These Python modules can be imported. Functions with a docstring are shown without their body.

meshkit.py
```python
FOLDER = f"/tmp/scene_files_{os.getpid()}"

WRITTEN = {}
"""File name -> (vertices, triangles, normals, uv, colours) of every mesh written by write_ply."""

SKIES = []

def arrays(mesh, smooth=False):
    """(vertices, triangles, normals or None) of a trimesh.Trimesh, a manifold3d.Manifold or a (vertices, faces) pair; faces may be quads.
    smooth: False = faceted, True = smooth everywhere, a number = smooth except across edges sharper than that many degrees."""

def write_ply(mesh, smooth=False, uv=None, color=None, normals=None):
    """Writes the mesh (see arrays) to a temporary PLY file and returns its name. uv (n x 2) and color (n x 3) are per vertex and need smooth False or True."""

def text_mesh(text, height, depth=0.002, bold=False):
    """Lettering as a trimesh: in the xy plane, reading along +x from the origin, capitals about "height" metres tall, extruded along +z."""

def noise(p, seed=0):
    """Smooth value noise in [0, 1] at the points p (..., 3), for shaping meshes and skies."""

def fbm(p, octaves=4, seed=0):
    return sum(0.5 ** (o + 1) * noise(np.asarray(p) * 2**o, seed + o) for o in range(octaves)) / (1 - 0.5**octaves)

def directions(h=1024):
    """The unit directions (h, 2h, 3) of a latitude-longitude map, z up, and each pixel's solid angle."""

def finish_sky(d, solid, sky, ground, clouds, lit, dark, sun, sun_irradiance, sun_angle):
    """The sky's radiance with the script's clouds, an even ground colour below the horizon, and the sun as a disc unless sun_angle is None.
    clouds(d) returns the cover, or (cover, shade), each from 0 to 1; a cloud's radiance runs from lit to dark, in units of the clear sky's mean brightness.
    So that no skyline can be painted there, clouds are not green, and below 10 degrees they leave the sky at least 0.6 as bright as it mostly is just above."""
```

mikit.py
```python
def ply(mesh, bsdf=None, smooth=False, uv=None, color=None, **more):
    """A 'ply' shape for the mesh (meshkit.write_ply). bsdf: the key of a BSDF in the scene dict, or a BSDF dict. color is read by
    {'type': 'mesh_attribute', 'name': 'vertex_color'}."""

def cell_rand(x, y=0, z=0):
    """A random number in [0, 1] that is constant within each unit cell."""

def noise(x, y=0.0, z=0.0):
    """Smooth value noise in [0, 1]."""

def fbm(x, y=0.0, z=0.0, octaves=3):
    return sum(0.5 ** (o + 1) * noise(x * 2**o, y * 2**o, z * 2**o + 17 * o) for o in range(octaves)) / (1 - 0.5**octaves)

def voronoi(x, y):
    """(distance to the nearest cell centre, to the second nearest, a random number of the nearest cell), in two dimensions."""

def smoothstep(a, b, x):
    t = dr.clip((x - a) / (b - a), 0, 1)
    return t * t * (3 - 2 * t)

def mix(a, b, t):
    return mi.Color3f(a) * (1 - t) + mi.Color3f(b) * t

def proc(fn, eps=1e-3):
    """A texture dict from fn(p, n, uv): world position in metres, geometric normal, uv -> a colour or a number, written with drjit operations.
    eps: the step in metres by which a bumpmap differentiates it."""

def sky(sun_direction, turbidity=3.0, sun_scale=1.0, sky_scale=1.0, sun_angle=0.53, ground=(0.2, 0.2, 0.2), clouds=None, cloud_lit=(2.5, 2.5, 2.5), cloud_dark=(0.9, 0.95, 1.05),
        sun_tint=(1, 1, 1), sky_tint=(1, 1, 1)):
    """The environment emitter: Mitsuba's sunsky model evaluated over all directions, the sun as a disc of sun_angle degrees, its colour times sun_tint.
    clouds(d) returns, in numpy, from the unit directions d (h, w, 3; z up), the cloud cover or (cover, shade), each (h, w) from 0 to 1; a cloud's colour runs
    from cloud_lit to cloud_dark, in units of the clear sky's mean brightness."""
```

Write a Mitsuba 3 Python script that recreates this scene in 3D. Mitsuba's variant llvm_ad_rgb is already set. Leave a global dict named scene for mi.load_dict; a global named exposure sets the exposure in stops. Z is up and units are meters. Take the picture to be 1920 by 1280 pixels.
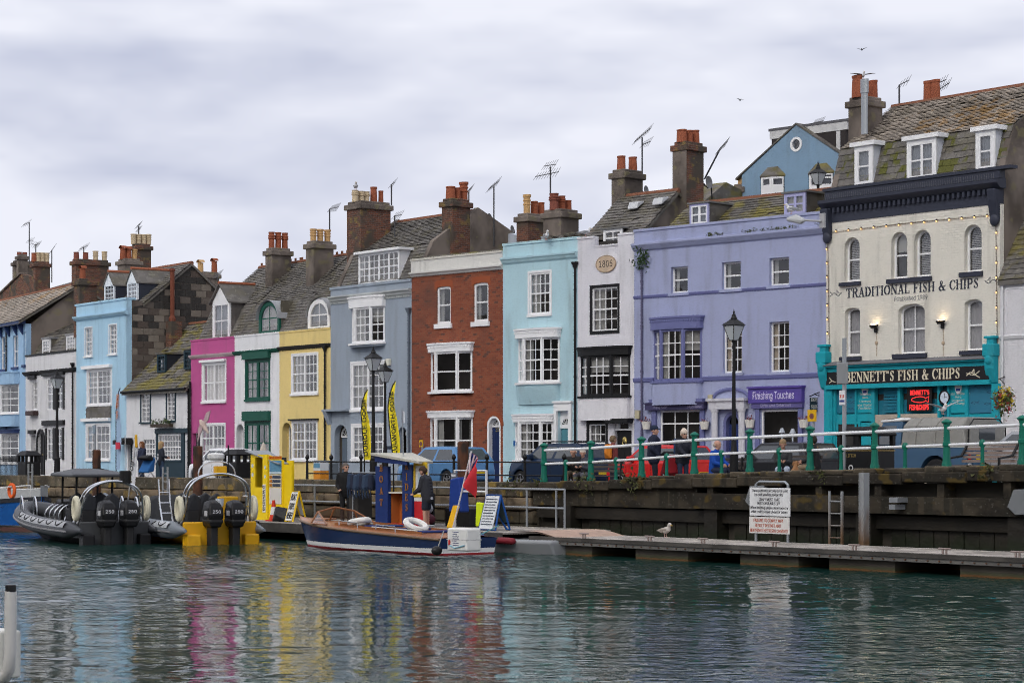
# Harbour quay with a row of painted terraced houses, moored boats, railings. Units: metres, z up. Road level z = 0, water z = -1.45.
import math, random
import numpy as np, trimesh, manifold3d, shapely, drjit as dr, mitsuba as mi
import meshkit, mikit
from shapely.geometry import Polygon, LineString, Point, box as sbox
from mikit import noise, fbm, smoothstep, mix, cell_rand, voronoi
T4 = mi.ScalarTransform4f
scene, labels = {}, {}
rng = random.Random(7)
# ---------------------------------------------------------------- camera, sky, exposure
EYE, F, HY = 1.05, 4100.0, 860.0          # eye height; focal length and horizon row in the 1920 x 1280 photograph
scene['camera'] = {'type': 'perspective', 'fov': 2 * math.degrees(math.atan(960 / F)), 'fov_axis': 'x', 'near_clip': 0.5, 'far_clip': 2000.0,
                   'principal_point_offset_y': -(HY - 640) / 1280,
                   'to_world': T4().look_at(origin=[0, 0, EYE], target=[0, 1, EYE], up=[0, 0, 1])}
def cloud_cover(d):
    """layered stratocumulus: long streaks that lie along the horizon"""
    a, e = np.arctan2(d[..., 0], d[..., 1]), np.arcsin(np.clip(d[..., 2], -1, 1))
    f = lambda x, y, k, o: meshkit.fbm(np.stack([x, y, 0 * x + k], -1), o, 3 * k + 1) - .5
    w = f(a * 6, e * 14, 1, 3)
    n = f(a * 5 + .8 * w, e * 17 + 1.1 * w + a * 1.2, 2, 4)
    m = f(a * 11 + 1.2 * w, e * 44 - a * 3 + 2.0 * w, 3, 5)
    h = f(a * 30 + 2 * w, e * 90 + 3 * w, 4, 4)
    band = np.exp(-((e - .145) / .05) ** 2)
    s = np.clip(.07 + .20 * band + .10 * np.clip(e / .2, 0, 1) + 1.35 * n + .95 * m * (.5 + np.clip(e / .1, 0, 1)) + .40 * h, 0, 1)
    return np.ones_like(s), s
scene['sky'] = mikit.sky([-0.45, -0.75, 0.75], turbidity=3, sun_scale=0.34, sun_angle=34, sun_tint=(.86, 1.0, 1.24), clouds=cloud_cover,
                         cloud_lit=(2.66, 2.72, 3.0), cloud_dark=(1.62, 1.74, 2.20), ground=(.12, .13, .13))
exposure = 1.95
# ---------------------------------------------------------------- materials
def proc_mat(name, fn, rough=.8, bump=None, bs=.01, eps=.004, **more):
    b = {'type': 'principled', 'base_color': mikit.proc(fn), 'roughness': rough, 'specular': .3, **more}
    if bump: b = {'type': 'bumpmap', 'arbitrary': mikit.proc(bump, eps), 'scale': bs, 'bsdf': b}
    scene[name] = {'type': 'twosided', 'bsdf': b}
def tint_mat(name, dirt, weight, rough=.7, bump=None, bs=.01, eps=.004):
    """the object's own colour (one colour per mesh) with grime blended in"""
    b = {'type': 'blendbsdf', 'weight': mikit.proc(weight),
         'a': {'type': 'principled', 'base_color': {'type': 'mesh_attribute', 'name': 'vertex_color'}, 'roughness': rough, 'specular': .18},
         'b': {'type': 'principled', 'base_color': {'type': 'rgb', 'value': dirt}, 'roughness': .9, 'specular': .2}}
    if bump: b = {'type': 'bumpmap', 'arbitrary': mikit.proc(bump, eps), 'scale': bs, 'bsdf': b}
    scene[name] = {'type': 'twosided', 'bsdf': b}
def wall_s(p): return p.x * 0.6163 - p.y * 0.7875          # metres along the terrace
def wall_n(p): return p.x * 0.7875 + p.y * 0.6163          # metres away from the harbour
def bricks(p, bw=.235, bh=.078):
    r = dr.floor(p.z / bh)
    s = (wall_s(p) + wall_n(p)) / bw + .5 * (r - 2 * dr.floor(r / 2))
    c = dr.floor(s)
    fu, fz = s - c, p.z / bh - r
    m = dr.minimum(dr.minimum(fu, 1 - fu) * bw, dr.minimum(fz, 1 - fz) * bh)
    return c, r, smoothstep(.003, .010, m)
def f_stain(p, n, uv):
    s = wall_s(p)
    a = fbm(s * 1.1, wall_n(p) * 1.1, p.z * .22, 3) * .45 + fbm(s * 4, wall_n(p) * 4, p.z * .5, 3) * .55
    return .02 + .26 * smoothstep(.50, .80, a) + .16 * smoothstep(.62, .86, noise(s * 7, wall_n(p) * 7, p.z * .45)) * noise(s * .7, 3, p.z * .3) + .06 * smoothstep(.5, .7, noise(s * 22, wall_n(p) * 22, p.z * 22))
def f_brickbump(p, n, uv):
    c, r, m = bricks(p)
    return m * (.7 + .3 * cell_rand(c, r)) + .3 * noise(p.x * 30, p.y * 30, p.z * 30)
def f_plasterbump(p, n, uv): return fbm(p.x * 9, p.y * 9, p.z * 9, 3)
def f_redbrick(p, n, uv):
    c, r, m = bricks(p)
    k = cell_rand(c, r, 3)
    col = mix((.185, .042, .021), (.265, .072, .034), k)
    col = mix(col, (.10, .04, .03), smoothstep(.90, .97, cell_rand(c, r, 8)))
    g = fbm(p.x * .9, p.y * .9, p.z * .7, 3)
    return mix(mix((.17, .105, .075), col, m), (.10, .055, .045), .5 * smoothstep(.5, .8, g))
def f_oldbrick(p, n, uv):
    c, r, m = bricks(p)
    k = cell_rand(c, r, 3)
    col = mix((.085, .04, .03), (.18, .068, .04), k)
    g = fbm(p.x * 1.6, p.y * 1.6, p.z * 1.3, 3)
    col = mix(mix((.16, .14, .12), col, m), (.075, .062, .05), smoothstep(.42, .66, g))
    return mix(col, (.22, .16, .05), .5 * smoothstep(.62, .72, fbm(p.x * 4 + 9, p.y * 4, p.z * 4, 3)))
def f_render(p, n, uv):
    g = fbm(p.x * 1.3, p.y * 1.3, p.z * .7, 4)
    c = mix((.18, .15, .13), (.085, .07, .06), smoothstep(.35, .68, g))
    return mix(c, (.19, .17, .08), .45 * smoothstep(.58, .7, fbm(p.x * 3 + 5, p.y * 3, p.z * 3, 3)))
def slate_col(p, moss):
    k = cell_rand(dr.floor(wall_s(p) * 3.2), dr.floor(p.z * 4.1), dr.floor(wall_n(p) * 2.7))
    g = fbm(p.x * 1.1, p.y * 1.1, p.z * 1.4, 3)
    c = mix((.072, .067, .062), (.150, .138, .126), .5 * k + .5 * smoothstep(.3, .7, g))
    m = fbm(p.x * 2.3 + 3, p.y * 2.3, p.z * 2.3, 4)
    c = mix(c, (.105, .092, .045), moss * smoothstep(.48, .66, m))
    return mix(c, (.27, .26, .22), .30 * smoothstep(.66, .76, fbm(p.x * 7, p.y * 7, p.z * 7, 2)))
def f_slate(p, n, uv): return slate_col(p, .35)
def f_mossslate(p, n, uv):
    c = slate_col(p, 1.0)
    return mix(c, (.17, .145, .03), .70 * smoothstep(.46, .66, fbm(p.x * 1.4, p.y * 1.4, p.z * 2.2, 3)))
def f_lichen(p, n, uv):
    c = slate_col(p, .08) * mi.Color3f(2.3, 2.15, 2.0)
    m = fbm(p.x * .45 + 1.5, p.y * .45, p.z * .9, 2) * .5 + fbm(p.x * 4, p.y * 4, p.z * 4, 3) * .5
    return mix(c, (.27, .145, .03), .7 * smoothstep(.53, .65, m + .06 * smoothstep(-52, -44, wall_s(p)) - .03))
def f_greenslate(p, n, uv):
    c = slate_col(p, .2)
    m = fbm(p.x * .9 + 8, p.y * .9, p.z * .5, 3) * .6 + fbm(p.x * 6, p.y * 6, p.z * 3, 2) * .4
    return mix(c, (.085, .088, .012), .92 * smoothstep(.46, .58, m))
def f_stone(p, n, uv):
    g = fbm(p.x * 1.7, p.y * 1.7, p.z * 1.7, 4)
    c = mix((.22, .165, .11), (.08, .06, .042), smoothstep(.35, .65, g))
    c = mix(c, (.30, .20, .05), .55 * smoothstep(.60, .70, fbm(p.x * 3.1, p.y * 3.1, p.z * 4, 3)))
    c = mix(c, (.22, .205, .175), .35 * smoothstep(.66, .76, fbm(p.x * 12, p.y * 12, p.z * 12, 2)))
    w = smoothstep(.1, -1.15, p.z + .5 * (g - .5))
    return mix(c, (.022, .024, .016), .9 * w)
def f_stonebump(p, n, uv): return fbm(p.x * 7, p.y * 7, p.z * 7, 4)
def f_coping(p, n, uv):
    s = wall_s(p)
    g = fbm(p.x * 1.2, p.y * 1.2, p.z * 2.0, 4)
    c = mix((.125, .10, .068), (.045, .037, .027), smoothstep(.34, .66, g))
    c = mix(c, (.045, .042, .03), .75 * smoothstep(.52, .66, fbm(s * 5, p.z * .8, wall_n(p) * 5, 3)))
    c = mix(c, (.26, .17, .03), .6 * smoothstep(.62, .70, fbm(p.x * 2.2 + 7, p.y * 2.2, p.z * 2.2, 3)))
    c = mix(c, (.26, .24, .21), .45 * smoothstep(.70, .76, fbm(p.x * 15, p.y * 15, p.z * 15, 2)))
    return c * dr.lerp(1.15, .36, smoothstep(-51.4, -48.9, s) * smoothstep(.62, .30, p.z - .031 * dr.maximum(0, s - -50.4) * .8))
def f_piling(p, n, uv):
    s = wall_s(p)
    c = mix((.010, .009, .007), (.026, .021, .015), fbm(s * 2, p.z * 1.2, 0, 3))
    c = mix(c, (.013, .017, .007), smoothstep(-.55, -.95, p.z + .25 * noise(s * 3, p.z * 2)))
    return mix(c, (.008, .009, .007), smoothstep(-1.0, -1.3, p.z))
def f_deck(p, n, uv):
    g = fbm(p.x * 2, p.y * 2, p.z * 2, 4)
    return mix((.30, .275, .25), (.17, .155, .14), smoothstep(.3, .7, g))
def f_float(p, n, uv):
    c = mix((.10, .085, .07), (.045, .038, .031), fbm(p.x * 3, p.y * 3, p.z * 1.4, 4))
    c = mix(c, (.05, .06, .02), .6 * smoothstep(-1.30, -1.38, p.z))
    return mix(c, (.13, .06, .02), smoothstep(-1.37, -1.42, p.z + .03 * noise(p.x * 6, p.y * 6)))
def f_rust(p, n, uv):
    g = fbm(p.x * 5, p.y * 5, p.z * 2.2, 4)
    return mix((.09, .035, .018), (.03, .02, .016), smoothstep(.35, .65, g))
def f_varnish(p, n, uv):
    g = fbm(wall_s(p) * 1.2, wall_n(p) * 14, p.z * 9, 3)
    return mix((.30, .125, .05), (.17, .06, .022), g)
def f_road(p, n, uv): return mix((.06, .06, .062), (.10, .098, .095), fbm(p.x * 2, p.y * 2, 0, 4))
def f_pave(p, n, uv): return mix((.21, .19, .17), (.12, .11, .10), fbm(p.x * 1.3, p.y * 1.3, 0, 4))
def f_metalrust(p, n, uv):
    return mix((.24, .25, .26), (.13, .075, .04), smoothstep(.1, -1.0, p.z + 1.2 * (fbm(p.x * 6, p.y * 6, p.z * 1.5, 3) - .5)))
def f_alu(p, n, uv):
    c = mix((.16, .155, .145), (.08, .076, .072), fbm(wall_s(p) * 2, p.z * 3, wall_n(p) * 2, 3))
    return mix(c, (.13, .06, .03), .8 * smoothstep(.60, .70, fbm(wall_s(p) * 3, p.z * 6, 4, 3)) * smoothstep(-1.20, -1.30, p.z))
tint_mat('paint', (.11, .105, .095), f_stain, .75, f_plasterbump, .012, .01)
tint_mat('painted_brick', (.13, .125, .11), f_stain, .7, f_brickbump, .024, .004)
proc_mat('red_brick', f_redbrick, .85, f_brickbump, .008)
proc_mat('old_brick', f_oldbrick, .9, f_brickbump, .012)
proc_mat('render_wall', f_render, .9, f_plasterbump, .02, .01)
proc_mat('slate', f_slate, .6); proc_mat('moss_slate', f_mossslate, .8); proc_mat('lichen_slate', f_lichen, .75); proc_mat('green_slate', f_greenslate, .75)
proc_mat('stone', f_stone, .9, f_stonebump, .06, .01); proc_mat('coping_stone', f_coping, .9, f_stonebump, .03, .01)
proc_mat('piling', f_piling, .6, f_stonebump, .02, .01)
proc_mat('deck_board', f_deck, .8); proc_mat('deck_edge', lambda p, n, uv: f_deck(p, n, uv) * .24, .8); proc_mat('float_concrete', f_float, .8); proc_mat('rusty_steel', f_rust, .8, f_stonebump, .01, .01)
proc_mat('varnish', f_varnish, .22, None, clearcoat=.6, clearcoat_gloss=.9)
proc_mat('asphalt', f_road, .9); proc_mat('paving', f_pave, .9); proc_mat('weathered_steel', f_metalrust, .6); proc_mat('aluminium', f_alu, .55)
scene['pane_glass'] = {'type': 'thindielectric', 'int_ior': 1.52}
def f_wave(p, n, uv):
    """the finest ripples; the larger waves are in the water's mesh"""
    gust = smoothstep(12, 21, wall_n(p) + 9 * (noise(p.x * .06, p.y * .06, 2) - .5)) * smoothstep(.2, .55, fbm(p.x * .10 + 2.2, p.y * .10, 1, 2))
    return (noise(p.x * 4.6, p.y * 8.0, 3) * .30 + noise(p.x * 9 + 2, p.y * 15, 4) * .17) * (.45 + 2.0 * gust)
def wave_height(x, y, n):
    N = lambda a, b, k: meshkit.noise(np.stack([a, b, 0 * a + k], -1), k)
    wx, wy = x + .6 * N(x * .6, y * .6, 3), y + .8 * N(x * .5 + 9, y * .5, 5)
    t = np.clip((n + 10 * (N(x * .06, y * .06, 2) - .5) - 12) / 9, 0, 1)
    g = t * t * (3 - 2 * t) * np.clip((N(x * .10, y * .10, 1) - .12) / .3, 0, 1)
    a = N(wx * 1.1, wy * 1.9, 11) + .55 * N(wx * 2.3 + 5, wy * 3.8, 12)
    c = N(wx * 2.9, wy * 2.5, 13) + .45 * N(wx * 4.6, wy * 4.0, 14)
    return .0105 * a * (1 + .5 * g) + .017 * c * (.18 + 1.45 * g)
def f_water(p, n, uv): return mix((.004, .019, .016), (.007, .026, .021), noise(p.x * .2, p.y * .2))
scene['water_surface'] = {'type': 'twosided', 'bsdf': {'type': 'bumpmap', 'arbitrary': mikit.proc(f_wave, .012), 'scale': .0125,
    'bsdf': {'type': 'principled', 'base_color': mikit.proc(f_water), 'roughness': .03, 'specular': .5}}}
_plain = {}
def C(r, g, b, rough=.55, metal=0., coat=0.):
    k = (r, g, b, rough, metal, coat)
    if k not in _plain:
        _plain[k] = 'plain_%d' % len(_plain)
        d = {'type': 'principled', 'base_color': {'type': 'rgb', 'value': [r, g, b]}, 'roughness': rough, 'metallic': metal, 'specular': .25}
        if coat: d |= {'clearcoat': coat, 'clearcoat_gloss': .95}
        scene[_plain[k]] = {'type': 'twosided', 'bsdf': d}
    return _plain[k]
WHITE, BLACK, DARK = C(.74, .74, .75, .45), C(.009, .009, .010, .5), C(.03, .03, .033, .8)
DKGLASS = 'car_glass'; scene['car_glass'] = {'type': 'twosided', 'bsdf': {'type': 'principled', 'base_color': {'type': 'rgb', 'value': [.03, .036, .04]}, 'roughness': .04, 'specular': 1.0, 'clearcoat': 1.0, 'clearcoat_gloss': 1.0}}
STEEL, CHROME, GALV = C(.42, .43, .45, .35, .9), C(.75, .76, .78, .16, 1.), C(.34, .36, .38, .45, .6)
# ---------------------------------------------------------------- mesh helpers
def unit(v): v = np.asarray(v, float); return v / np.linalg.norm(v)
class MB:
    """collects pieces of one mesh, in a local frame"""
    def __init__(s): s.v, s.f, s.n = [], [], 0
    def add(s, v, f, M=None):
        v = np.asarray(v, float); f = np.asarray(f, int)
        if f.shape[1] == 4: f = np.vstack([f[:, [0, 1, 2]], f[:, [0, 2, 3]]])
        if M is not None: v = v @ np.asarray(M)[:3, :3].T + np.asarray(M)[:3, 3]
        s.v.append(v); s.f.append(f + s.n); s.n += len(v); return s
    def tm(s, m, M=None): return s.add(m.vertices, m.faces, M)
    def mf(s, m, M=None):
        m = m.to_mesh(); return s.add(m.vert_properties[:, :3], m.tri_verts, M)
    def box(s, x0, x1, y0, y1, z0, z1, M=None):
        v = [(x, y, z) for x in (x0, x1) for y in (y0, y1) for z in (z0, z1)]
        return s.add(v, [[0, 1, 3, 2], [4, 6, 7, 5], [0, 4, 5, 1], [2, 3, 7, 6], [0, 2, 6, 4], [1, 5, 7, 3]], M)
    def hexa(s, a, b, M=None):
        """solid between two quads (4 points each, same winding)"""
        return s.add(list(a) + list(b), [[3, 2, 1, 0], [4, 5, 6, 7], [0, 1, 5, 4], [1, 2, 6, 5], [2, 3, 7, 6], [3, 0, 4, 7]], M)
    def tube(s, pts, r, n=8, M=None, closed=False):
        p = np.asarray(pts, float); m = len(p)
        r = np.broadcast_to(np.asarray(r, float), (m,))
        t = (np.roll(p, -1, 0) - np.roll(p, 1, 0)) if closed else np.gradient(p, axis=0)
        t /= np.linalg.norm(t, axis=1, keepdims=True) + 1e-12
        ref = np.array([0, 0, 1.]) if abs(t[0][2]) < .9 else np.array([1., 0, 0])
        a = np.cross(t[0], ref); a /= np.linalg.norm(a); A = []
        for k in range(m):
            a = a - t[k] * (a @ t[k]); a /= np.linalg.norm(a) + 1e-12; A.append(a)
        A = np.array(A); B = np.cross(t, A); g = np.arange(n) * 2 * np.pi / n
        v = (p[:, None] + r[:, None, None] * (np.cos(g)[None, :, None] * A[:, None] + np.sin(g)[None, :, None] * B[:, None])).reshape(-1, 3)
        mm = m if closed else m - 1
        f = [(k * n + j, k * n + (j + 1) % n, ((k + 1) % m) * n + (j + 1) % n, ((k + 1) % m) * n + j) for k in range(mm) for j in range(n)]
        s.add(v, f, M)
        if not closed:
            for k, rev in ((0, True), (m - 1, False)):
                ring = v[k * n:(k + 1) * n]; fc = [[n, (j + 1) % n, j] if rev else [n, j, (j + 1) % n] for j in range(n)]
                s.add(np.vstack([ring, p[k]]), fc, M)
        return s
    def cyl(s, a, b, r, n=12, M=None, r2=None): return s.tube([a, b], [r, r if r2 is None else r2], n, M)
    def lathe(s, prof, c=(0, 0, 0), n=16, M=None):
        g = np.arange(n) * 2 * np.pi / n; P = np.asarray(prof, float); m = len(P)
        v = np.stack([P[:, :1] * np.cos(g), P[:, :1] * np.sin(g), np.repeat(P[:, 1:2], n, 1)], -1).reshape(-1, 3) + np.asarray(c, float)
        f = [(k * n + j, k * n + (j + 1) % n, (k + 1) * n + (j + 1) % n, (k + 1) * n + j) for k in range(m - 1) for j in range(n)]
        return s.add(v, f, M)
    def ball(s, c, r, M=None, sub=2):
        m = trimesh.creation.icosphere(sub); return s.add(m.vertices * np.asarray(r) + np.asarray(c, float), m.faces, M)
    def ext(s, poly, d0, d1, plane='xz', M=None):
        """shapely shape drawn in the (x, z) or (x, y) plane, extruded along the third axis"""
        for g in getattr(poly, 'geoms', [poly]):
            if g.is_empty or g.geom_type != 'Polygon' or g.area < 1e-7: continue
            m = trimesh.creation.extrude_polygon(g, d1 - d0, engine='earcut'); v = np.array(m.vertices)
            if plane == 'xz': s.add(np.stack([v[:, 0], d0 + v[:, 2], v[:, 1]], 1), m.faces[:, ::-1], M)
            elif plane == 'yz': s.add(np.stack([d0 + v[:, 2], v[:, 0], v[:, 1]], 1), m.faces, M)
            else: s.add(np.stack([v[:, 0], v[:, 1], d0 + v[:, 2]], 1), m.faces, M)
        return s
    def sheet(s, poly, d, M=None):
        for g in getattr(poly, 'geoms', [poly]):
            if g.is_empty or g.geom_type != 'Polygon' or g.area < 1e-6: continue
            v, f = trimesh.creation.triangulate_polygon(g, engine='earcut')
            s.add(np.stack([v[:, 0], 0 * v[:, 0] + d, v[:, 1]], 1), f, M)
        return s
    def grid(s, P, M=None, closed=False):
        """surface through a grid of points (rows, columns, 3)"""
        P = np.asarray(P, float); a, b = P.shape[:2]; bb = b if closed else b - 1
        return s.add(P.reshape(-1, 3), [(i * b + j, i * b + (j + 1) % b, (i + 1) * b + (j + 1) % b, (i + 1) * b + j) for i in range(a - 1) for j in range(bb)], M)
    def hull(s, pts, r=.02, M=None, sub=1):
        """rounded convex piece: hull of small balls at the points"""
        b = trimesh.creation.icosphere(sub).vertices
        r = np.broadcast_to(r, (len(pts),))
        m = manifold3d.Manifold.hull_points(np.vstack([b * rr + np.asarray(p) for p, rr in zip(pts, r)]))
        return s.mf(m, M)
    def arr(s): return np.vstack(s.v), np.vstack(s.f)
def rot(axis, deg):
    return trimesh.transformations.rotation_matrix(math.radians(deg), axis)
def tr(x, y, z): m = np.eye(4); m[:3, 3] = x, y, z; return m
def frame(o, ex, ey, ez=(0, 0, 1)):
    m = np.eye(4); m[:3, 0], m[:3, 1], m[:3, 2], m[:3, 3] = ex, ey, ez, o; return m
_count = {}
def name_for(base):
    """base, base_001, base_002 ..."""
    n = _count.get(base, -1) + 1; _count[base] = n
    return base if n == 0 else '%s_%03d' % (base, n)
def thing(name, label, cat, group=None, kind=None):
    k = name_for(name); labels[k] = {'label': label, 'category': cat}
    if group: labels[k]['group'] = group
    if kind: labels[k]['kind'] = kind
    return k
def put(parent, name, mb, mat, M=None, smooth=False, label=None, kind=None, own=None):
    """one entry of the scene: a part of parent, or a thing of its own (parent None)"""
    key = own or name_for(parent + '__' + name if parent else name)
    v, f = mb.arr() if isinstance(mb, MB) else mb
    if M is not None: v = v @ M[:3, :3].T + M[:3, 3]
    v, f, n = meshkit.arrays((v, f), smooth)
    color = None
    if isinstance(mat, tuple): mat, c = mat; color = np.tile(np.asarray(c, float), (len(v), 1))
    path = meshkit.write_ply((v, f), False, None, color, n)
    scene[key] = {'type': 'ply', 'filename': path, 'face_normals': n is None, 'bsdf': {'type': 'ref', 'id': mat}}
    if label or kind: labels.setdefault(key, {}).update({k: x for k, x in (('label', label), ('kind', kind)) if x})
    return key
# ---------------------------------------------------------------- plan: quay frame (u along the quay to the right, P away from the camera, z up)
DQ, NQ, PK = unit([0.6163, -0.7875, 0]), unit([0.7875, 0.6163, 0]), 1.2305   # P is counted in steps of PK metres
QM, QU = frame((0, 0, 0), DQ, NQ * PK), frame((0, 0, 0), DQ, NQ)
def qu(px, P): r = (px - 960) / F; d = DQ[0] * r + DQ[1]; return P * PK * d / (NQ[0] * r + NQ[1])
def qs(px, P): r = (px - 960) / F; return F * (NQ[0] * r + NQ[1]) / (P * PK)
def qz(px, py, P): return EYE + (HY - py) / qs(px, P)
def qp(px, py, P): return np.array([qu(px, P), P, qz(px, py, P)])
def qM(u, P, z, deg=0): return QU @ tr(u, P * PK, z) @ rot([0, 0, 1], deg)
UA = qu(1000, 32.7); UK = (qu(1920, 32.7) - UA) / 14.5; UL = qu(-40, 32.7)
def UU(v): return UA + (v + 26.3) * UK
def road_z(u): return float(np.clip(.031 * (u - UA) / UK - .02, 0, .6))
# ---------------------------------------------------------------- houses: helpers
_chain = [(0, 33.7), (48, 34.9), (143, 36.9), (237, 38.6), (358, 40.6), (440, 42.0), (524, 43.5), (620, 45.1), (772, 47.5), (943, 49.6), (1083, 51.3), (1189, 52.6), (1549, 57.0), (1875, 61.8), (2060, 64.6)]
CH = dict(_chain)
def plan_pt(px, S): return np.array([(px - 960) / S, F / S])
class House:
    """local frame: x along the front (u), y into the house (t), z up"""
    def __init__(s, name, label, xl, xr, group=None, cat='house'):
        a, b = plan_pt(xl, CH[xl]), plan_pt(xr, CH[xr])
        s.p, s.L = a, float(np.linalg.norm(b - a)); s.ex = (b - a) / s.L; m = (xl + xr) / 2
        q = lambda f: (lambda e: -e[1] - (m - 960) / f * e[0])(unit(np.array([1, f / F]) * (b - a)))
        s.ey = np.array([-s.ex[1], s.ex[0]]) * q(2667.) / q(F)
        s.M = frame((*a, 0), (*s.ex, 0), (*s.ey, 0))
        s.key = thing(name, label, cat, group) if name else None
        s.holes = []
    def U(s, px, t=0.): return float(np.linalg.solve(np.stack([s.ex, -np.array([(px - 960) / F, 1])], 1), -s.p - t * s.ey)[0])
    def T(s, px, u): return float(np.linalg.solve(np.stack([s.ey, -np.array([(px - 960) / F, 1])], 1), -s.p - u * s.ex)[0])
    def D(s, u, t=0.): return float((s.p + u * s.ex + t * s.ey)[1])
    def Z(s, px, py, t=0.): return EYE + (HY - py) * s.D(s.U(px, t), t) / F
    def rect(s, x0, y0, x1, y1, t=0.):
        m = (x0 + x1) / 2; return s.U(x0, t), s.U(x1, t), s.Z(m, y1, t), s.Z(m, y0, t)
    def put(s, name, mb, mat, sub=None, **k): return put(sub or s.key, name, mb, mat, s.M, **k)
    def hole(s, poly): s.holes.append(poly)
    def shell(s, mat, ztop, depth=7., side=None, z0=-.4, thick=.3, inner=1.25, gable=None):
        w = sbox(0, z0, s.L, ztop)
        for h in s.holes: w = w.difference(h)
        s.put('wall', MB().ext(w, 0, thick), mat)
        b = MB().box(.02, s.L - .02, inner, inner + .1, z0, ztop - .1).box(.02, s.L - .02, thick + .01, inner, ztop - .25, ztop - .12)
        for z in FLOORS(z0, ztop): b.box(.02, s.L - .02, thick + .01, inner, z, z + .2)
        s.put('interior', b, C(.035, .032, .03, .9))
        sd = gable or [(thick + .003, z0), (depth, z0), (depth, ztop - .3), (thick + .003, ztop - .3)]
        for nm, u in (('side_wall', .0), ('side_wall', s.L - .25)):
            s.put(nm, MB().ext(Polygon(sd), u, u + .25, 'yz'), side or mat)
def FLOORS(z0, z1):
    n = max(1, int(round(z1 / 2.8))); return [z0 + .2] + [k * (z1 / n) for k in range(1, n)]
def opening(u0, u1, z0, z1, arch=0.):
    if not arch: return sbox(u0, z0, u1, z1)
    c, r, g = (u0 + u1) / 2, (u1 - u0) / 2, np.linspace(0, math.pi, 13)
    return Polygon([(u0, z0), (u1, z0)] + [(c + r * math.cos(a), z1 - arch + arch * math.sin(a)) for a in g])
def pleats(x0, x1, z0, z1, y, amp=.025, per=.11):
    n = max(4, int((x1 - x0) / per * 6)); x = np.linspace(x0, x1, n)
    yy = y + amp * np.sin(x / per * 2 * math.pi + 1.3 * np.sin(x * 5))
    return MB().grid(np.stack([np.stack([x, yy, 0 * x + z0], 1), np.stack([x, yy + .4 * amp, 0 * x + (z0 + z1) / 2], 1), np.stack([x, yy, 0 * x + z1], 1)]))
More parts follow.
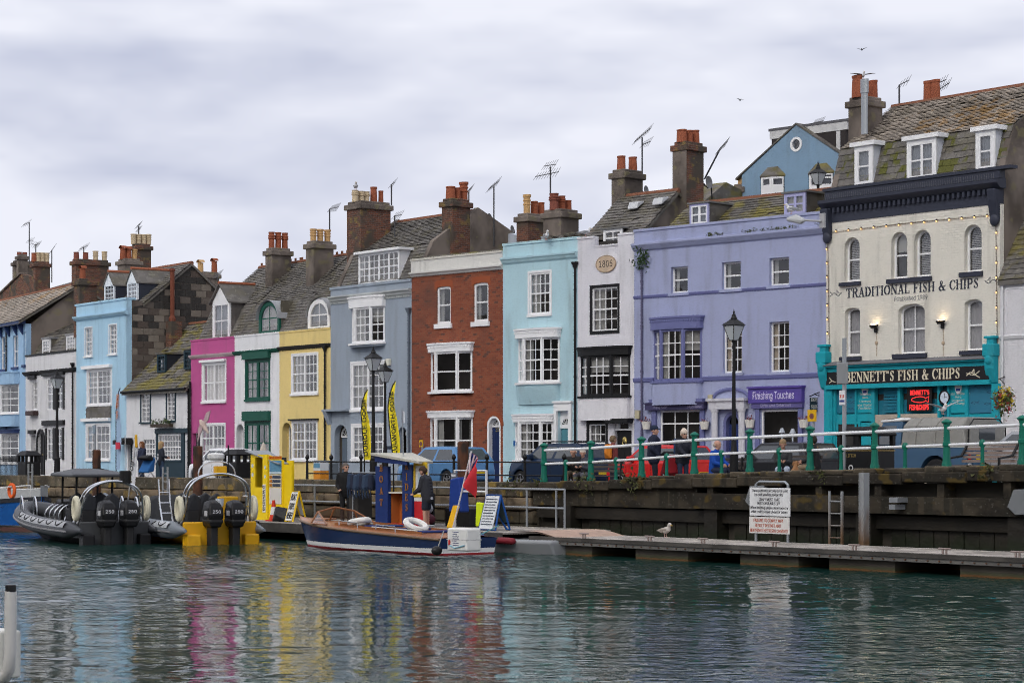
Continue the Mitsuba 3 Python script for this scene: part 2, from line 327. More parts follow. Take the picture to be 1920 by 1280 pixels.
NET, DRAPE, GREYD = C(.26, .26, .25, .9), C(.11, .10, .088, .9), C(.15, .165, .19, .9)
def window(par, M, u0, u1, z0, z1, lights=(2,), rows=(2, 2), mat=None, fw=.07, d=.10, bar=.032, arch=0., curtain='side', sill=None, name='window', mull=.11, split=.5, label=None, cmat=None, casing=0.):
    mat = mat or WHITE
    key = name_for(par + '__' + name)
    if label: labels[key] = {'label': label}
    outer = opening(u0, u1, z0, z1, arch)
    area = outer.buffer(-fw, join_style=2)
    tot = sum(lights); W = u1 - u0 - 2 * fw - mull * (len(lights) - 1); x = u0 + fw
    inner, bars = [], []
    zm = z0 + fw + (z1 - z0 - 2 * fw) * split
    for k, c in enumerate(lights):
        w = W * c / tot if tot else W; lo = sbox(x, z0, x + w, z1).intersection(area); inner.append(lo)
        for j in range(1, c): bars.append(sbox(x + w * j / c - bar / 2, z0, x + w * j / c + bar / 2, z1))
        x += w + mull
    if rows[1]: bars.append(sbox(u0, zm - .026, u1, zm + .026))
    for (a, b, n) in ((zm, z1 - fw, rows[0]), (z0 + fw, zm, rows[1])):
        if not rows[1]: a, b, n = z0 + fw, z1 - fw, rows[0]
        for j in range(1, n): bars.append(sbox(u0, a + (b - a) * j / n - bar / 2, u1, a + (b - a) * j / n + bar / 2))
    glass = shapely.union_all(inner)
    B = shapely.union_all(bars).intersection(glass) if bars else Polygon()
    fr = outer.difference(glass)
    mb = MB().ext(fr, d - .035, d + .05)
    if casing: mb.ext(outer.buffer(casing, join_style=2).difference(outer), -.035, .02)
    put(key, 'frame', mb, mat, M, own=key + '__frame')
    if not B.is_empty: put(key, 'glazing_bars', MB().ext(B, d - .012, d + .028), mat, M, own=key + '__glazing_bars')
    panes = glass.difference(B); panes = [g for g in getattr(panes, 'geoms', [panes]) if g.area > .002]
    big = [g for g in panes if min(g.bounds[2] - g.bounds[0], g.bounds[3] - g.bounds[1]) > .19]
    small = [g for g in panes if not any(g is b for b in big)]
    for g in big: put(key, 'pane', MB().sheet(g, d + .01), 'pane_glass', M)
    if small: put(key, 'small_panes', MB().sheet(shapely.MultiPolygon(small), d + .01), 'pane_glass', M)
    cy = d + .16
    if curtain:
        w = u1 - u0; cm = cmat or NET
        if curtain == 'side':
            mb = pleats(u0 + .03, u0 + w * .26, z0 + .03, z1 - .03, cy); m2 = pleats(u1 - w * .24, u1 - .03, z0 + .03, z1 - .03, cy); mb.add(*m2.arr())
        elif curtain == 'left': mb = pleats(u0 + .03, u0 + w * .42, z0 + .03, z1 - .03, cy)
        elif curtain == 'full': mb = pleats(u0 + .03, u1 - .03, z0 + .03, z1 - .03, cy)
        elif curtain == 'low': mb = pleats(u0 + .03, u1 - .03, z0 + .03, z0 + (z1 - z0) * .5, cy)
        elif curtain == 'top': mb = MB().box(u0 + .03, u1 - .03, cy, cy + .01, z1 - (z1 - z0) * .42, z1 - .03)
        elif curtain == 'venetian':
            mb = MB()
            for q in np.arange(z0 + .08, z1 - .06, .055): mb.hexa([(u0 + .05, cy, q), (u1 - .05, cy, q), (u1 - .05, cy, q + .004), (u0 + .05, cy, q + .004)], [(u0 + .05, cy + .04, q + .02), (u1 - .05, cy + .04, q + .02), (u1 - .05, cy + .04, q + .024), (u0 + .05, cy + .04, q + .024)])
        put(key, 'blind' if curtain in ('top', 'venetian') else 'curtain', mb, cm, M, own=key + ('__blind' if curtain in ('top', 'venetian') else '__curtain'))
    if sill: put(key, 'sill', MB().box(u0 - .09, u1 + .09, -.10, d - .036, z0 - sill[0], z0 - .002), sill[1], M, own=key + '__sill')
    return key
def hwin(h, x0, y0, x1, y1, arch=0., **k):
    """a window in the plane of the front, from its outline in the photograph"""
    u0, u1, z0, z1 = h.rect(x0, y0, x1, y1); a = arch * (u1 - u0)
    h.hole(opening(u0, u1, z0, z1, a)); window(h.key, h.M, u0, u1, z0, z1, arch=a, **k); return u0, u1, z0, z1
def bay(h, x0, x1, y0, y1, head, base, proj=.42, cols=(2, 3, 2), rows=(2, 2), mat=None, wallmat=None, side=.26, headmat=None, curtains=('side',) * 3, skirt_taper=.0, cor=.12, tiles=None, name='bay_window', dent=True):
    """bowed bay: three glazed faces between y0 and y1, a head (frieze and cornice) above to row head, an apron below to row base"""
    mat = mat or WHITE; headmat = headmat or mat
    u0, u1 = h.U(x0), h.U(x1); xm = (x0 + x1) / 2; z0, z1, zh, zb = (h.Z(xm, y) for y in (y1, y0, head, base)); w = u1 - u0
    P = [np.array(p) for p in ((u0, 0.), (u0 + side * w, -proj), (u1 - side * w, -proj), (u1, 0.))]
    h.hole(sbox(u0 + .04, z0, u1 - .04, z1))
    for k in range(3):
        e = P[k + 1] - P[k]; l = np.linalg.norm(e); e /= l
        Mk = h.M @ frame((*P[k], 0), (*e, 0), (-e[1], e[0], 0))
        if cols[k]: window(h.key, Mk, .012, l - .012, z0, z1, (cols[k],) if not isinstance(cols[k], tuple) else cols[k], rows, mat, .075, .03, curtain=curtains[k], name=name)
    for p in P[1:3]: h.put('bay_post', MB().cyl((*p, z0), (*p, z1), .05, 8), mat)
    c, g = (u0 + u1) / 2, np.linspace(0, math.pi, 15)
    bow = Polygon([(u0, .02)] + [(c - (w / 2) * math.cos(a), -proj * 1.12 * math.sin(a) ** .6) for a in g] + [(u1, .02)])
    out = bow.buffer(.05).intersection(sbox(u0 - 1, -3, u1 + 1, -.004))
    big = bow.buffer(cor).intersection(sbox(u0 - 1, -3, u1 + 1, -.006))
    hc = min(.14, (zh - z1) * .45)
    mb = MB().ext(out, z1 + .003, zh - hc, 'xy').ext(bow.buffer(cor * .6).intersection(sbox(u0 - 1, -3, u1 + 1, -.005)), zh - hc, zh - hc / 2, 'xy').ext(big, zh - hc / 2, zh, 'xy')
    if dent:
        L = LineString([(c - (w / 2 + .06) * math.cos(a), -(proj + .07) * 1.1 * math.sin(a) ** .6) for a in g]); n = int(L.length / .1)
        for k in range(n):
            q = L.interpolate((k + .5) * L.length / n)
            if q.y < -.05: mb.box(q.x - .025, q.x + .025, q.y - .02, q.y + .04, zh - hc - .05, zh - hc)
    h.put('bay_head', mb, headmat)
    h.put('bay_sill', MB().ext(bow.buffer(.07).intersection(sbox(u0 - 1, -3, u1 + 1, -.005)), z0 - .08, z0 - .003, 'xy'), mat)
    if zb < z0 - .1:
        mb = MB(); q = np.array(bow.exterior.coords)[1:16]; nz = 5; R = []
        for k in range(nz):
            f = k / (nz - 1); sc = 1 - skirt_taper * (1 - f) ** 1.5; R.append([(x, y * sc if y < 0 else y, zb + (z0 - .083 - zb) * f) for x, y in q])
        mb.grid(R); h.put('bay_apron', mb, wallmat, smooth=40)
        if skirt_taper == 0: h.put('bay_apron_base', MB().ext(bow.intersection(sbox(u0 - 1, -3, u1 + 1, -.004)), zb - .02, zb, 'xy'), wallmat)
    return u0, u1, z0, z1
def slates(h, par, A, B, u0, u1, mat, e=.20, w=.29, parts=False, keep=None, seed=1, name='roof_slates', mats=None):
    """overlapping slates on the slope from (t, z) A up to B"""
    r = random.Random(seed); A, B = np.array(A), np.array(B); l = np.linalg.norm(B - A); dv = (B - A) / l; nv = np.array([-dv[1], dv[0]])
    mb, k, made = MB(), 0, 0
    for c in range(int(l / e) + 1):
        s0 = c * e - .02; s1 = min(s0 + e * 1.25, l)
        x = u0 - (w / 2 if c % 2 else 0)
        while x < u1:
            a, b = max(x + .004, u0), min(x + w - .004 + r.uniform(-.003, .003), u1); x += w
            if b - a < .05 or r.random() < .006: continue
            if keep and not keep((a + b) / 2, c * e / l): continue
            q0, q1 = s0 + r.uniform(-.012, .012), s1; up = .046 + r.uniform(-.010, .014)
            def P(u, s, o): t = A + dv * s + nv * o; return (u, t[0], t[1])
            lo = [P(a, q0, up - .012), P(b, q0, up - .012 + r.uniform(-.004, .004)), P(b, q1, -.006), P(a, q1, -.006)]
            hi = [P(a, q0, up), P(b, q0, up), P(b, q1, .008), P(a, q1, .008)]
            if parts and made < 300:
                h.put('slate', MB().hexa(lo, hi), (mats or [mat])[r.randrange(len(mats or [mat]))], sub=par); made += 1
            else: mb.hexa(lo, hi); k += 1
    if k: h.put(name, mb, mat, sub=par, kind='stuff')
def roof(h, prof, u0=0., u1=None, mat='slate', back=None, ridge=None, sl=(.2, .29), seed=1, parts=(), mats=None, keep=None):
    """prof: (t, z) points from the eave to the ridge; back: the foot of the rear slope"""
    u1 = h.L if u1 is None else u1; pr = list(prof); full = pr + ([back] if back else [])
    q = [(t, z - .03) for t, z in full]; low = [(t, z - .16) for t, z in reversed(full)]
    key = h.put('roof', MB().ext(Polygon(q + low), u0, u1, 'yz'), 'slate')
    mats = mats or [mat] * len(prof)
    for k in range(len(pr) - 1): slates(h, key, pr[k], pr[k + 1], u0, u1, mats[k], *(sl[k] if isinstance(sl[0], tuple) else sl), seed=seed + k, parts=k in parts, keep=keep)
    if ridge:
        t, z = pr[-1]; mb = MB(); x = u0
        while x < u1 - .05:
            b = min(x + .44, u1); mb.tube([(x, t, z - .02), (b, t, z - .02)], .11, 6); x = b + .008
            if ridge == 'crest': mb.box(x - .30, x - .26, t - .02, t + .02, z + .07, z + .20).box(x - .20, x - .16, t - .02, t + .02, z + .07, z + .20)
        h.put('ridge_tiles', mb, C(.19, .08, .048, .85), sub=key)
    return key
TERRA, BUFF, CREAMPOT, DKPOT = C(.27, .082, .042, .8), C(.50, .31, .14, .8), C(.52, .42, .28, .8), C(.20, .065, .045, .8)
def pot(mb, u, t, z, hh, kind, r=.15):
    if kind == 'roll': pr = [(.0, 0), (r, 0), (r * .92, hh * .55), (r * 1.18, hh * .6), (r * 1.18, hh * .66), (r * .98, hh * .68), (r * 1.15, hh * .74), (r * 1.15, hh * .80), (r * .9, hh * .84), (r * 1.08, hh), (r * .8, hh), (r * .75, hh * .6)]
    elif kind == 'ring': pr = [(0, 0), (r * .95, 0), (r * .95, hh * .45), (r * 1.12, hh * .47), (r * 1.12, hh * .53), (r * .95, hh * .55), (r * .95, hh * .65), (r * 1.12, hh * .67), (r * 1.12, hh * .73), (r * .95, hh * .75), (r * .95, hh * .85), (r * 1.15, hh * .87), (r * 1.15, hh), (r * .8, hh), (r * .75, hh * .6)]
    else: pr = [(0, 0), (r * 1.12, 0), (r, hh * .8), (r * .95, hh * .86), (r * 1.08, hh * .9), (r * 1.08, hh), (r * .8, hh), (r * .75, hh * .5)]
    mb.lathe(pr, (u, t, z), 12)
    if kind == 'cowl':
        g = np.linspace(0, math.pi, 7); mb.grid([[(u + r * 1.35 * math.cos(a), t + o, z + hh + .02 + r * 1.0 * math.sin(a)) for a in g] for o in (-.16, .16)])
def chimney(h, u, w, xl, xr, ytop, ybase, mat, pots, cap=.10, depth=None, label=None, capmat=None):
    """stack whose near left corner stands in column xl and far right corner in column xr; pots: (kind, material, place along the stack, height in px)"""
    t0 = h.T(xl, u); t1 = h.T(xr, u + w) if depth is None else t0 + depth
    xm = (xl + xr) / 2; tm = (t0 + t1) / 2
    z1, z0 = h.Z(xm, ytop, tm), h.Z(xm, ybase, tm) - .9
    hb = .35; mb = MB().hull([(u + a, b, c) for a in (.03, w - .03) for b in (t0 + .03, t1 - .03) for c in (z0, z1 - hb)], .03)
    k = h.put('chimney', mb, mat, label=label)
    c2 = MB().hull([(u + a, b, c) for a in (-cap + .03, w + cap - .03) for b in (t0 - cap + .03, t1 + cap - .03) for c in (z1 - hb + .03, z1 - .16)], .03)
    c2.hull([(u + a, b, c) for a in (.06, w - .06) for b in (t0 + .06, t1 - .06) for c in (z1 - .2, z1 - .03)], .03)
    h.put('chimney_cap', c2, capmat or mat, sub=k)
    for kind, pm, f, hp, *rr in pots:
        t = t0 + (t1 - t0) * f; mb = MB(); pot(mb, u + w / 2, t, z1 - .03, hp * h.D(u, t) / F, kind, rr[0] if rr else .15); h.put('chimney_pot', mb, pm, sub=k, smooth=40)
    return u, w, t0, t1, z1
def cornice(h, z, prof=((.0, .0), (.10, .04), (.16, .12), (.16, .18), (0, .18)), u0=0., u1=None, mat=WHITE, name='cornice', dent=0, t=0.):
    """moulding along the front: prof = (projection, height) points"""
    u1 = h.L if u1 is None else u1
    mb = MB().ext(Polygon([(t - .003 - p, z + q) for p, q in prof]), u0, u1, 'yz')
    if dent:
        x = u0 + .05
        while x < u1 - .05: mb.box(x, x + .05, t - .09, t - .004, z - .08, z - .002); x += dent
    return h.put(name, mb, mat)
def panel_door(h, u0, u1, z0, z1, t, mat, name='door', label=None, glazed=False):
    k = h.put(name, MB().box(u0, u1, t, t + .05, z0, z1), mat, label=label)
    mb = MB(); w, hh = u1 - u0, z1 - z0
    for a, b in ((.1, .46), (.54, .9)):
        for c, d in ((.08, .42), (.5, .92)): mb.box(u0 + w * a, u0 + w * b, t - .015, t - .002, z0 + hh * c, z0 + hh * d)
    h.put('door_panels', mb, mat, sub=k); h.put('knob', MB().ball((u0 + w * .5, t - .04, z0 + hh * .46), .035, sub=1), C(.6, .45, .15, .3, .9), sub=k); return k
def fanlight(h, c, r, z, t, mat=None):
    """half-round window over a door: spokes, rim and glass"""
    mb = MB(); g = np.linspace(0, math.pi, 13)
    mb.tube([(c + r * math.cos(a), t, z + r * math.sin(a)) for a in g], .03, 5).box(c - r, c + r, t - .03, t + .03, z - .03, z + .03)
    for a in np.linspace(0, math.pi, 7)[1:-1]: mb.tube([(c + .2 * r * math.cos(a), t, z + .2 * r * math.sin(a)), (c + r * math.cos(a), t, z + r * math.sin(a))], .012, 4)
    k = h.put('fanlight', mb, mat or WHITE)
    h.put('pane', MB().sheet(Polygon([(c + r * math.cos(a), z + r * math.sin(a)) for a in g]), t + .012), 'pane_glass', sub=k)
def downpipe(h, u, z0, z1, mat=BLACK, t=-.09, hopper=True, name='downpipe'):
    mb = MB().cyl((u, t, z0), (u, t, z1), .045, 8)
    for z in np.arange(z0 + .8, z1, 1.6): mb.cyl((u, t, z), (u, t, z + .08), .06, 8)
    if hopper: mb.hull([(u - .12, t - .08, z1 + .25), (u + .12, t - .08, z1 + .25), (u - .12, t + .05, z1 + .25), (u + .12, t + .05, z1 + .25), (u, t, z1 - .05)], .02)
    h.put(name, mb, mat, smooth=40)
def dormer(h, x0, y0, x1, y1, t, back, lights=(2,), rows=(1, 1), mat=None, cheek='slate', flat=.18, over=.12, frame_w=.12, gable=0., arch=0., roofmat=None, cur='full', label=None, cmat=None, lean=0.):
    """dormer with its window face at depth t; back = how far its cheeks run into the roof"""
    mat = mat or WHITE; u0, u1, z0, z1 = h.rect(x0, y0, x1, y1, t)
    key = name_for(h.key + '__dormer')
    if label: labels[key] = {'label': label}
    Mk = h.M @ tr(0, t, 0)
    o = opening(u0, u1, z0, z1, arch * (u1 - u0)); i = opening(u0 + frame_w, u1 - frame_w, z0 + frame_w * .6, z1 - frame_w, max(0, arch * (u1 - u0 - 2 * frame_w)))
    put(key, 'front', MB().ext(o.difference(i), 0, .10), mat, Mk)
    put(key, 'back_board', MB().box(u0 + .05, u1 - .05, .5, .52, z0, z1 - .1), C(.10, .09, .08, .9), Mk)
    sash(key, Mk, i, lights, rows, mat, cur, cmat)
    for u in (u0, u1 - .05): put(key, 'cheek', MB().hexa([(u, .105, z0 - .3), (u + .05, .105, z0 - .3), (u + .05, .105, z1 - .01), (u, .105, z1 - .01)], [(u, back, z1 - .5 if not lean else z1 - .1), (u + .05, back, z1 - .5 if not lean else z1 - .1), (u + .05, back, z1 - .01), (u, back, z1 - .01)]), cheek, Mk)
    if gable:
        c = (u0 + u1) / 2
        for sgn in (-1, 1):
            e = c + sgn * ((u1 - u0) / 2 + over)
            put(key, 'dormer_roof', MB().hexa([(c, -over, z1 + gable), (e, -over, z1 - .12), (e, back, z1 - .12), (c, back, z1 + gable)], [(c, -over, z1 + gable + .06), (e, -over, z1 - .06), (e, back, z1 - .06), (c, back, z1 + gable + .06)]), roofmat or 'slate', Mk)
        put(key, 'gable', MB().ext(Polygon([(u0, z1 + .002), (u1, z1 + .002), (c, z1 + gable - .03)]), .0, .1), mat, Mk)
        put(key, 'dormer_ridge', MB().tube([(c, -over, z1 + gable + .06), (c, back, z1 + gable + .06)], .08, 6), C(.32, .11, .06, .85), Mk)
    elif arch:
        g = np.linspace(0, math.pi, 11); c, r, a = (u0 + u1) / 2, (u1 - u0) / 2 + .05, arch * (u1 - u0) + .05
        put(key, 'dormer_roof', MB().grid([[(c - r * math.cos(q), y, z1 - a + .05 + a * math.sin(q)) for q in g] for y in (-over, back)]), roofmat or C(.30, .31, .33, .6), Mk, smooth=40)
    else: put(key, 'dormer_roof', MB().box(u0 - over, u1 + over, -over, back, z1 + .002, z1 + flat), roofmat or mat, Mk)
    return key
def sash(par, M, poly, lights, rows, mat, cur, cmat):
    """sash window inside a dormer, its pieces direct sub-parts of the dormer"""
    u0, z0, u1, z1 = poly.bounds; fw, d = .045, .04
    A = poly.buffer(-fw, join_style=2); n = sum(lights); bars = []
    W = u1 - u0
    acc = 0
    for c in lights[:-1]: acc += c; bars.append(sbox(u0 + W * acc / n - .05, z0, u0 + W * acc / n + .05, z1))
    acc = 0
    for c in lights:
        for j in range(1, c): bars.append(sbox(u0 + W * (acc + j) / n - .016, z0, u0 + W * (acc + j) / n + .016, z1))
        acc += c
    zm = (z0 + z1) / 2
    if rows[1]: bars.append(sbox(u0, zm - .025, u1, zm + .025))
    for a, b, m in ((zm, z1, rows[0]), (z0, zm, rows[1])):
        for j in range(1, m): bars.append(sbox(u0, a + (b - a) * j / m - .015, u1, a + (b - a) * j / m + .015))
    B = shapely.union_all(bars).intersection(A) if bars else Polygon()
    put(par, 'window_frame', MB().ext(poly.difference(A), d - .03, d + .05).ext(B, d - .01, d + .03), mat, M)
    for g in getattr(A.difference(B), 'geoms', [A.difference(B)]):
        if g.area > .03: put(par, 'pane', MB().sheet(g, d + .01), 'pane_glass', M)
    if cur == 'full': put(par, 'curtain', pleats(u0, u1, z0, z1, d + .15), cmat or GREYD, M)
# ---------------------------------------------------------------- lettering with serifs (shop fronts)
def _arc(cx, cy, rx, ry, a, b, n=14): return [(cx + rx * math.cos(math.radians(t)), cy + ry * math.sin(math.radians(t))) for t in np.linspace(a, b, n)]
GLY = {  # width, thick strokes, thin strokes, serif feet (x, y)
 'T': (.74, [[(.37, 0), (.37, 1)]], [[(.02, .96), (.72, .96)], [(.05, .72), (.05, 1)], [(.69, .72), (.69, 1)]], [(.37, 0)]),
 'R': (.78, [[(.17, 0), (.17, 1)], _arc(.40, .745, .22, .215, -80, 80), [(.42, .5), (.66, .03)]], [[(.17, .96), (.42, .96)], [(.17, .52), (.42, .52)]], [(.17, 0), (.14, 1), (.70, 0)]),
 'A': (.80, [[(.40, .98), (.66, 0)]], [[(.40, .98), (.14, 0)], [(.22, .33), (.57, .33)]], [(.14, 0), (.67, 0)]),
 'D': (.80, [[(.17, 0), (.17, 1)], _arc(.36, .5, .34, .44, -75, 75)], [[(.17, .96), (.42, .95)], [(.17, .04), (.42, .05)]], [(.14, 0), (.14, 1)]),
 'I': (.36, [[(.18, 0), (.18, 1)]], [], [(.18, 0), (.18, 1)]),
 'O': (.82, [_arc(.41, .5, .32, .43, 110, 250), _arc(.41, .5, .32, .43, -70, 70)], [_arc(.41, .5, .34, .47, 60, 120), _arc(.41, .5, .34, .47, 240, 300)], []),
 'N': (.84, [[(.14, .98), (.70, .02)]], [[(.14, 0), (.14, 1)], [(.70, 0), (.70, 1)]], [(.14, 0), (.12, 1), (.70, 1)]),
 'L': (.66, [[(.17, 0), (.17, 1)]], [[(.17, .04), (.62, .04)], [(.60, 0), (.60, .28)]], [(.17, 0), (.17, 1)]),
 'F': (.66, [[(.17, 0), (.17, 1)]], [[(.17, .96), (.62, .96)], [(.60, .72), (.60, 1)], [(.17, .5), (.46, .5)], [(.45, .38), (.45, .62)]], [(.17, 0), (.14, 1)]),
 'E': (.70, [[(.17, 0), (.17, 1)]], [[(.17, .96), (.62, .96)], [(.61, .74), (.61, 1)], [(.17, .52), (.46, .52)], [(.46, .4), (.46, .64)], [(.17, .04), (.64, .04)], [(.63, 0), (.63, .28)]], [(.14, 0), (.14, 1)]),
 'S': (.62, [[(.16, .80), (.20, .64), (.44, .42), (.48, .25)]], [_arc(.33, .74, .18, .22, 20, 200), _arc(.32, .26, .18, .22, 200, 380), [(.50, .72), (.50, .98)], [(.12, .02), (.12, .28)]], []),
 'H': (.86, [[(.17, 0), (.17, 1)], [(.68, 0), (.68, 1)]], [[(.17, .52), (.68, .52)]], [(.17, 0), (.17, 1), (.68, 0), (.68, 1)]),
 'C': (.74, [_arc(.41, .5, .30, .43, 110, 250)], [_arc(.41, .5, .32, .46, 25, 110), _arc(.41, .5, .32, .46, 250, 335), [(.68, .66), (.68, .98)]], []),
 'P': (.72, [[(.17, 0), (.17, 1)], _arc(.40, .72, .22, .24, -80, 80)], [[(.17, .96), (.42, .96)], [(.17, .47), (.42, .47)]], [(.17, 0), (.14, 1)]),
 'B': (.74, [[(.17, 0), (.17, 1)], _arc(.40, .75, .19, .20, -80, 80), _arc(.42, .27, .22, .23, -80, 80)], [[(.17, .96), (.42, .96)], [(.17, .52), (.42, .52)], [(.17, .04), (.42, .04)]], [(.14, 0), (.14, 1)]),
 '&': (.84, [[(.22, .80), (.66, .04)], _arc(.30, .25, .20, .20, 100, 260)], [_arc(.34, .80, .13, .17, -40, 200), [(.24, .45), (.40, .62)], _arc(.32, .25, .22, .22, 250, 330), [(.50, .10), (.70, .45)]], [(.72, .46), (.70, 0)]),
 "'": (.26, [[(.14, .98), (.12, .72)]], [], []), ' ': (.36, [], [], [])}
def serif(text, hgt, sx=1.0, gap=.06):
    out, x = [], 0.
    for c in text:
        w, a, b, f = GLY[c]
        P = [LineString(l).buffer(.085, cap_style=2) for l in a] + [LineString(l).buffer(.038, cap_style=2) for l in b] + [sbox(p - .15, q - (.0 if q < .5 else .07), p + .15, q + (.07 if q < .5 else .0)) for p, q in f]
        if P: out.append(shapely.affinity.translate(shapely.union_all(P), x, 0))
        x += w + gap
    return shapely.affinity.scale(shapely.union_all(out), hgt * sx, hgt, origin=(0, 0)), x * hgt * sx
def serif_on(h, text, x0, x1, ybase, hpx, t, mat, name='lettering', sub=None, label=None):
    u0, u1 = h.U(x0), h.U(x1); xm = (x0 + x1) / 2; z = h.Z(xm, ybase); hg = hpx * h.D((u0 + u1) / 2) / F
    g, w = serif(text, hg); g = shapely.affinity.translate(shapely.affinity.scale(g, (u1 - u0) / w, 1, origin=(0, 0)), u0, z)
    return h.put(name, MB().ext(g, t - .02, t), mat, sub=sub, label=label)
def text_on(par, M, text, x0, x1, z, hgt, d, mat, name='lettering', bold=False, slant=0., label=None):
    """plain lettering on a vertical face of frame M, squeezed to fit x0..x1"""
    m = meshkit.text_mesh(text, hgt, .006, bold); v = np.array(m.vertices); b0, b1 = v[:, 0].min(), v[:, 0].max()
    v[:, 0] = x0 + (v[:, 0] - b0) * (x1 - x0) / (b1 - b0) + slant * v[:, 1]
    return put(par, name, (np.stack([v[:, 0], d - v[:, 2], z + v[:, 1]], 1), m.faces), mat, M, label=label)
# ---------------------------------------------------------------- houses, left to right
CH[-110] = 33.7 * (1300 - 110) / 1300
P_ = lambda *c: ('paint', c)
B_ = lambda *c: ('painted_brick', c)
# far left: blue house and the brick gable behind it
h = House('blue_bay_house', 'pale blue house at far left edge with navy eaves brackets and lichened slate roof', -110, 48)
BL, NAVY = (.29, .45, .64), C(.02, .04, .12)
for x0, x1, y0, y1 in ((1, 12, 631, 692), (24, 34, 629, 688), (45 - 1, 47.5, 622, 684)):
    hwin(h, x0, y0, x1, y1, lights=(1,), rows=(1, 1), fw=.05, d=.12, curtain='left', sill=(.14, NAVY))
bay(h, -30, 36, 627 + 96, 776, 700, 800, .5, (2, 3, 2), wallmat=P_(*BL), headmat=P_(*BL), dent=False)
bay(h, -30, 36, 813, 868, 806, 890, .5, (2, 3, 2), wallmat=P_(*BL), headmat=NAVY, dent=False)
ze = h.Z(20, 612)
h.shell(P_(*BL), ze, 7, 'render_wall', gable=[(.303, -.4), (6.2, -.4), (6.2, ze - .2), (3.0, h.Z(137, 538, 3.)), (.303, ze)])
for x in (4, 18, 32, 43): h.put('eaves_bracket', MB().hull([(h.U(x) + a, b, c) for a in (-.07, .07) for b, c in ((-.02, ze - .55), (-.02, ze - .03), (-.32, ze - .03))], .015), NAVY)
h.put('eaves_board', MB().box(0, h.L, -.38, 0, ze, ze + .16), NAVY)
roof(h, [(-.38, ze + .14), (3.0, h.Z(137, 534, 3.))], 0, h.L + .15, 'lichen_slate', back=(6.3, ze), ridge='plain', sl=(.26, .34))
downpipe(h, h.U(14.5), 0, ze - .1)
hb = House('brick_gable_house', 'old brick gable house with rendered apex chimney behind the far left blue roof', -110, 48)
za = hb.Z(40, 514, 5.5)
hb.put('gable_wall', MB().ext(Polygon([(hb.U(-60, 5.5), 4), (hb.U(70, 5.5), 4), (hb.U(70, 5.5), za - .45), (hb.U(40, 5.5), za), (hb.U(-60, 5.5), za - 2.6)]), 5.5, 5.8), 'old_brick')
hb.put('coping', MB().hexa([(hb.U(-60, 5.5), 5.4, za - 2.58), (hb.U(40, 5.5), 5.4, za + .02), (hb.U(40, 5.5), 5.9, za + .02), (hb.U(-60, 5.5), 5.9, za - 2.58)], [(hb.U(-60, 5.5), 5.4, za - 2.48), (hb.U(40, 5.5), 5.4, za + .12), (hb.U(40, 5.5), 5.9, za + .12), (hb.U(-60, 5.5), 5.9, za - 2.48)]), 'render_wall')
chimney(hb, hb.U(31, 5.7), .45, 31, 47, 478, 515, 'render_wall', [('plain', DKPOT, .2, 5), ('plain', DKPOT, .75, 5)], depth=.6)
chimney(hb, hb.U(23, 6.5), .5, 23, 64, 490, 535, 'render_wall', [], depth=1.4)
chimney(hb, hb.U(59, 4.6), .75, 59, 94, 491, 566, 'old_brick', [('plain', TERRA, .04, 17), ('ring', CREAMPOT, .3, 18), ('ring', CREAMPOT, .6, 18), ('ring', CREAMPOT, .9, 18)], label='tall red brick chimney stack')
mb = MB().box(hb.U(95, 7), hb.U(140, 7), 7, 10, 4, hb.Z(120, 535, 7)); hb.put('rear_block', mb, 'old_brick')
zq = hb.Z(120, 536, 7); hb.put('rear_roof', MB().ext(Polygon([(6.8, zq), (8.5, zq + .55), (10.2, zq)]), hb.U(97, 7), hb.U(140, 7), 'yz'), 'slate')
# white and black house
h = House('white_black_house', 'white house with black window surrounds and black arched door beside the pale blue tall house', 48, 143)
W1 = (.70, .70, .72)
KW = dict(fw=.06, mat=WHITE)
hwin(h, 60.5, 714, 70, 768, lights=(2,), rows=(2, 2), d=.12, curtain='full', cmat=NET)
hwin(h, 88, 708, 118.5, 768, lights=(2, 2), rows=(2, 2), d=.05, curtain='left', mull=.3)
hwin(h, 88, 802, 117, 862, lights=(2, 2), rows=(2, 2), d=.05, curtain='side', mull=.3)
u0, u1, z0, z1 = h.rect(58, 816, 67, 885); h.hole(sbox(u0, z0, u1, z1)); panel_door(h, u0, u1, z0, z1, .22, C(.2, .2, .21))
u0, u1, z0, z1 = h.rect(71, 808, 83, 890); h.hole(opening(u0, u1, z0, z1, (u1 - u0) / 2)); panel_door(h, u0, u1, z0, z1, .15, BLACK, label='black arched front door')
h.put('door_arch', MB().ext(opening(u0 - .12, u1 + .12, z0, z1 + .12, (u1 - u0) / 2 + .1).difference(opening(u0, u1, z0 - .1, z1, (u1 - u0) / 2)), -.06, .03), BLACK)
zt = h.Z(95, 664)
h.shell(B_(*W1), zt, 6.5, 'render_wall')
for x0, x1, y, hh in ((56, 69, 711, .2), (82, 122, 704, .25), (56, 68, 813, .2), (82, 122, 797, .25)):
    h.put('window_head', MB().box(h.U(x0), h.U(x1), -.14, -.003, h.Z((x0 + x1) / 2, y), h.Z((x0 + x1) / 2, y) + hh), BLACK)
for x0, x1, y0, y1 in ((118.5, 121.5, 708, 768), (117, 120.5, 802, 862), (85.5, 88, 802, 862), (101, 106, 708, 768), (100, 105, 802, 862)):
    h.put('window_surround', MB().box(h.U(x0), h.U(x1), -.05, -.003, h.Z(100, y1), h.Z(100, y0)), BLACK)
h.put('window_box', MB().hull([(h.U(x), t, z) for x in (58, 72) for t in (-.3, -.03) for z in (h.Z(64, 778), h.Z(64, 771))], .02), C(.05, .03, .03))
cornice(h, h.Z(95, 698) - .1, ((0, 0), (.08, .03), (.2, .14), (.22, .22), (0, .24)), mat=BLACK)
downpipe(h, h.U(139), 0, h.Z(139, 690))
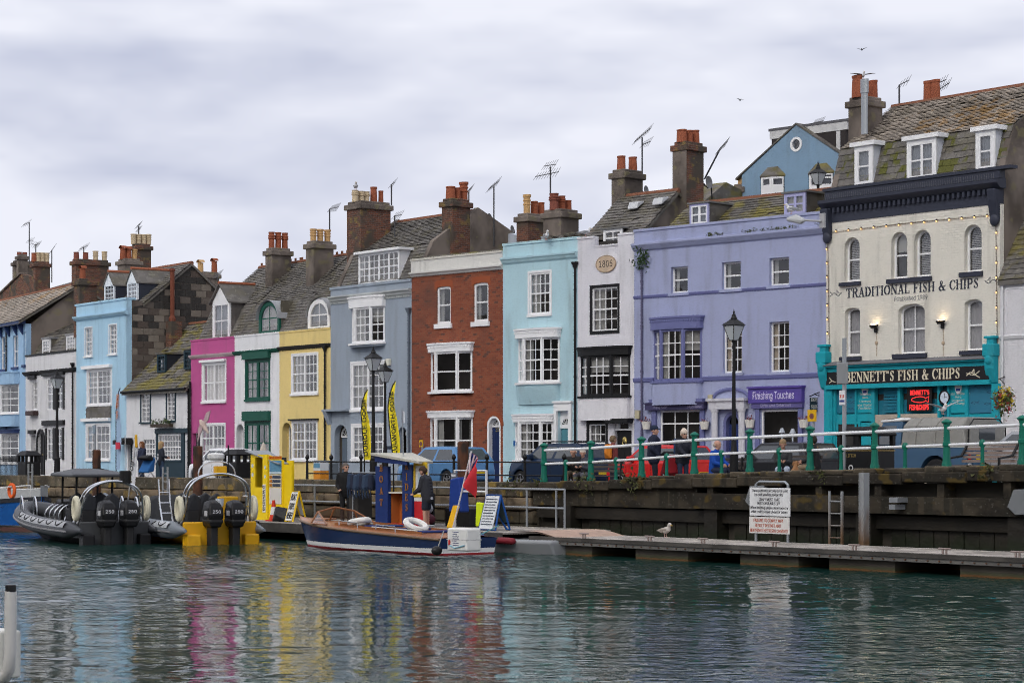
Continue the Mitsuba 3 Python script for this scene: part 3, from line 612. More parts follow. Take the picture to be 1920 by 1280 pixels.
h.put('parapet_coping', MB().box(-.02, h.L, -.05, .4, zt, zt + .09), BLACK)
zb = h.Z(110, 627, 1.1)
roof(h, [(.4, zt), (1.1, zb), (3.2, h.Z(145, 601, 3.2))], .0, h.L, back=(6.2, zt), sl=(.2, .3))
for x0, x1, y0, y1 in ((79, 92.5, 636, 665), (124, 140.5, 629, 659)): dormer(h, x0, y0, x1, y1, .45, 1.6, (3,), (2, 2), flat=.10, over=.05, cheek='slate', roofmat=C(.22, .22, .23, .7), frame_w=.06)
# pale blue house with the stone and slate hung gable
h = House('pale_blue_tall_house', 'tall pale blue house with two slate dormers and a patchy stone gable wall', 143, 237)
LB = (.37, .57, .72)
for q in ((160, 614.5, 173, 667.5), (205, 609, 219, 663.5)): hwin(h, *q, lights=(2,), rows=(3, 3), fw=.05, d=.07, bar=.03, curtain='side', sill=(.08, WHITE), casing=.05)
hwin(h, 165, 694, 208.5, 758, lights=(2, 3), rows=(3, 2), fw=.07, d=.04, curtain='side', sill=(.1, WHITE), casing=.12)
hwin(h, 163, 797, 206, 861, lights=(2, 3), rows=(2, 2), fw=.07, d=.04, curtain='low', sill=(.1, WHITE), casing=.1)
zt = h.Z(190, 568); zp = zt
za, e0, e1 = h.Z(351, 494, 3.6), 1.0, 6.4
zf = h.Z(270, 567, 1.0)
h.shell(P_(*LB), zt, 7, 'render_wall', gable=[(.303, -.4), (7.2, -.4), (7.2, zf - .6), (3.6, za - .05), (1.0, zf), (.303, zt)])
for y, px in ((690, (158, 211)), (789, (157, 209))): h.put('window_head', MB().box(h.U(px[0]), h.U(px[1]), -.2, -.003, h.Z(185, y) - .02, h.Z(185, y) + .14), WHITE)
cornice(h, h.Z(190, 597), ((0, 0), (.12, .05), (.22, .16), (.22, .22), (0, .22)), u0=-.05, u1=h.L + .2, mat=P_(*LB))
h.put('parapet_coping', MB().box(-.06, h.L + .03, -.06, .5, zt, zt + .10), P_(*LB))
key = h.put('slate_panel', MB().box(h.U(163), h.U(209), -.05, -.003, h.Z(185, 789), h.Z(185, 764)), 'slate')
for k in range(6):
    for j in range(9):
        a = h.U(163) + (h.U(209) - h.U(163)) * (j + .5 * (k % 2)) / 9.5; w = (h.U(209) - h.U(163)) / 9.5; z = h.Z(185, 789) + .12 * k
        h.put('slate', MB().ext(Polygon([(a + .01, z + .16), (a + .01, z + .04), (a + w / 2, z - .02), (a + w - .01, z + .04), (a + w - .01, z + .16)]), -.075 + .003 * (k % 2), -.052), 'slate', sub=key)
zc = zf - .35
roof(h, [(.9, zf - .05), (3.6, za)], -.05, h.L + .12, 'slate', back=(6.5, zf - .3), ridge='plain', sl=(.2, .3))
for x0, x1, y0, y1 in ((195, 213, 533, 567), (238, 257, 528, 563)):
    dormer(h, x0, y0, x1, y1, .95, 2.9, (3,), (2, 2), mat=C(.66, .70, .74, .5), cheek=C(.03, .035, .05, .7), gable=h.D(2, 1) / F * 22, over=.06, frame_w=.06)
# blocks of the gable wall
r = random.Random(5); bm = [('paint', c) for c in ((.17, .145, .12), (.12, .10, .085), (.085, .065, .055), (.035, .032, .03), (.21, .18, .15))]
gp = Polygon([(.32, 2.2), (7.1, 2.2), (7.1, zf - .7), (3.6, za - .18), (1.0, zf - .12), (.32, zt - .35)])
wall_key = [k for k in scene if k.startswith(h.key + '__side_wall')][-1]
z, row, cnt = 3.2, 0, 0
while z < za:
    t = .32 - .3 * (row % 2)
    while t < 7.1:
        g = sbox(t + .012, z + .010, t + .58, z + .31).intersection(gp); t += .592
        if g.area > .03:
            dk = .25 + .5 * smooth if (smooth := max(0, (z - 6.5) / 4)) else .2
            m = bm[3] if r.random() < min(.85, dk * (1.2 if z > 8.2 else .5)) else bm[r.choice((0, 0, 1, 1, 2, 2, 4))]
            cnt += 1
            if cnt <= 295: h.put('block', MB().ext(g, h.L + .003, h.L + .018 + r.uniform(0, .022), 'yz'), m, sub=wall_key)
    z += .325; row += 1
# flue on the brick pier
u = h.L + .25; tt = h.T(323, u)
k = h.put('flue_pier', MB().box(h.L + .01, h.L + .65, tt - .25, tt + .35, 3.4, h.Z(323, 603, tt)), 'old_brick')
h.put('flue_pipe', MB().lathe([(.0, 0), (.17, 0), (.17, .15), (.11, .3), (.11, h.Z(323, 510, tt) - h.Z(323, 603, tt)), (.15, h.Z(323, 508, tt) - h.Z(323, 603, tt)), (.15, h.Z(323, 504, tt) - h.Z(323, 603, tt)), (.0, h.Z(323, 503, tt) - h.Z(323, 603, tt))], (u, tt, h.Z(323, 603, tt)), 12), C(.16, .05, .03, .8), sub=k)
chimney(h, -.35, .7, 138, 174, 524, 600, 'old_brick', [('cowl', TERRA, .35, 20)], depth=1.0)
chimney(h, h.U(134, 5.2), .6, 134, 186, 489, 545, 'old_brick', [('plain', DKPOT, .08, 14), ('plain', DKPOT, .36, 14), ('ring', CREAMPOT, .66, 18), ('ring', CREAMPOT, .93, 18)], depth=2.1)
chimney(h, h.U(220, 4.6), .9, 220, 265, 486, 520, 'render_wall', [('cowl', TERRA, .12, 20), ('cowl', TERRA, .45, 19), ('ring', BUFF, .82, 20)], depth=1.0)
chimney(h, h.U(246, 6.4), .6, 246, 271, 459, 520, 'old_brick', [('ring', CREAMPOT, .0, 19), ('ring', CREAMPOT, .33, 19), ('ring', CREAMPOT, .66, 19), ('ring', CREAMPOT, .98, 20)], depth=.95)
chimney(h, h.U(368, 8.), .8, 368, 394, 512, 540, 'render_wall', [('cowl', BUFF, .05, 18), ('cowl', TERRA, .9, 22)], depth=1.0)
# white cottage with the mossy roof
h = House('mossy_roof_cottage', 'low white cottage with mossy yellow-green roof between pale blue and pink houses', 237, 358)
TEALD = C(.015, .035, .05)
for q in ((265, 738, 281.5, 791), (313, 735, 328, 788)): hwin(h, *q, lights=(2,), rows=(3, 3), fw=.05, d=.06, curtain='side', sill=(.08, TEALD), casing=.0)
for x in (263.5, 281.8, 311.5, 328.3): h.put('window_surround', MB().box(h.U(x), h.U(x + 1.7), -.03, -.002, h.Z(295, 790), h.Z(295, 736)), TEALD)
hwin(h, 267, 822, 290, 861, lights=(4,), rows=(2, 2), fw=.05, d=.06, curtain='side', sill=(.08, WHITE))
hwin(h, 297, 814, 340, 862, lights=(8,), rows=(2, 3), fw=.06, d=.03, curtain=None, sill=(.1, TEALD))
h.put('shopfront', MB().box(h.U(294), h.U(356), -.12, -.003, h.Z(325, 812), h.Z(325, 803)).box(h.U(341), h.U(347), -.06, -.003, -.2, h.Z(345, 812)).box(h.U(294), h.U(297), -.06, -.003, -.2, h.Z(296, 812)).box(h.U(297), h.U(341), -.06, -.003, -.2, h.Z(320, 865)), TEALD)
u0, u1, z0, z1 = h.rect(347.5, 826, 355, 890); h.hole(sbox(u0, -.2, u1, z1)); panel_door(h, u0, u1, z0, z1, .12, C(.62, .63, .64))
h.put('door_canopy', MB().hull([(h.U(x), t, z) for x in (232, 250) for t in (-.6, -.03) for z in (h.Z(241, 832), h.Z(241, 826))], .03).box(h.U(233), h.U(249), -.5, -.01, h.Z(241, 826), h.Z(241, 821)), BLACK)
u0, u1, z0, z1 = h.rect(240, 833, 248, 890); h.hole(sbox(u0, -.2, u1, z1)); panel_door(h, u0, u1, z0, z1, .15, TEALD)
ze = h.Z(297, 730)
h.shell(P_(.66, .66, .68), ze, 6, None)
zr = h.Z(350, 608, 3.6)
roof(h, [(-.28, ze - .05), (3.6, zr)], 0, h.L - .02, 'moss_slate', back=(7, ze), ridge='plain', sl=(.22, .3))
h.put('gutter', MB().tube([(0, -.34, ze - .07), (h.L, -.34, ze - .04)], .06, 6), BLACK)
for (x0, x1, y0, y1), t in (((294, 309.5, 664, 698), .62), ((344, 357.5, 656, 692), .62)):
    dormer(h, x0, y0, x1, y1, t, 2.6, (3,), (2, 2), mat=TEALD, cheek=C(.02, .022, .03, .7), flat=.08, over=.06, frame_w=.07, roofmat='moss_slate')
downpipe(h, h.L - .1, 0, ze - .3)
k = h.put('window_box', MB().box(h.U(295), h.U(330), -.4, -.16, h.Z(312, 801), h.Z(312, 795)), C(.05, .035, .025))
mb = MB(); rr = np.random.default_rng(3)
for _ in range(160):
    c = (rr.uniform(h.U(295), h.U(330)), rr.uniform(-.45, -.12), h.Z(312, 795) + rr.uniform(-.05, .22)); d = rr.normal(size=(3, 3)) * .045; mb.add(np.array(c) + d, [[0, 1, 2]])
h.put('foliage', mb, C(.05, .07, .025), sub=k)
# pink, white and green, yellow: three narrow houses under one slate mansard
def narrow(name, label, xl, xr, col, band, ytop, yc, mansard_d):
    h = House(name, label, xl, xr, 'three narrow houses sharing a mansard roof'); h.col = col; h.zt = h.Z((xl + xr) / 2, ytop); h.yc = yc
    return h
def finish_narrow(h, bandmat, seed, xm, ybreak, yridge, tr_=3.9):
    h.shell(h.col, h.zt, 7.5)
    cornice(h, h.Z(xm, h.yc) - .06, ((0, 0), (.06, .02), (.14, .10), (.16, .17), (0, .17)), mat=bandmat)
    h.put('parapet_coping', MB().box(0, h.L, -.04, .35, h.zt, h.zt + .07), h.col)
    zb = h.Z(xm, ybreak, 1.25)
    roof(h, [(.36, h.zt - .05), (1.25, zb), (tr_, h.Z(xm + 60, yridge, tr_))], 0, h.L, 'slate', back=(7.6, h.zt), ridge='crest', sl=(.155, .24), seed=seed)
h = narrow('pink_house', 'bright pink narrow house with white gabled dormer', 358, 440, P_(.46, .085, .25), None, 637, 668, 0)
hwin(h, 381, 682, 423, 752, lights=(3, 3), rows=(1, 1), fw=.06, d=.03, curtain='full', cmat=C(.5, .48, .46, .9), sill=(.1, WHITE), casing=.09)
h.put('window_head', MB().box(h.U(378), h.U(425), -.16, -.003, h.Z(402, 680) + .03, h.Z(402, 674)), WHITE)
hwin(h, 378, 796, 422, 872, lights=(3, 3), rows=(1, 2), fw=.06, d=.03, split=.68, curtain='low', cmat=C(.4, .4, .4, .9), casing=.08)
u0, u1, z0, z1 = h.rect(361, 812, 376, 890); h.hole(sbox(u0, -.2, u1, z1)); panel_door(h, u0, u1, z0, z1, .2, C(.04, .04, .045))
finish_narrow(h, P_(.50, .40, .42), 11, 399, 578, 500 + 6)
dormer(h, 398.5, 565, 430, 636, .42, 1.9, (2,), (1, 1), gable=.78, over=.14, frame_w=.13, roofmat='slate', arch=0)
downpipe(h, .06, 0, h.Z(360, 715), hopper=False)
h = narrow('white_green_house', 'white narrow house with dark green windows between pink and yellow', 440, 524, P_(.72, .72, .74), None, 629, 661, 0)
GREEN = C(.008, .075, .052)
hwin(h, 462, 676, 505, 748, lights=(2, 2), rows=(2, 2), mat=GREEN, fw=.09, d=.03, mull=.16, curtain='side', sill=(.1, GREEN), casing=.08)
hwin(h, 461, 793, 506, 868, lights=(2, 2), rows=(1, 1), mat=GREEN, fw=.1, d=.03, mull=.16, curtain='side', casing=.08)
for y, hh in ((675, .3), (791, .42)): h.put('window_head', MB().box(h.U(459), h.U(508), -.18, -.003, h.Z(483, y) + .05, h.Z(483, y) + .05 + hh), GREEN)
u0, u1, z0, z1 = h.rect(443, 795, 457, 890); h.hole(opening(u0, u1, -.2, z1, (u1 - u0) / 2)); panel_door(h, u0, u1, -.2, z1, .45, GREEN, label='dark green arched door')
finish_narrow(h, GREEN, 23, 482, 571, 494)
dormer(h, 485, 565, 523.5, 626, .42, 1.7, (2,), (1, 1), mat=GREEN, over=.14, frame_w=.15, arch=.42, cur='full', cmat=NET)
h = narrow('yellow_house', 'pale yellow narrow house with black drainpipe and brown cornice', 524, 620, P_(.72, .56, .225), None, 621, 652, 0)
hwin(h, 548, 664, 596, 737, lights=(3, 3), rows=(2, 2), fw=.07, d=.02, curtain='left', sill=(.1, WHITE), casing=.06)
hwin(h, 549, 790, 594.5, 861, lights=(3, 3), rows=(2, 2), fw=.07, d=.02, curtain=None, sill=(.1, WHITE), casing=.06)
h.put('window_head', MB().box(h.U(545), h.U(598), -.16, -.003, h.Z(571, 788), h.Z(571, 785)), BLACK)
u0, u1, z0, z1 = h.rect(529, 792, 546, 890); h.hole(opening(u0, u1, -.2, z1, (u1 - u0) / 2)); panel_door(h, u0 + .2, u1, -.2, z1 - .5, .4, BLACK); h.put('door_frame', MB().ext(opening(u0, u1, -.2, z1, (u1 - u0) / 2).difference(opening(u0 + .1, u1 - .1, -.3, z1 - .1, (u1 - u0) / 2 - .1)), .36, .42), WHITE)
finish_narrow(h, C(.02, .018, .017), 31, 572, 560, 486)
dormer(h, 577, 560, 618, 618, .42, 1.7, (2,), (1, 1), over=.1, frame_w=.16, arch=.42, cur='full', cmat=GREYD)
downpipe(h, h.U(612), 0, h.Z(612, 660))
chimney(h, h.U(497, 2.5), .62, 497, 546, 466, 545, 'render_wall', [('roll', TERRA, .16, 31), ('roll', TERRA, .5, 31), ('roll', TERRA, .85, 31)], label='rendered chimney with three red rolled pots')
chimney(h, h.U(573, 2.1), .68, 573, 626, 453, 515, 'render_wall', [('ring', BUFF, .18, 24), ('ring', BUFF, .52, 24), ('ring', BUFF, .88, 24)], label='rendered chimney with three buff pots')
# steel blue house
h = House('steel_blue_house', 'grey-blue house with white bowed upper window and wide roof dormer left of the brick house', 620, 772)
SB = (.33, .385, .46)
for a, b in (((660, 680, 721, 767), (2, 2)), ((661, 797, 719, 860), (2, 2))): hwin(h, *a, lights=(3, 3), rows=(2, 2), fw=.09, d=.03, curtain='left', cmat=NET, sill=(.1, WHITE), casing=.08)
bay(h, 660, 722, 577, 643, 556, 649, .34, (2, 3, 2), curtains=('full', 'left', 'top'), wallmat=B_(*SB), dent=False)
for q, sgn in (((627, 796, 651, 890), 0), ((747, 800, 762, 890), 0)):
    u0, u1, z0, z1 = h.rect(*q); r_ = (u1 - u0) / 2; h.hole(opening(u0, u1, -.2, z1, r_)); panel_door(h, u0 + .08, u1 - .06, -.2, z1 - r_ - .05, .38, C(.10, .13, .17)); fanlight(h, (u0 + u1) / 2, r_ - .08, z1 - r_ - .02, .36)
zt = h.Z(695, 531)
zb, zr = h.Z(735, 466, 1.25), h.Z(780, 412, 3.8)
h.shell(B_(*SB), zt, 7.5, 'render_wall', gable=[(.303, -.4), (7.4, -.4), (7.4, h.Z(978, 470, 7.)), (3.8, zr + .12), (1.25, zb + .1), (.303, zt)])
cornice(h, h.Z(695, 560), ((0, 0), (.07, .04), (.12, .14), (.20, .18), (.20, .24), (0, .24)), mat=P_(.42, .44, .44), dent=.12)
cornice(h, zt - .12, ((0, 0), (.07, .02), (.07, .12), (0, .12)), mat=B_(*SB))
h.put('door_hood', MB().box(h.U(614), h.U(658), -.35, -.003, h.Z(636, 771), h.Z(636, 767)).hull([(h.U(x), t, h.Z(636, y)) for x in (615, 621) for t, y in ((-.02, 795), (-.02, 772), (-.3, 772))], .02), B_(*SB))
h.put('house_nameplate', MB().box(h.U(723), h.U(737), -.02, -.003, h.Z(730, 842), h.Z(730, 836)), C(.02, .03, .05))
h.put('alarm_box', MB().hull([(h.U(x), t, h.Z(730, y)) for x in (728, 733) for t in (-.12, -.02) for y in (674, 684)], .03), C(.6, .58, .5))
roof(h, [(.36, zt - .05), (1.25, zb), (3.8, zr)], 0, h.L - .25, 'slate', ridge='plain', sl=(.16, .26), seed=41)
dormer(h, 672, 473, 748, 529, .40, 2.4, (2, 2, 2, 2), (2, 2), flat=.10, over=.16, frame_w=.05, cheek=WHITE, cur='none')
downpipe(h, h.L - .12, 0, h.Z(770, 590), C(.10, .12, .15))
chimney(h, -.30, 1.05, 650, 733, 380, 492, 'old_brick', [('roll', CREAMPOT, .05, 22), ('roll', CREAMPOT, .25, 21), ('roll', CREAMPOT, .42, 21), ('plain', TERRA, .66, 31), ('plain', TERRA, .90, 25, .11)], label='long brick chimney with five pots', capmat='render_wall')
# red brick house
h = House('red_brick_house', 'red brick house with white parapet and dark blue door', 772, 943)
for q in ((819, 537, 845, 607), (888, 530, 915.5, 603)):
    u0, u1, z0, z1 = hwin(h, *q, arch=.08, lights=(1,), rows=(1, 1), fw=.09, d=.10, curtain='side', sill=(.18, WHITE))
    h.put('brick_arch', MB().ext(opening(u0 - .12, u1 + .12, z1 - .1, z1 + .26, .1).difference(opening(u0, u1, z0, z1, .08 * (u1 - u0))), -.012, .02), C(.27, .07, .03, .85))
bay(h, 808, 886, 660, 734, 643, 737, .36, (1, 1, 1), (1, 1), curtains=(None,) * 3, wallmat='red_brick', side=.24)
bay(h, 807, 887, 783, 868, 770, 900, .36, (1, 1, 1), (1, 1), curtains=('side',) * 3, wallmat='red_brick', side=.24, dent=False)
mb = MB(); u0, u1 = h.U(808), h.U(886); w = u1 - u0; zz = h.Z(847, 738) - .08, h.Z(847, 770)
mb.ext(Polygon([(u0, -.003), (u0 + .24 * w, -.36), (u1 - .24 * w, -.36), (u1, -.003)]), zz[1], zz[0], 'xy'); h.put('bay_panel', mb, 'red_brick')
u0, u1, z0, z1 = h.rect(914, 780, 939, 900); r_ = (u1 - u0) / 2; h.hole(opening(u0, u1, -.2, z1, r_))
h.put('door_arch', MB().ext(opening(u0, u1, -.2, z1, r_).difference(opening(u0 + .10, u1 - .06, -.3, z1 - .08, r_ - .08)), -.03, .28), WHITE)
h.put('door_arch_trim', MB().ext(opening(u0 - .16, u1 + .16, z1 - r_, z1 + .16, r_ + .16).difference(opening(u0 - .01, u1 + .01, -.3, z1 + .01, r_)), -.035, .03), C(.25, .065, .03, .85))
panel_door(h, u0 + .1, u1 - .06, -.2, z1 - r_ - .06, .2, C(.012, .025, .085, .35), label='dark blue front door'); fanlight(h, (u0 + u1) / 2 + .02, r_ - .1, z1 - r_ - .02, .2)
text_on(h.key, h.M, '12', h.U(924), h.U(930), h.Z(927, 809), .14, .185, C(.6, .5, .2, .3, .8), 'door_number')
zt = h.Z(857, 482); zc = h.Z(857, 512)
h.shell('red_brick', zc, 7.5)
h.put('parapet', MB().box(0, h.L, -.06, .30, zc + .16, zt), P_(.62, .61, .58)); h.put('parapet_coping', MB().box(0, h.L, -.11, .36, zt + .002, zt + .08), P_(.55, .53, .48))
cornice(h, zc - .02, ((0, 0), (.08, .02), (.12, .09), (.22, .12), (.22, .176), (0, .176)), mat=P_(.58, .57, .55))
roof(h, [(.5, zt - .3), (3.2, zt + .3)], .1, h.L, 'slate', back=(7, zt - .3), sl=(.22, .3), seed=51)
h.put('parapet_growth', MB().hull([(a, b, c) for a in (.6, h.L) for b in (.4, .8) for c in (zt - .1, zt + .13)], .05), 'moss_slate')
chimney(h, -.28, .62, 828, 882, 374, 480, 'old_brick', [('plain', TERRA, .2, 24, .2), ('plain', TERRA, .55, 23), ('ring', TERRA, .92, 35, .19)], label='dark brick chimney with three red pots')
chimney(h, h.U(968, 5.), .65, 968, 1019, 403, 470, 'old_brick', [('ring', BUFF, .22, 37, .16), ('plain', TERRA, .55, 26), ('plain', TERRA, .85, 25)], capmat='render_wall', depth=1.6, label='squat chimney with one tall buff and two red pots')
mb = MB().ext(Polygon([(h.U(915, 6), 6), (h.U(985, 6), 6), (h.U(985, 6), h.Z(960, 452, 6)), (h.U(958, 6), h.Z(958, 437, 6)), (h.U(915, 6), h.Z(920, 455, 6))]), 6.0, 6.4); h.put('rear_gable', mb, P_(.45, .50, .58))
# cyan house
h = House('cyan_house', 'pale cyan painted brick house with bowed white bay between brick and white houses', 943, 1083)
CY = (.47, .68, .755)
hwin(h, 993, 511, 1032, 589, lights=(4,), rows=(2, 2), fw=.07, d=.05, curtain='left', cmat=NET, sill=(.09, WHITE), casing=.08)
bay(h, 972, 1050, 634, 717, 616, 758, .45, (2, 3, 2), curtains=('full', 'left', None), wallmat=B_(*CY), side=.28, skirt_taper=.75)
bay(h, 966, 1038, 791, 862, 776, 880, .32, (2, 3, 2), (2, 2), curtains=('full', 'left', None), wallmat=WHITE, side=.22)
u0, u1, z0, z1 = h.rect(1046, 770, 1068, 900); h.hole(sbox(u0, -.2, u1, z1))
h.put('door_surround', MB().box(h.U(1041), u0, -.12, .2, -.2, z1 + .28).box(u1, h.U(1073.5), -.12, .2, -.2, z1 + .28).box(u0, u1, -.12, .2, z1, z1 + .28).box(h.U(1040), h.U(1075), -.2, -.001, z1 + .283, z1 + .36), WHITE)
panel_door(h, u0 + .02, u1 - .02, -.2, h.Z(1057, 804), .22, C(.08, .22, .27, .4), label='teal front door'); fanlight(h, (u0 + u1) / 2, (u1 - u0) / 2 - .04, h.Z(1057, 797), .2)
h.put('fanlight_board', MB().ext(sbox(u0, h.Z(1057, 803), u1, z1).difference(opening(u0 + .04, u1 - .04, h.Z(1057, 797), h.Z(1057, 797) + (u1 - u0) / 2 - .04, (u1 - u0) / 2 - .04)), .17, .23), WHITE)
h.put('blue_plaque', MB().box(h.U(963), h.U(970), -.03, -.003, h.Z(967, 836), h.Z(967, 826)), C(.01, .10, .30))
zt = h.Z(1013, 455)
h.shell(B_(*CY), zt, 7.5)
cornice(h, h.Z(1013, 490), ((0, 0), (.08, .03), (.16, .13), (.22, .17), (.22, .24), (0, .24)), mat=B_(*CY)); h.put('parapet_coping', MB().box(0, h.L, -.06, .36, zt + .002, zt + .09), B_(*CY))
roof(h, [(.5, zt - .3), (3.4, zt + .62)], .1, h.L, 'slate', back=(7, zt - .3), sl=(.22, .3), seed=61)
downpipe(h, h.L - .07, 0, h.Z(1080, 505))
chimney(h, h.U(1018, 3.), .95, 1018, 1074, 395, 470, 'render_wall', [('roll', DKPOT, .12, 31, .2), ('roll', TERRA, .52, 28, .17), ('plain', TERRA, .88, 21)], depth=1.35, label='rendered chimney with three stout red pots')
h.put('vent_pipe', MB().cyl((h.U(987), 1.2, zt - .2), (h.U(987), 1.2, zt + .3), .09, 8).cyl((h.U(987), 1.2, zt + .3), (h.U(987), 1.2, zt + .34), .12, 8), GALV)
# white house dated 1805
h = House('white_dated_house', 'white painted brick house dated 1805 with black framed windows', 1083, 1189)
WH = (.76, .75, .80)
u0, u1, z0, z1 = hwin(h, 1111, 539, 1158.5, 620, lights=(4,), rows=(2, 2), fw=.05, d=.05, curtain='left', cmat=NET)
h.put('window_surround', MB().ext(sbox(u0 - .11, z0 - .11, u1 + .08, z1 + .1).difference(sbox(u0, z0, u1, z1)), -.05, .03), BLACK)
bay(h, 1089, 1182, 667, 742, 650, 787, .42, (2, 3, 2), curtains=('full', 'top', 'top'), mat=BLACK, wallmat=P_(.68, .67, .70), side=.27, dent=False)
for k in [k for k in scene if k.startswith(h.key) and k.endswith('glazing_bars')]: scene[k]['bsdf'] = {'type': 'ref', 'id': WHITE}
u0, u1, z0, z1 = hwin(h, 1105, 795, 1136, 866, lights=(3,), rows=(2, 2), fw=.05, d=.05, curtain='left', cmat=NET)
h.put('window_surround', MB().ext(sbox(u0 - .12, z0 - .11, u1 + .1, z1 + .14).difference(sbox(u0, z0, u1, z1)), -.05, .03), BLACK)
u0, u1, z0, z1 = h.rect(1152, 794, 1186, 910); u1 = min(u1, h.L - .12); h.hole(sbox(u0, -.2, u1, z1)); zd = h.Z(1169, 807)
panel_door(h, u0 + .05, u1 - .05, -.2, zd - .02, .15, BLACK, label='black front door with brass knocker')
h.put('door_knocker', MB().lathe([(0, 0), (.09, 0), (.1, .02), (.05, .03), (0, .03)], (0, 0, 0), 10, tr((u0 + u1) / 2, .13, h.Z(1169, 824)) @ rot([1, 0, 0], 90)).tube([((u0 + u1) / 2 + .09 * math.sin(a), .10, h.Z(1169, 829) + .11 * math.cos(a)) for a in np.linspace(0, 6.28, 12)], .02, 5), C(.65, .5, .18, .3, .9))
h.put('transom', MB().box(u0, u1, .05, .2, zd, zd + .07).box(u0 + .02, u0 + .2, .08, .16, zd + .07, z1).box(u1 - .2, u1 - .02, .08, .16, zd + .07, z1), WHITE)
h.put('pane', MB().sheet(sbox(u0 + .2, zd + .07, u1 - .2, z1), .12), 'pane_glass')
h.put('door_hood', MB().hull([(x, t, z) for x, z in ((u0 - .15, z1 + .03), (u0 - .25, z1 + .16), (u1 + .04, z1 + .03), (u1 + .1, z1 + .16)) for t in (-.42, -.03)], .02), BLACK)
zt = h.Z(1110, 447); zn = h.Z(1136, 462); ua, ub = h.U(1115), h.U(1158)
h.hole(sbox(ua, zn, ub, zt + 1))
h.shell(B_(*WH), zt, 7.5, 'render_wall', gable=[(.303, -.4), (6.6, -.4), (6.6, zt - .5), (3.2, h.Z(1225, 362, 3.2)), (.55, zt + .15), (.303, zt - .02)])
h.put('parapet_coping', MB().box(0, ua - .03, -.05, .35, zt + .002, zt + .08).box(ub + .03, h.L, -.05, .35, zt + .002, zt + .08).box(ua, ub, -.05, .35, zn + .002, zn + .06), B_(*WH))
g = np.linspace(0, 2 * math.pi, 28, endpoint=False); cu, cz, ru, rz = h.U(1137), h.Z(1137, 495), h.U(1155.5) - h.U(1137), .30
k = h.put('date_plaque', MB().ext(Polygon([(cu + ru * math.cos(a), cz + rz * math.sin(a)) for a in g]), -.05, -.003), ('paint', (.52, .40, .29)))
h.put('plaque_rim', MB().tube([(cu + ru * math.cos(a), -.05, cz + rz * math.sin(a)) for a in g], .02, 5, closed=True), ('paint', (.36, .26, .18)), sub=k)
text_on(k, h.M, '1805', cu - .68 * ru, cu + .68 * ru, cz - .11, .23, -.051, C(.03, .03, .03), 'lettering')
roof(h, [(.55, zt + .12), (3.2, h.Z(1225, 362, 3.2))], .0, h.L + .1, 'slate', back=(6.6, zt - .4), ridge='plain', sl=(.22, .3), seed=71, parts=(0,))
dormer(h, 1131, 430, 1166, 461, .40, 1.6, (2,), (1, 1), flat=.06, over=.10, frame_w=.06, cheek=BLACK, roofmat=C(.12, .12, .12, .8), cmat=NET)
for x, y in ((1191, 387), (1237, 379)):
    u = h.U(x, 2.1); z = h.Z(x, y, 2.1); h.put('roof_vent', MB().hull([(u + a, 2.1 + b, z + c) for a in (-.2, .2) for b, c in ((-.2, -.08), (-.1, .12), (.3, .16))], .03), C(.5, .51, .53, .5))
chimney(h, -.35, .68, 1146, 1206, 320, 390, 'render_wall', [('plain', TERRA, .18, 27, .17), ('plain', TERRA, .80, 28, .17)], label='rendered chimney with two terracotta pots')
# purple shop house
h = House('purple_shop_house', 'wide lavender house with two ground floor shop windows and columned doorway', 1189, 1549)
PU, PD = (.325, .355, .53), C(.13, .14, .30, .55)
PP = P_(*PU)
for q in ((1258, 500, 1289.5, 549), (1353.5, 491, 1389, 542), (1442.5, 483, 1479.5, 535)): hwin(h, *q, lights=(1,), rows=(1, 1), fw=.06, d=.22, curtain='side', sill=(.10, PP))
for q in ((1355, 605, 1391, 699), (1442.5, 603, 1479.5, 697)): hwin(h, *q, lights=(3,), rows=(2, 2), fw=.06, d=.22, bar=.028, curtain='side', cmat=C(.36, .31, .25, .9), sill=(.10, PP))
bay(h, 1226, 1317, 618, 714, 594, 758, .5, (2, 3, 2), curtains=('full', 'side', 'top'), mat=PD, wallmat=PP, side=.27, headmat=PD)
for k in [k for k in scene if k.startswith(h.key) and (k.endswith('glazing_bars'))]: scene[k]['bsdf'] = {'type': 'ref', 'id': WHITE}
u0, u1, z0, z1 = hwin(h, 1237, 769, 1314, 866, lights=(3,), rows=(1, 1), fw=.06, d=.12, split=.76, curtain=None, mat=WHITE)
k = h.put('shop_fascia', MB().box(h.U(1216), h.U(1326), -.3, -.003, h.Z(1270, 768), h.Z(1270, 757)).box(h.U(1213), h.U(1328), -.36, -.003, h.Z(1270, 757) + .003, h.Z(1270, 754)), C(.05, .045, .11))
text_on(k, h.M, 'Finishing Touches', h.U(1232), h.U(1258), h.Z(1245, 765.5), .09, -.302, C(.30, .28, .42), 'lettering'); text_on(k, h.M, 'Gifts and Interiors', h.U(1296), h.U(1322), h.Z(1308, 764.5), .09, -.302, C(.30, .28, .42), 'lettering')
for a in (1224, 1314.5): h.put('shop_pilaster', MB().box(h.U(a), h.U(a + 8), -.12, -.003, -.2, h.Z(a, 768)), PD)
h.put('awning_box', MB().box(h.U(1224), h.U(1324), -.34, -.003, h.Z(1273, 755), h.Z(1273, 748)), PD)
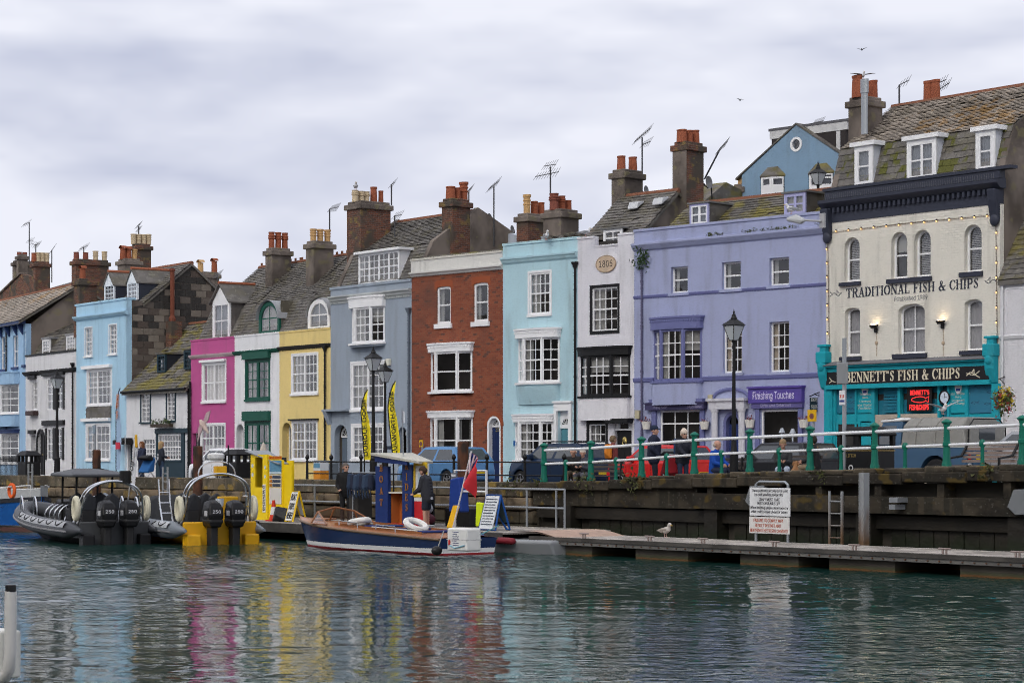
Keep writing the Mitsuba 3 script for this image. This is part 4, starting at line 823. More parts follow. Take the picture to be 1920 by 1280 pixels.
# portal
u0, u1, z0, z1 = h.rect(1356, 772, 1389, 900); r_ = (u1 - u0) / 2
h.hole(opening(u0, u1, -.2, z1, r_)); panel_door(h, u0 + .12, u1 - .1, -.2, z1 - .42, .28, C(.02, .035, .14), label='deep blue shop door')
h.put('door_arch', MB().ext(opening(u0, u1, -.2, z1, r_).difference(opening(u0 + .12, u1 - .1, -.3, z1 - .12, r_ - .11)), .0, .30), PD)
k = h.put('portal', MB().box(h.U(1338), h.U(1404), -.42, -.003, h.Z(1370, 767), h.Z(1370, 752)).box(h.U(1335), h.U(1407), -.52, -.003, h.Z(1370, 752) + .002, h.Z(1370, 747)), P_(.55, .55, .60))
for x in (1346.5, 1397): h.put('column', MB().lathe([(.16, -.2), (.16, .1), (.13, .14), (.125, h.Z(1370, 774)), (.15, h.Z(1370, 772)), (.17, h.Z(1370, 770)), (.17, h.Z(1370, 767) - .003)], (h.U(x), -.28, 0), 16), P_(.55, .55, .60), sub=k, smooth=40)
c, g = h.U(1371), np.linspace(0, math.pi, 15); rr = h.U(1404) - c
h.put('portal_arch', MB().tube([(c + rr * math.cos(a), -.06, h.Z(1370, 748) + .30 + rr * .42 * math.sin(a) - .28) for a in g], .06, 6), PD, sub=k)
# right shop window
u0, u1, z0, z1 = hwin(h, 1427, 768, 1498, 868, lights=(1,), rows=(1, 0), fw=.06, d=.10, curtain=None)
k = h.put('shop_sign', MB().box(h.U(1409), h.U(1509), -.28, -.003, h.Z(1459, 755), h.Z(1459, 728)).box(h.U(1408), h.U(1511), -.36, -.003, h.Z(1459, 728) + .003, h.Z(1459, 724)), C(.085, .06, .28))
text_on(k, h.M, 'Finishing Touches', h.U(1418), h.U(1495), h.Z(1457, 748), .25, -.281, C(.66, .62, .78), 'lettering')
h.put('lower_fascia', MB().box(h.U(1413), h.U(1508), -.2, -.003, h.Z(1460, 765), h.Z(1460, 755) - .004), C(.10, .09, .24))
text_on(k, h.M, 'Gifts and Interiors', h.U(1430), h.U(1488), h.Z(1459, 762.5), .10, -.205, C(.34, .32, .5), 'lettering')
for a in (1418, 1498.5): h.put('shop_pilaster', MB().box(h.U(a), h.U(a + 8), -.12, -.003, -.2, h.Z(a, 765)), PD)
for x, y in ((1454, 805), (1474, 806)):
    h.put('lamp_shade', MB().lathe([(.13, 0), (.05, .16)], (h.U(x), .55, h.Z(x, y + 6)), 12).cyl((h.U(x), .55, h.Z(x, y + 22)), (h.U(x), .55, h.Z(x, y + 6)), .03, 6), C(.55, .6, .7))
zt = h.Z(1369, 418)
h.shell(PP, zt, 7.5, 'render_wall')
cornice(h, h.Z(1369, 456), ((0, 0), (.10, .04), (.24, .16), (.28, .20), (.28, .27), (0, .30)), mat=PP); h.put('parapet_coping', MB().box(0, h.L, -.07, .36, zt + .002, zt + .09), PP)
cornice(h, h.Z(1369, 549), ((0, 0), (.06, .02), (.09, .10), (0, .12)), mat=PD, name='string_course')
cornice(h, h.Z(1440, 711), ((0, 0), (.07, .02), (.11, .14), (0, .17)), u0=h.U(1318), mat=PD, name='string_course'); cornice(h, h.Z(1210, 717), ((0, 0), (.07, .02), (.11, .14), (0, .17)), u1=h.U(1226), mat=PD, name='string_course')
mb = MB(); rr = np.random.default_rng(8)
for _ in range(420):
    u = rr.uniform(.3, h.L); 
    if meshkit.noise(np.array([u * 1.3, 0, 0])) < .45: continue
    c = np.array([u, -rr.uniform(.02, .22), h.Z(1369, 456) + .28 + rr.uniform(0, .10)]); mb.add(c + rr.normal(size=(3, 3)) * .035, [[0, 1, 2]])
h.put('cornice_weeds', mb, C(.05, .06, .025, .9), kind='stuff')
roof(h, [(.45, zt - .25), (3.0, h.Z(1412, 371, 3.0))], .9, h.L, 'moss_slate', back=(6.5, zt - .5), ridge='plain', sl=(.22, .3), seed=81, parts=(0,))
LAV = C(.36, .36, .56, .6)
dormer(h, 1293, 382, 1328, 421, .55, 2.2, (1, 1), (1, 1), mat=LAV, flat=.06, over=.08, frame_w=.07, cheek='slate', roofmat=C(.14, .14, .14, .8))
for k in [k for k in scene if k.startswith(h.key + '__dormer__window_frame')]: scene[k]['bsdf'] = {'type': 'ref', 'id': WHITE}
dormer(h, 1470, 362, 1510, 402, .55, 2.4, (1, 1), (1, 1), mat=LAV, flat=.06, over=.08, frame_w=.07, cheek='slate', roofmat=C(.14, .14, .14, .8), cmat=NET)
downpipe(h, h.U(1205), .1, h.Z(1205, 500), C(.09, .085, .15), hopper=False)
mb = MB()
for _ in range(260):
    d = rr.normal(size=3) * .16; mb.add(np.array([h.U(1206), -.14, h.Z(1206, 488)]) + d + rr.normal(size=(3, 3)) * .05, [[0, 1, 2]])
h.put('gutter_plant', mb, C(.03, .055, .02, .9))
for x, y in ((1194, 769), (1331, 740)): h.put('wall_box', MB().box(h.U(x), h.U(x + 8), -.18, -.003, h.Z(x + 4, y + 16), h.Z(x + 4, y)), C(.42, .38, .26))
for x, y in ((1217, 797), (1326, 797), (1411, 794), (1512, 794)):
    k = h.put('wall_planter', MB().lathe([(0, 0), (.14, 0), (.2, .28), (.17, .28), (.12, .05)], (h.U(x), -.22, h.Z(x, y + 8)), 12), C(.6, .58, .54)); mb = MB()
    for _ in range(40): mb.add(np.array([h.U(x), -.22, h.Z(x, y + 8) + .3]) + rr.normal(size=3) * (.10, .10, .05) + rr.normal(size=(3, 3)) * .035, [[0, 1, 2]])
    h.put('flowers', mb, C(.16, .05, .06, .9), sub=k)
chimney(h, -.32, .62, 1262, 1320, 268, 372, 'old_brick', [('plain', TERRA, .12, 24, .2), ('plain', TERRA, .45, 24, .2), ('plain', TERRA, .82, 26, .2)], capmat='old_brick', label='tall brick chimney with three orange pots')
h.put('chimney_render', MB().box(-.335, .33, h.T(1262, -.32) - .02, h.T(1262, -.32) + .0, h.Z(1262, 400, 2.4), h.Z(1262, 274, 2.4)), 'render_wall')
# fish and chip shop
h = House('fish_and_chip_shop', 'cream fish and chip shop with turquoise shopfront and dark cornice', 1549, 1875, cat='shop')
CR, TQ = (.75, .72, .64), ('paint', (.010, .30, .37))
TQD, CORN = ('paint', (.012, .16, .24)), C(.032, .036, .055, .5)
REV = dict(d=.30, fw=.07, lights=(1,), rows=(1, 1))
ups = ((1583, 445, 1612, 528), (1671, 435, 1701, 522), (1714, 431, 1745, 519), (1808, 421, 1840.7, 510))
for q, cu in zip(ups, ('venetian', 'top', 'venetian', 'venetian')): hwin(h, *q, arch=.5, curtain=cu, cmat=NET if cu == 'top' else C(.30, .30, .31, .7), **REV)
for q in ((1584, 577, 1612.6, 667), (1684, 569.5, 1734, 663), (1808.5, 561, 1841.6, 657)): hwin(h, *q, arch=.22, curtain='full', cmat=C(.30, .30, .32, .9), **{**REV, 'lights': (2,) if q[0] == 1684 else (1,)})
for x0, x1, y0, y1 in ((1576, 1615, 529, 536), (1665, 1748, 521, 529.5), (1801, 1843.5, 510, 519), (1577, 1616, 669, 676), (1676, 1739, 663, 672), (1802, 1847, 657, 665)):
    m = (x0 + x1) / 2; h.put('window_ledge', MB().box(h.U(x0), h.U(x1), -.16, -.003, h.Z(m, y1), h.Z(m, y0)), CORN)
zc = h.Z(1710, 401)
xm = 1704; zf1, zf0 = h.Z(xm, 676), h.Z(xm, 722)
h.hole(sbox(.35, -.3, h.L - .3, h.Z(xm, 725)))
zt = h.Z(1710, 334); zb, zr = h.Z(1750, 255, 1.1), h.Z(1692, 198, 5.2)
h.shell(B_(*CR), zc, 9, 'render_wall', gable=[(.303, -.4), (9, -.4), (9, zr - 2.2), (5.2, zr - .05), (1.1, zb - .05), (.303, zt - .05)])
h.put('frieze', MB().box(0, h.L, -.05, .28, zc + .002, h.Z(1710, 373)), CORN)
mb = MB(); x = .2
while x < h.L - .2: mb.box(x, x + .09, -.22, -.052, h.Z(1710, 373) - .16, h.Z(1710, 373) - .002); x += .2
h.put('dentil', mb, CORN, kind='stuff')
h.put('cornice', MB().ext(Polygon([(.25, 0), (-.16, 0), (-.40, .12), (-.46, .16), (-.46, .26), (.25, .30)]), -.12, h.L + .1, 'yz', tr(0, 0, h.Z(1710, 373))), CORN)
h.put('parapet', MB().box(0, h.L + .05, -.12, .28, h.Z(1710, 373) + .303, zt - .1).box(-.05, h.L + .5, -.2, .34, zt - .098, zt), CORN)
for u in (.12, h.L - .14):
    h.put('corbel', MB().hull([(u + a, b, c) for a in (-.13, .13) for b, c in ((-.05, zc - .5), (-.05, zc + .4), (-.42, zc + .42), (-.36, zc + .1), (-.16, zc - .42))], .03).ball((u, -.14, zc - .48), (.17, .16, .2)), CORN)
mb = MB(); x = .1
while x < h.L: mb.cyl((x, -.40, h.Z(1710, 373) + .27), (x + .02, -.46, h.Z(1710, 373) + .44), .005, 3); x += .09
h.put('bird_spikes', mb, C(.2, .2, .2, .6), kind='stuff')
roof(h, [(.35, zt - .12), (1.1, zb), (5.2, zr)], 0, h.L - .02, 'lichen_slate', ridge='plain', sl=((.235, .33), (.17, .30)), seed=91, parts=(0,), mats=['green_slate', 'lichen_slate'])
for k in [k for k in scene if k.startswith(h.key + '__roof__slate')]:
    if rng.random() < .38: scene[k]['bsdf'] = {'type': 'ref', 'id': 'slate'}
for q in ((1602, 274, 1636, 347, (1,)), (1700, 261, 1755, 336, (1, 1)), (1829, 245, 1865, 319, (1,))): dormer(h, *q[:4], .34, 2.0, q[4], (1, 1), flat=.14, over=.14, frame_w=.13, cheek=C(.55, .57, .62, .6), cmat=GREYD)
chimney(h, -.25, .75, 1590, 1655, 184, 275, 'render_wall', [('plain', TERRA, .05, 41, .2), ('plain', TERRA, .92, 36, .18)], label='rendered chimney with a steel flue strapped to it')
u = h.U(1621, 1.3); h.put('steel_flue', MB().cyl((u, 1.3, h.Z(1621, 252, 1.3)), (u, 1.3, h.Z(1621, 172, 1.3)), .13, 12).cyl((u, 1.3, h.Z(1621, 175, 1.3)), (u, 1.3, h.Z(1621, 149, 1.3)), .16, 12), GALV)
for k_ in range(2): u, t = h.U(1740 + 14 * k_, 6.5), 6.5; mb = MB(); pot(mb, u, t, h.Z(1745, 196, 6.5), .8, 'plain', .17); h.put('rear_chimney_pot', mb, TERRA)
serif_on(h, 'TRADITIONAL FISH & CHIPS', 1587, 1836, 549.5, 18.5, -.004, C(.035, .04, .055), label='painted wall lettering')
text_on(h.key, h.M, 'Established 1989', h.U(1677), h.U(1739), h.Z(1708, 563.5), .15, -.004, C(.05, .055, .07), 'lettering')
for s_, x in ((1, 1569), (-1, 1857)):
    u, z = h.U(x), h.Z(x, 552 if s_ > 0 else 528); L = LineString([(u + s_ * .34 * (t - .5) * 1.2, z + .05 * math.sin(t * 7)) for t in np.linspace(0, 1, 14)]).buffer(.012)
    L = L.union(LineString([(u + s_ * .02, z), (u + s_ * .0, z + .13), (u + s_ * .10, z + .04)]).buffer(.01)).union(LineString([(u - s_ * .2, z), (u - s_ * .28, z + .09)]).buffer(.01)).union(LineString([(u - s_ * .2, z), (u - s_ * .3, z - .06)]).buffer(.01))
    h.put('fish_flourish', MB().ext(L, -.012, -.002), C(.05, .055, .07))
# shopfront
k = h.put('shop_sign', MB().box(.16, h.L - .3, -.28, -.12, h.Z(xm, 717), h.Z(xm, 692)), C(.012, .012, .014, .4))
serif_on(h, "BENNETT'S FISH & CHIPS", 1592, 1808, 713.5, 19.5, -.281, C(.66, .60, .46), sub=k)
u, z = h.U(1831), h.Z(1831, 701); L = LineString([(u - .24, z - .05), (u - .1, z + .05), (u + .1, z - .02), (u + .26, z + .08)]).buffer(.012).union(LineString([(u - .24, z + .02), (u - .05, z - .03), (u + .12, z - .05), (u + .26, z - .12)]).buffer(.012)).union(LineString([(u - .04, z + .03), (u + .04, z + .14), (u + .06, z)]).buffer(.012))
h.put('fish_emblem', MB().ext(L, -.294, -.281), C(.66, .60, .46), sub=k)
u = h.U(1567); h.put('fish_emblem', MB().ext(LineString([(u - .12, z + .05), (u, z - .06), (u + .14, z - .1)]).buffer(.012).union(LineString([(u - .12, z - .12), (u, z - .06)]).buffer(.012)), -.294, -.281), C(.66, .60, .46), sub=k)
h.put('shop_fascia', MB().box(.1, h.L - .26, -.24, -.003, h.Z(xm, 692) + .002, h.Z(xm, 676)).box(.1, h.L - .26, -.30, -.003, zf0 - .06, h.Z(xm, 717) - .002).box(.05, h.L - .22, -.42, -.003, h.Z(xm, 683), h.Z(xm, 679)), TQ)
h.put('fascia_ledge', MB().hexa([(.1, -.5, h.Z(xm, 680)), (h.L - .25, -.5, h.Z(xm, 680)), (h.L - .25, -.003, h.Z(xm, 680)), (.1, -.003, h.Z(xm, 680))], [(.1, -.5, h.Z(xm, 679)), (h.L - .25, -.5, h.Z(xm, 679)), (h.L - .25, -.003, h.Z(xm, 672)), (.1, -.003, h.Z(xm, 672))]), C(.12, .12, .13, .7))
for u in (.0, h.L - .25):
    z1 = h.Z(1555 if u < 1 else 1865, 722 if u < 1 else 712)
    h.put('corbel', MB().hull([(u + a, b, c) for a in (-.16, .2) for b in (-.46, -.01) for c in (z1 + .75, z1 + 1.05)], .04).hull([(u + a, b, c) for a in (-.12, .16) for b, c in ((-.05, z1 - .1), (-.05, z1 + .75), (-.42, z1 + .72), (-.36, z1 + .35), (-.14, z1 - .05))], .04).ball((u + .02, -.3, z1 + .62), (.17, .25, .2)).hull([(u + a, b, c) for a in (-.08, .12) for b in (-.3, -.03) for c in (z1 + 1.08, z1 + 1.25)], .03).hull([(u + a, b, c) for a in (-.16, .2) for b in (-.38, -.03) for c in (z1 + 1.27, z1 + 1.31)], .02), TQ)
    h.put('shop_pilaster', MB().box(u - .0, u + .34, -.16, -.003, -.2, z1 - .12).box(u + .07, u + .27, -.19, -.162, .3, z1 - .3), TQ)
zs = zf0 - .07
def panel(x0, x1, y0, y1, mat, d=.1, name='shop_panel'):
    a, b, m = h.U(x0), h.U(x1), (x0 + x1) / 2; return h.put(name, MB().box(a, b, d, d + .05, h.Z(m, y1), h.Z(m, y0)), mat)
h.put('shop_back', MB().box(.34, h.L - .29, .32, .36, -.2, zs).box(.34, h.L - .29, .12, .32, -.2, 1.0), TQD)
k = panel(1566, 1604, 723, 774, TQD); k2 = panel(1605, 1635, 722, 774, TQ)
panel(1779, 1809, 717, 774, TQ); panel(1815, 1866, 714, 774, ('paint', (.03, .17, .27)))
panel(1566, 1636, 776, 790, TQ, .05); panel(1779, 1866, 776, 792, TQ, .05); panel(1610, 1636, 792, 860, TQ, .05); panel(1775, 1867, 793, 860, TQ, .05)
for x0, x1 in ((1563, 1567), (1603, 1606), (1634, 1640), (1683, 1688), (1758, 1762), (1776, 1780), (1809, 1815)): h.put('mullion', MB().box(h.U(x0), h.U(x1), -.02, .25, -.2, h.Z(1700, 724)), TQ)
for q in range(8): h.put('shutter_slat', MB().box(h.U(1653), h.U(1683), .16 + .008 * (q % 2), .2, h.Z(1668, 773 - 6 * q), h.Z(1668, 768.2 - 6 * q)), TQD)
h.put('stall_riser', MB().box(h.U(1640), h.U(1760), .02, .3, -.2, h.Z(1700, 776)), ('paint', (.42, .36, .30)))
k = panel(1699, 1745.5, 727, 771, C(.014, .013, .013, .3), .06, 'neon_sign')
scene['neon'] = {'type': 'principled', 'base_color': {'type': 'rgb', 'value': [.6, .02, .02]}}
def neon(text, x0, x1, y, hp):
    m = meshkit.text_mesh(text, hp * h.D(h.U(1722)) / F, .006, True); v = np.array(m.vertices); v[:, 0] = h.U(x0) + (v[:, 0] - v[:, 0].min()) / np.ptp(v[:, 0]) * (h.U(x1) - h.U(x0))
    kk = h.put('neon_lettering', (np.stack([v[:, 0], .056 - v[:, 2], h.Z(1722, y) + v[:, 1]], 1), m.faces), 'neon', sub=k)
    scene[kk]['emitter'] = {'type': 'area', 'radiance': {'type': 'rgb', 'value': [.34, .012, .012]}}
neon("BENNETT'S", 1705, 1741, 740, 8.5); neon('FISH&CHIPS', 1704, 1740, 768, 9.5)
u, z = h.U(1722), h.Z(1722, 749)
kk = h.put('neon_fish', MB().tube([(u + .3 * math.cos(a) - .02, .05, z + .09 * math.sin(a) * (1 + .2 * math.cos(a))) for a in np.linspace(.3, 6.0, 20)], .012, 5).tube([(u + .27, .05, z + .03), (u + .4, .05, z + .1), (u + .38, .05, z - .1), (u + .27, .05, z - .03)], .012, 5), 'neon', sub=k)
scene[kk]['emitter'] = {'type': 'area', 'radiance': {'type': 'rgb', 'value': [.34, .012, .012]}}
k = h.put('wall_clock', MB().lathe([(0, 0), (.2, 0), (.22, .04), (.22, .10), (.19, .12), (.185, .08), (0, .08)], (0, 0, 0), 24, tr(h.U(1771), .05, h.Z(1771, 745)) @ rot([1, 0, 0], 90)), BLACK)
h.put('clock_face', MB().lathe([(0, .085), (.18, .085)], (0, 0, 0), 24, tr(h.U(1772), .05, h.Z(1771, 745)) @ rot([1, 0, 0], 90)), C(.55, .62, .72), sub=k)
h.put('clock_hands', MB().box(-.008, .008, -.1, -.095, 0, .13, tr(h.U(1772), .05, h.Z(1771, 745))).box(0, .09, -.1, -.095, -.008, .008, tr(h.U(1772), .05, h.Z(1771, 745))), BLACK, sub=k)
for x, y in ((1620, 731), (1795, 727)):
    k = h.put('award_badge', MB().ext(Polygon([(h.U(x) + .13 * math.sin(a) * (1.1 if math.cos(a) > 0 else 1), h.Z(x, y) + .18 * math.cos(a)) for a in np.linspace(0, 6.28, 20)[:-1]]), .06, .09), C(.62, .62, .64)); h.put('badge_band', MB().box(h.U(x) - .08, h.U(x) + .08, .045, .058, h.Z(x, y) - .1, h.Z(x, y) - .02), C(.03, .05, .2), sub=k)
for x, ys in ((1620, ((741, 'Takeaway'), (747, 'Menu'), (754, 'Licensed'), (761, 'Baby Changing'), (767, 'Facilities'))), (1794, ((740, 'Seats available'), (746, 'Menu'), (752, 'Licensed'), (758, 'Baby Changing')))):
    for y, s_ in ys: w = .03 * len(s_); text_on(h.key, h.M, s_, h.U(x) - w, h.U(x) + w, h.Z(x, y), .07, .099, C(.5, .48, .42), 'lettering')
mb = MB()
for x, y, s_ in ((1835, 724, .22), (1855, 735, .16), (1826, 755, .16), (1850, 757, .14), (1590, 745, .14), (1593, 754, .16), (1593, 766, .12)):
    u, z = h.U(x), h.Z(x, y); mb.ext(LineString([(u - s_, z), (u - s_ * .3, z + s_ * .28), (u + s_ * .5, z + s_ * .1), (u + s_, z + s_ * .3)]).buffer(.008).union(LineString([(u - s_, z), (u - s_ * .2, z - s_ * .22), (u + s_ * .5, z - .0), (u + s_, z - s_ * .25)]).buffer(.008)), .09, .099)
h.put('fish_drawing', mb, C(.02, .07, .12))
u0, u1, z0, z1 = h.rect(1571, 795, 1609, 890); h.put('doorway', MB().box(u0, u1, .05, .3, -.2, z1), C(.03, .028, .027)); h.put('door_frame', MB().ext(sbox(u0 - .08, -.2, u1 + .08, z1 + .08).difference(sbox(u0, -.3, u1, z1)), .0, .12), TQ)
# festoon bulbs and wall lamps
k = h.put('festoon_cable', MB().tube([(h.U(1556), -.05, h.Z(1556, 660)), (h.U(1553), -.05, h.Z(1553, 437)), (h.U(1710), -.05, h.Z(1710, 418)), (h.U(1868), -.05, h.Z(1868, 403)), (h.U(1871), -.05, h.Z(1871, 645))], .012, 5), C(.12, .08, .05))
scene['bulb'] = {'type': 'principled', 'base_color': {'type': 'rgb', 'value': [.6, .4, .2]}}
spots = [(1569 + 23.6 * i, 432.5 - 2.42 * i) for i in range(13)] + [(1551.5 + .2 * i, 439 + 26.3 * i) for i in range(9)] + [(1870, 407 + 28 * i) for i in range(9)]
mb, m2 = MB(), MB()
for x, y in spots: mb.ball((h.U(x), -.09, h.Z(x, y + 2.0)), .028, sub=1); m2.cyl((h.U(x), -.07, h.Z(x, y + 1.6)), (h.U(x), -.07, h.Z(x, y - 1.8)), .03, 6)
kb = h.put('bulbs', mb, 'bulb', sub=k); scene[kb]['emitter'] = {'type': 'area', 'radiance': {'type': 'rgb', 'value': [.6, .33, .12]}}
h.put('bulb_holders', m2, BLACK, sub=k)
for x, y in ((1644, 612), (1769, 604)):
    u, z = h.U(x), h.Z(x, y); k = h.put('wall_lamp', MB().hull([(u + a, b, z + c) for a in (-.12, .12) for b, c in ((-.34, .02), (-.22, -.05), (-.12, .04))], .015).box(u - .04, u + .04, -.14, -.003, z - .2, z - .04), BLACK)
    kk = h.put('lamp_glass', MB().box(u - .1, u + .1, -.30, -.14, z + .058, z + .066), 'bulb', sub=k); scene[kk]['emitter'] = {'type': 'area', 'radiance': {'type': 'rgb', 'value': [4.5, 3.3, 1.9]}}
    h.put('cable', MB().cyl((u, -.015, z - .2), (u, -.015, h.Z(x, 668)), .012, 5).ball((u, -.04, h.Z(x, 643)), .06, sub=1), C(.45, .35, .25), sub=k)
k = h.put('bracket_sign', MB().box(-.30, -.27, -.75, -.2, h.Z(1530, 772), h.Z(1530, 746)), C(.02, .035, .045)); h.put('bracket', MB().tube([(-.28, -.003, h.Z(1530, 735)), (-.28, -.8, h.Z(1530, 744))], .02, 5).tube([(-.28, -.003, h.Z(1530, 742)), (-.28, -.4, h.Z(1530, 740))], .015, 5), BLACK, sub=k)
Mk = h.M @ tr(-.27, -.74, 0) @ rot([0, 0, 1], 90); zz = h.Z(1530, 760)
text_on(k, Mk, "BENNETT'S", .04, .5, zz + .12, .11, -.002, C(.5, .5, .48)); text_on(k, Mk, 'FISH&CHIPS', .04, .5, zz - .12, .13, -.002, C(.5, .5, .48))
# white building at the right edge
h = House('white_end_house', 'white painted house at right edge beside the fish and chip shop', 1875, 2060)
hwin(h, 1935, 640, 1985, 720, lights=(2,)); ze = h.Z(1900, 524)
h.shell(B_(.70, .69, .72), ze, 6)
cornice(h, h.Z(1897, 637), ((0, 0), (.07, .03), (.12, .12), (0, .14)), mat=P_(.6, .6, .62)); roof(h, [(-.2, ze), (3.4, ze + 3.1)], 0, h.L, 'moss_slate', back=(7, ze), ridge='plain', sl=(.24, .32), seed=99)
downpipe(h, h.U(1881), 0, h.Z(1881, 530), C(.6, .6, .62), hopper=False)
h.put('panel_moulding', MB().ext(sbox(h.U(1886), h.Z(1900, 630), h.U(1990), h.Z(1900, 540)).difference(sbox(h.U(1888), h.Z(1900, 628), h.U(1988), h.Z(1900, 542))), -.04, -.003), P_(.66, .65, .68))
k = h.put('basket_bracket', MB().tube([(h.U(1884), -.003, h.Z(1884, 706)), (h.U(1884), -.55, h.Z(1884, 712))], .015, 5).tube([(h.U(1884), -.003, h.Z(1884, 720)), (h.U(1884), -.4, h.Z(1884, 711))], .012, 5), BLACK)
# blue gable house behind the purple roof
h = House('blue_gable_house', 'blue rendered gable house with round window rising behind the purple house roof', 1189, 1549)
t = 13.; BG = P_(.20, .31, .43)
X = lambda x: h.U(x, t); Zz = lambda x, y: h.Z(x, y, t)
za = Zz(1493, 235); u0, u1, uc = X(1391), X(1597), X(1493); zl = Zz(1391, 329); zr_ = Zz(1597, 305)
w = Polygon([(u0, 3), (u1, 3), (u1, zr_), (uc, za), (u0, zl)])
cr = (X(1502) - X(1484)) / 2
rw = Point(uc, Zz(1493, 271)).buffer(cr); h.put('wall', MB().ext(w.difference(rw), t, t + .3), BG)
h.put('round_window', MB().ext(rw.buffer(.05).difference(rw.buffer(-.04)), t - .04, t + .1), WHITE); h.put('pane', MB().sheet(rw, t + .06), 'pane_glass'); h.put('interior', MB().box(u0, u1, t + .9, t + 1, 3, zl), DARK)
for a, b in (((u0 - .3, zl - .12), (uc, za + .06)), ((uc, za + .06), (u1 + .3, zr_ - .12))):
    h.put('roof', MB().hexa([(a[0], t - .06, a[1] - .04), (b[0], t - .06, b[1] - .04), (b[0], t + 9, b[1] - .04), (a[0], t + 9, a[1] - .04)], [(a[0], t - .06, a[1] + .03), (b[0], t - .06, b[1] + .03), (b[0], t + 9, b[1] + .03), (a[0], t + 9, a[1] + .03)]), 'slate')
X2 = lambda x: h.U(x, t + .4); Z2 = lambda y: h.Z(1520, y, t + .4)
k = h.put('box_dormer', MB().box(X2(1447), X2(1586), t + .4, t + 6, zl, Z2(252)), C(.035, .03, .03, .9)); h.put('dormer_fascia', MB().box(X2(1444), X2(1589), t + .36, t + 6.2, Z2(252) + .003, Z2(237)), P_(.55, .55, .55), sub=k); h.put('dormer_roof', MB().box(X2(1442), X2(1591), t + .33, t + 6.3, Z2(237) + .003, Z2(232)), C(.1, .1, .11, .8), sub=k)
h.put('corner_post', MB().box(X2(1569), X2(1576), t + .34, t + .39, zl, Z2(253)), P_(.55, .55, .55), sub=k)
for x0, x1, y0, y1 in ((1427, 1471, 331, 372), (1517, 1563, 325, 372)):
    a, b, z0, z1 = X(x0), X(x1), Zz((x0 + x1) / 2, y1), Zz((x0 + x1) / 2, y0); w = b - a
    kb = name_for(h.key + '__oriel'); P = [(a, t - .002), (a + .18 * w, t - .4), (a + .62 * w, t - .4), (b, t - .002)]
    put(kb, 'roof', MB().hull([(x, y, z1) for x, y in P] + [(a + .3 * w, t, z1 + .32), (a + .7 * w, t, z1 + .32)], .05), 'moss_slate', h.M)
    for q in range(3):
        p, e = np.array(P[q]), np.array(P[q + 1]) - np.array(P[q]); l = np.linalg.norm(e); e /= l; Mk = h.M @ frame((*p, 0), (*e, 0), (-e[1], e[0], 0)); A = sbox(.09, z0 + .5, l - .09, z1 - .1)
        put(kb, 'frame', MB().ext(sbox(0, z0, l, z1).difference(A), 0, .08).box(.09, l - .09, .02, .06, z0 + .72, z0 + .78), WHITE, Mk); put(kb, 'pane', MB().sheet(A, .05), 'pane_glass', Mk)
    put(kb, 'back_board', MB().box(a, b, t - .03, t - .003, z0, z1), DARK, h.M)
chimney(h, X(1374), .5, 1374, 1391, 347, 380, 'render_wall', [('plain', BUFF, .5, 14)], depth=.7)
h.put('rear_roof', MB().ext(Polygon([(t - 4, Zz(1340, 378) - .5), (t - 1.5, Zz(1340, 352)), (t + 2, Zz(1340, 378))]), X(1318), X(1392), 'yz'), 'moss_slate')
# ---------------------------------------------------------------- ground, water, harbour wall
WZ = -1.45
def cz(u): return .35 + float(np.clip(.031 * (u - UA) / UK, 0, .6))
us = np.linspace(-260, 60, 121)
put(None, 'road', MB().grid([[(u, P, road_z(u)) for P in (33.1, 36, 39.5, 41.0)] for u in us]), 'asphalt', QM, kind='structure', own='road')
put(None, 'pavement', MB().grid([[(u, P, road_z(u) + dz) for P, dz in ((40.2, -.05), (40.2, .12), (40.35, .12), (45, .12))] for u in us]), 'paving', QM, kind='structure', own='pavement')
put(None, 'quay_paving', MB().grid([[(u, P, road_z(u) + dz) for P, dz in ((33.15, .11), (34.9, .11), (35.0, .11), (35.0, -.05))] for u in us]), 'paving', QM, kind='structure', own='quay_paving')
put(None, 'ground', MB().add([(-600, 43, -.06), (300, 43, -.06), (300, 500, -.06), (-600, 500, -.06)], [[0, 1, 2, 3]]), 'paving', QM, kind='structure', own='ground')
gu, gp = np.arange(-112, -12, .125), np.arange(8.5, 40.7, .125); Ug, Pg = np.meshgrid(gu, gp, indexing='ij')
Xg, Yg = Ug * DQ[0] + Pg * NQ[0], Ug * DQ[1] + Pg * NQ[1]; edge = np.clip(np.minimum.reduce([Ug + 112, -12 - Ug, Pg - 8.5]) / 4, 0, 1)
Hg = WZ + (wave_height(Xg, Yg, Pg) - .022) * edge; m = len(gp)
idx = np.arange(len(gu) * m).reshape(len(gu), m); q4 = np.stack([idx[:-1, :-1], idx[1:, :-1], idx[1:, 1:], idx[:-1, 1:]], -1).reshape(-1, 4)
wm = MB().add(np.stack([Xg, Yg, Hg], -1).reshape(-1, 3), q4); u0, u1, p1 = gu[0], gu[-1], gp[-1]
for a, b, c, d_ in ((-400, u0, -110, p1), (u1, 160, -110, p1), (u0, u1, -110, gp[0])): wm.add([(u * DQ[0] + p * NQ[0], u * DQ[1] + p * NQ[1], WZ) for u, p in ((a, c), (b, c), (b, d_), (a, d_))], [[0, 1, 2, 3]])
put(None, 'water', wm, 'water_surface', kind='structure', own='water', smooth=True)
mb = MB(); ro = random.Random(4); u = -150.
while u < 60:
    w, hh = ro.uniform(8, 14), ro.uniform(8, 11.5); mb.box(u, u + w, -26, -13, -6, hh).hexa([(u, -26, hh), (u + w, -26, hh), (u + w, -13, hh), (u, -13, hh)], [(u, -20, hh + 3.4), (u + w, -20, hh + 3.4), (u + w, -19, hh + 3.4), (u, -19, hh + 3.4)]); u += w + .01
put(None, 'opposite_quay', mb.box(-150, 60, -13, -3, -6, -.1), C(.16, .145, .13, .9), QM, kind='structure', own='opposite_quay')
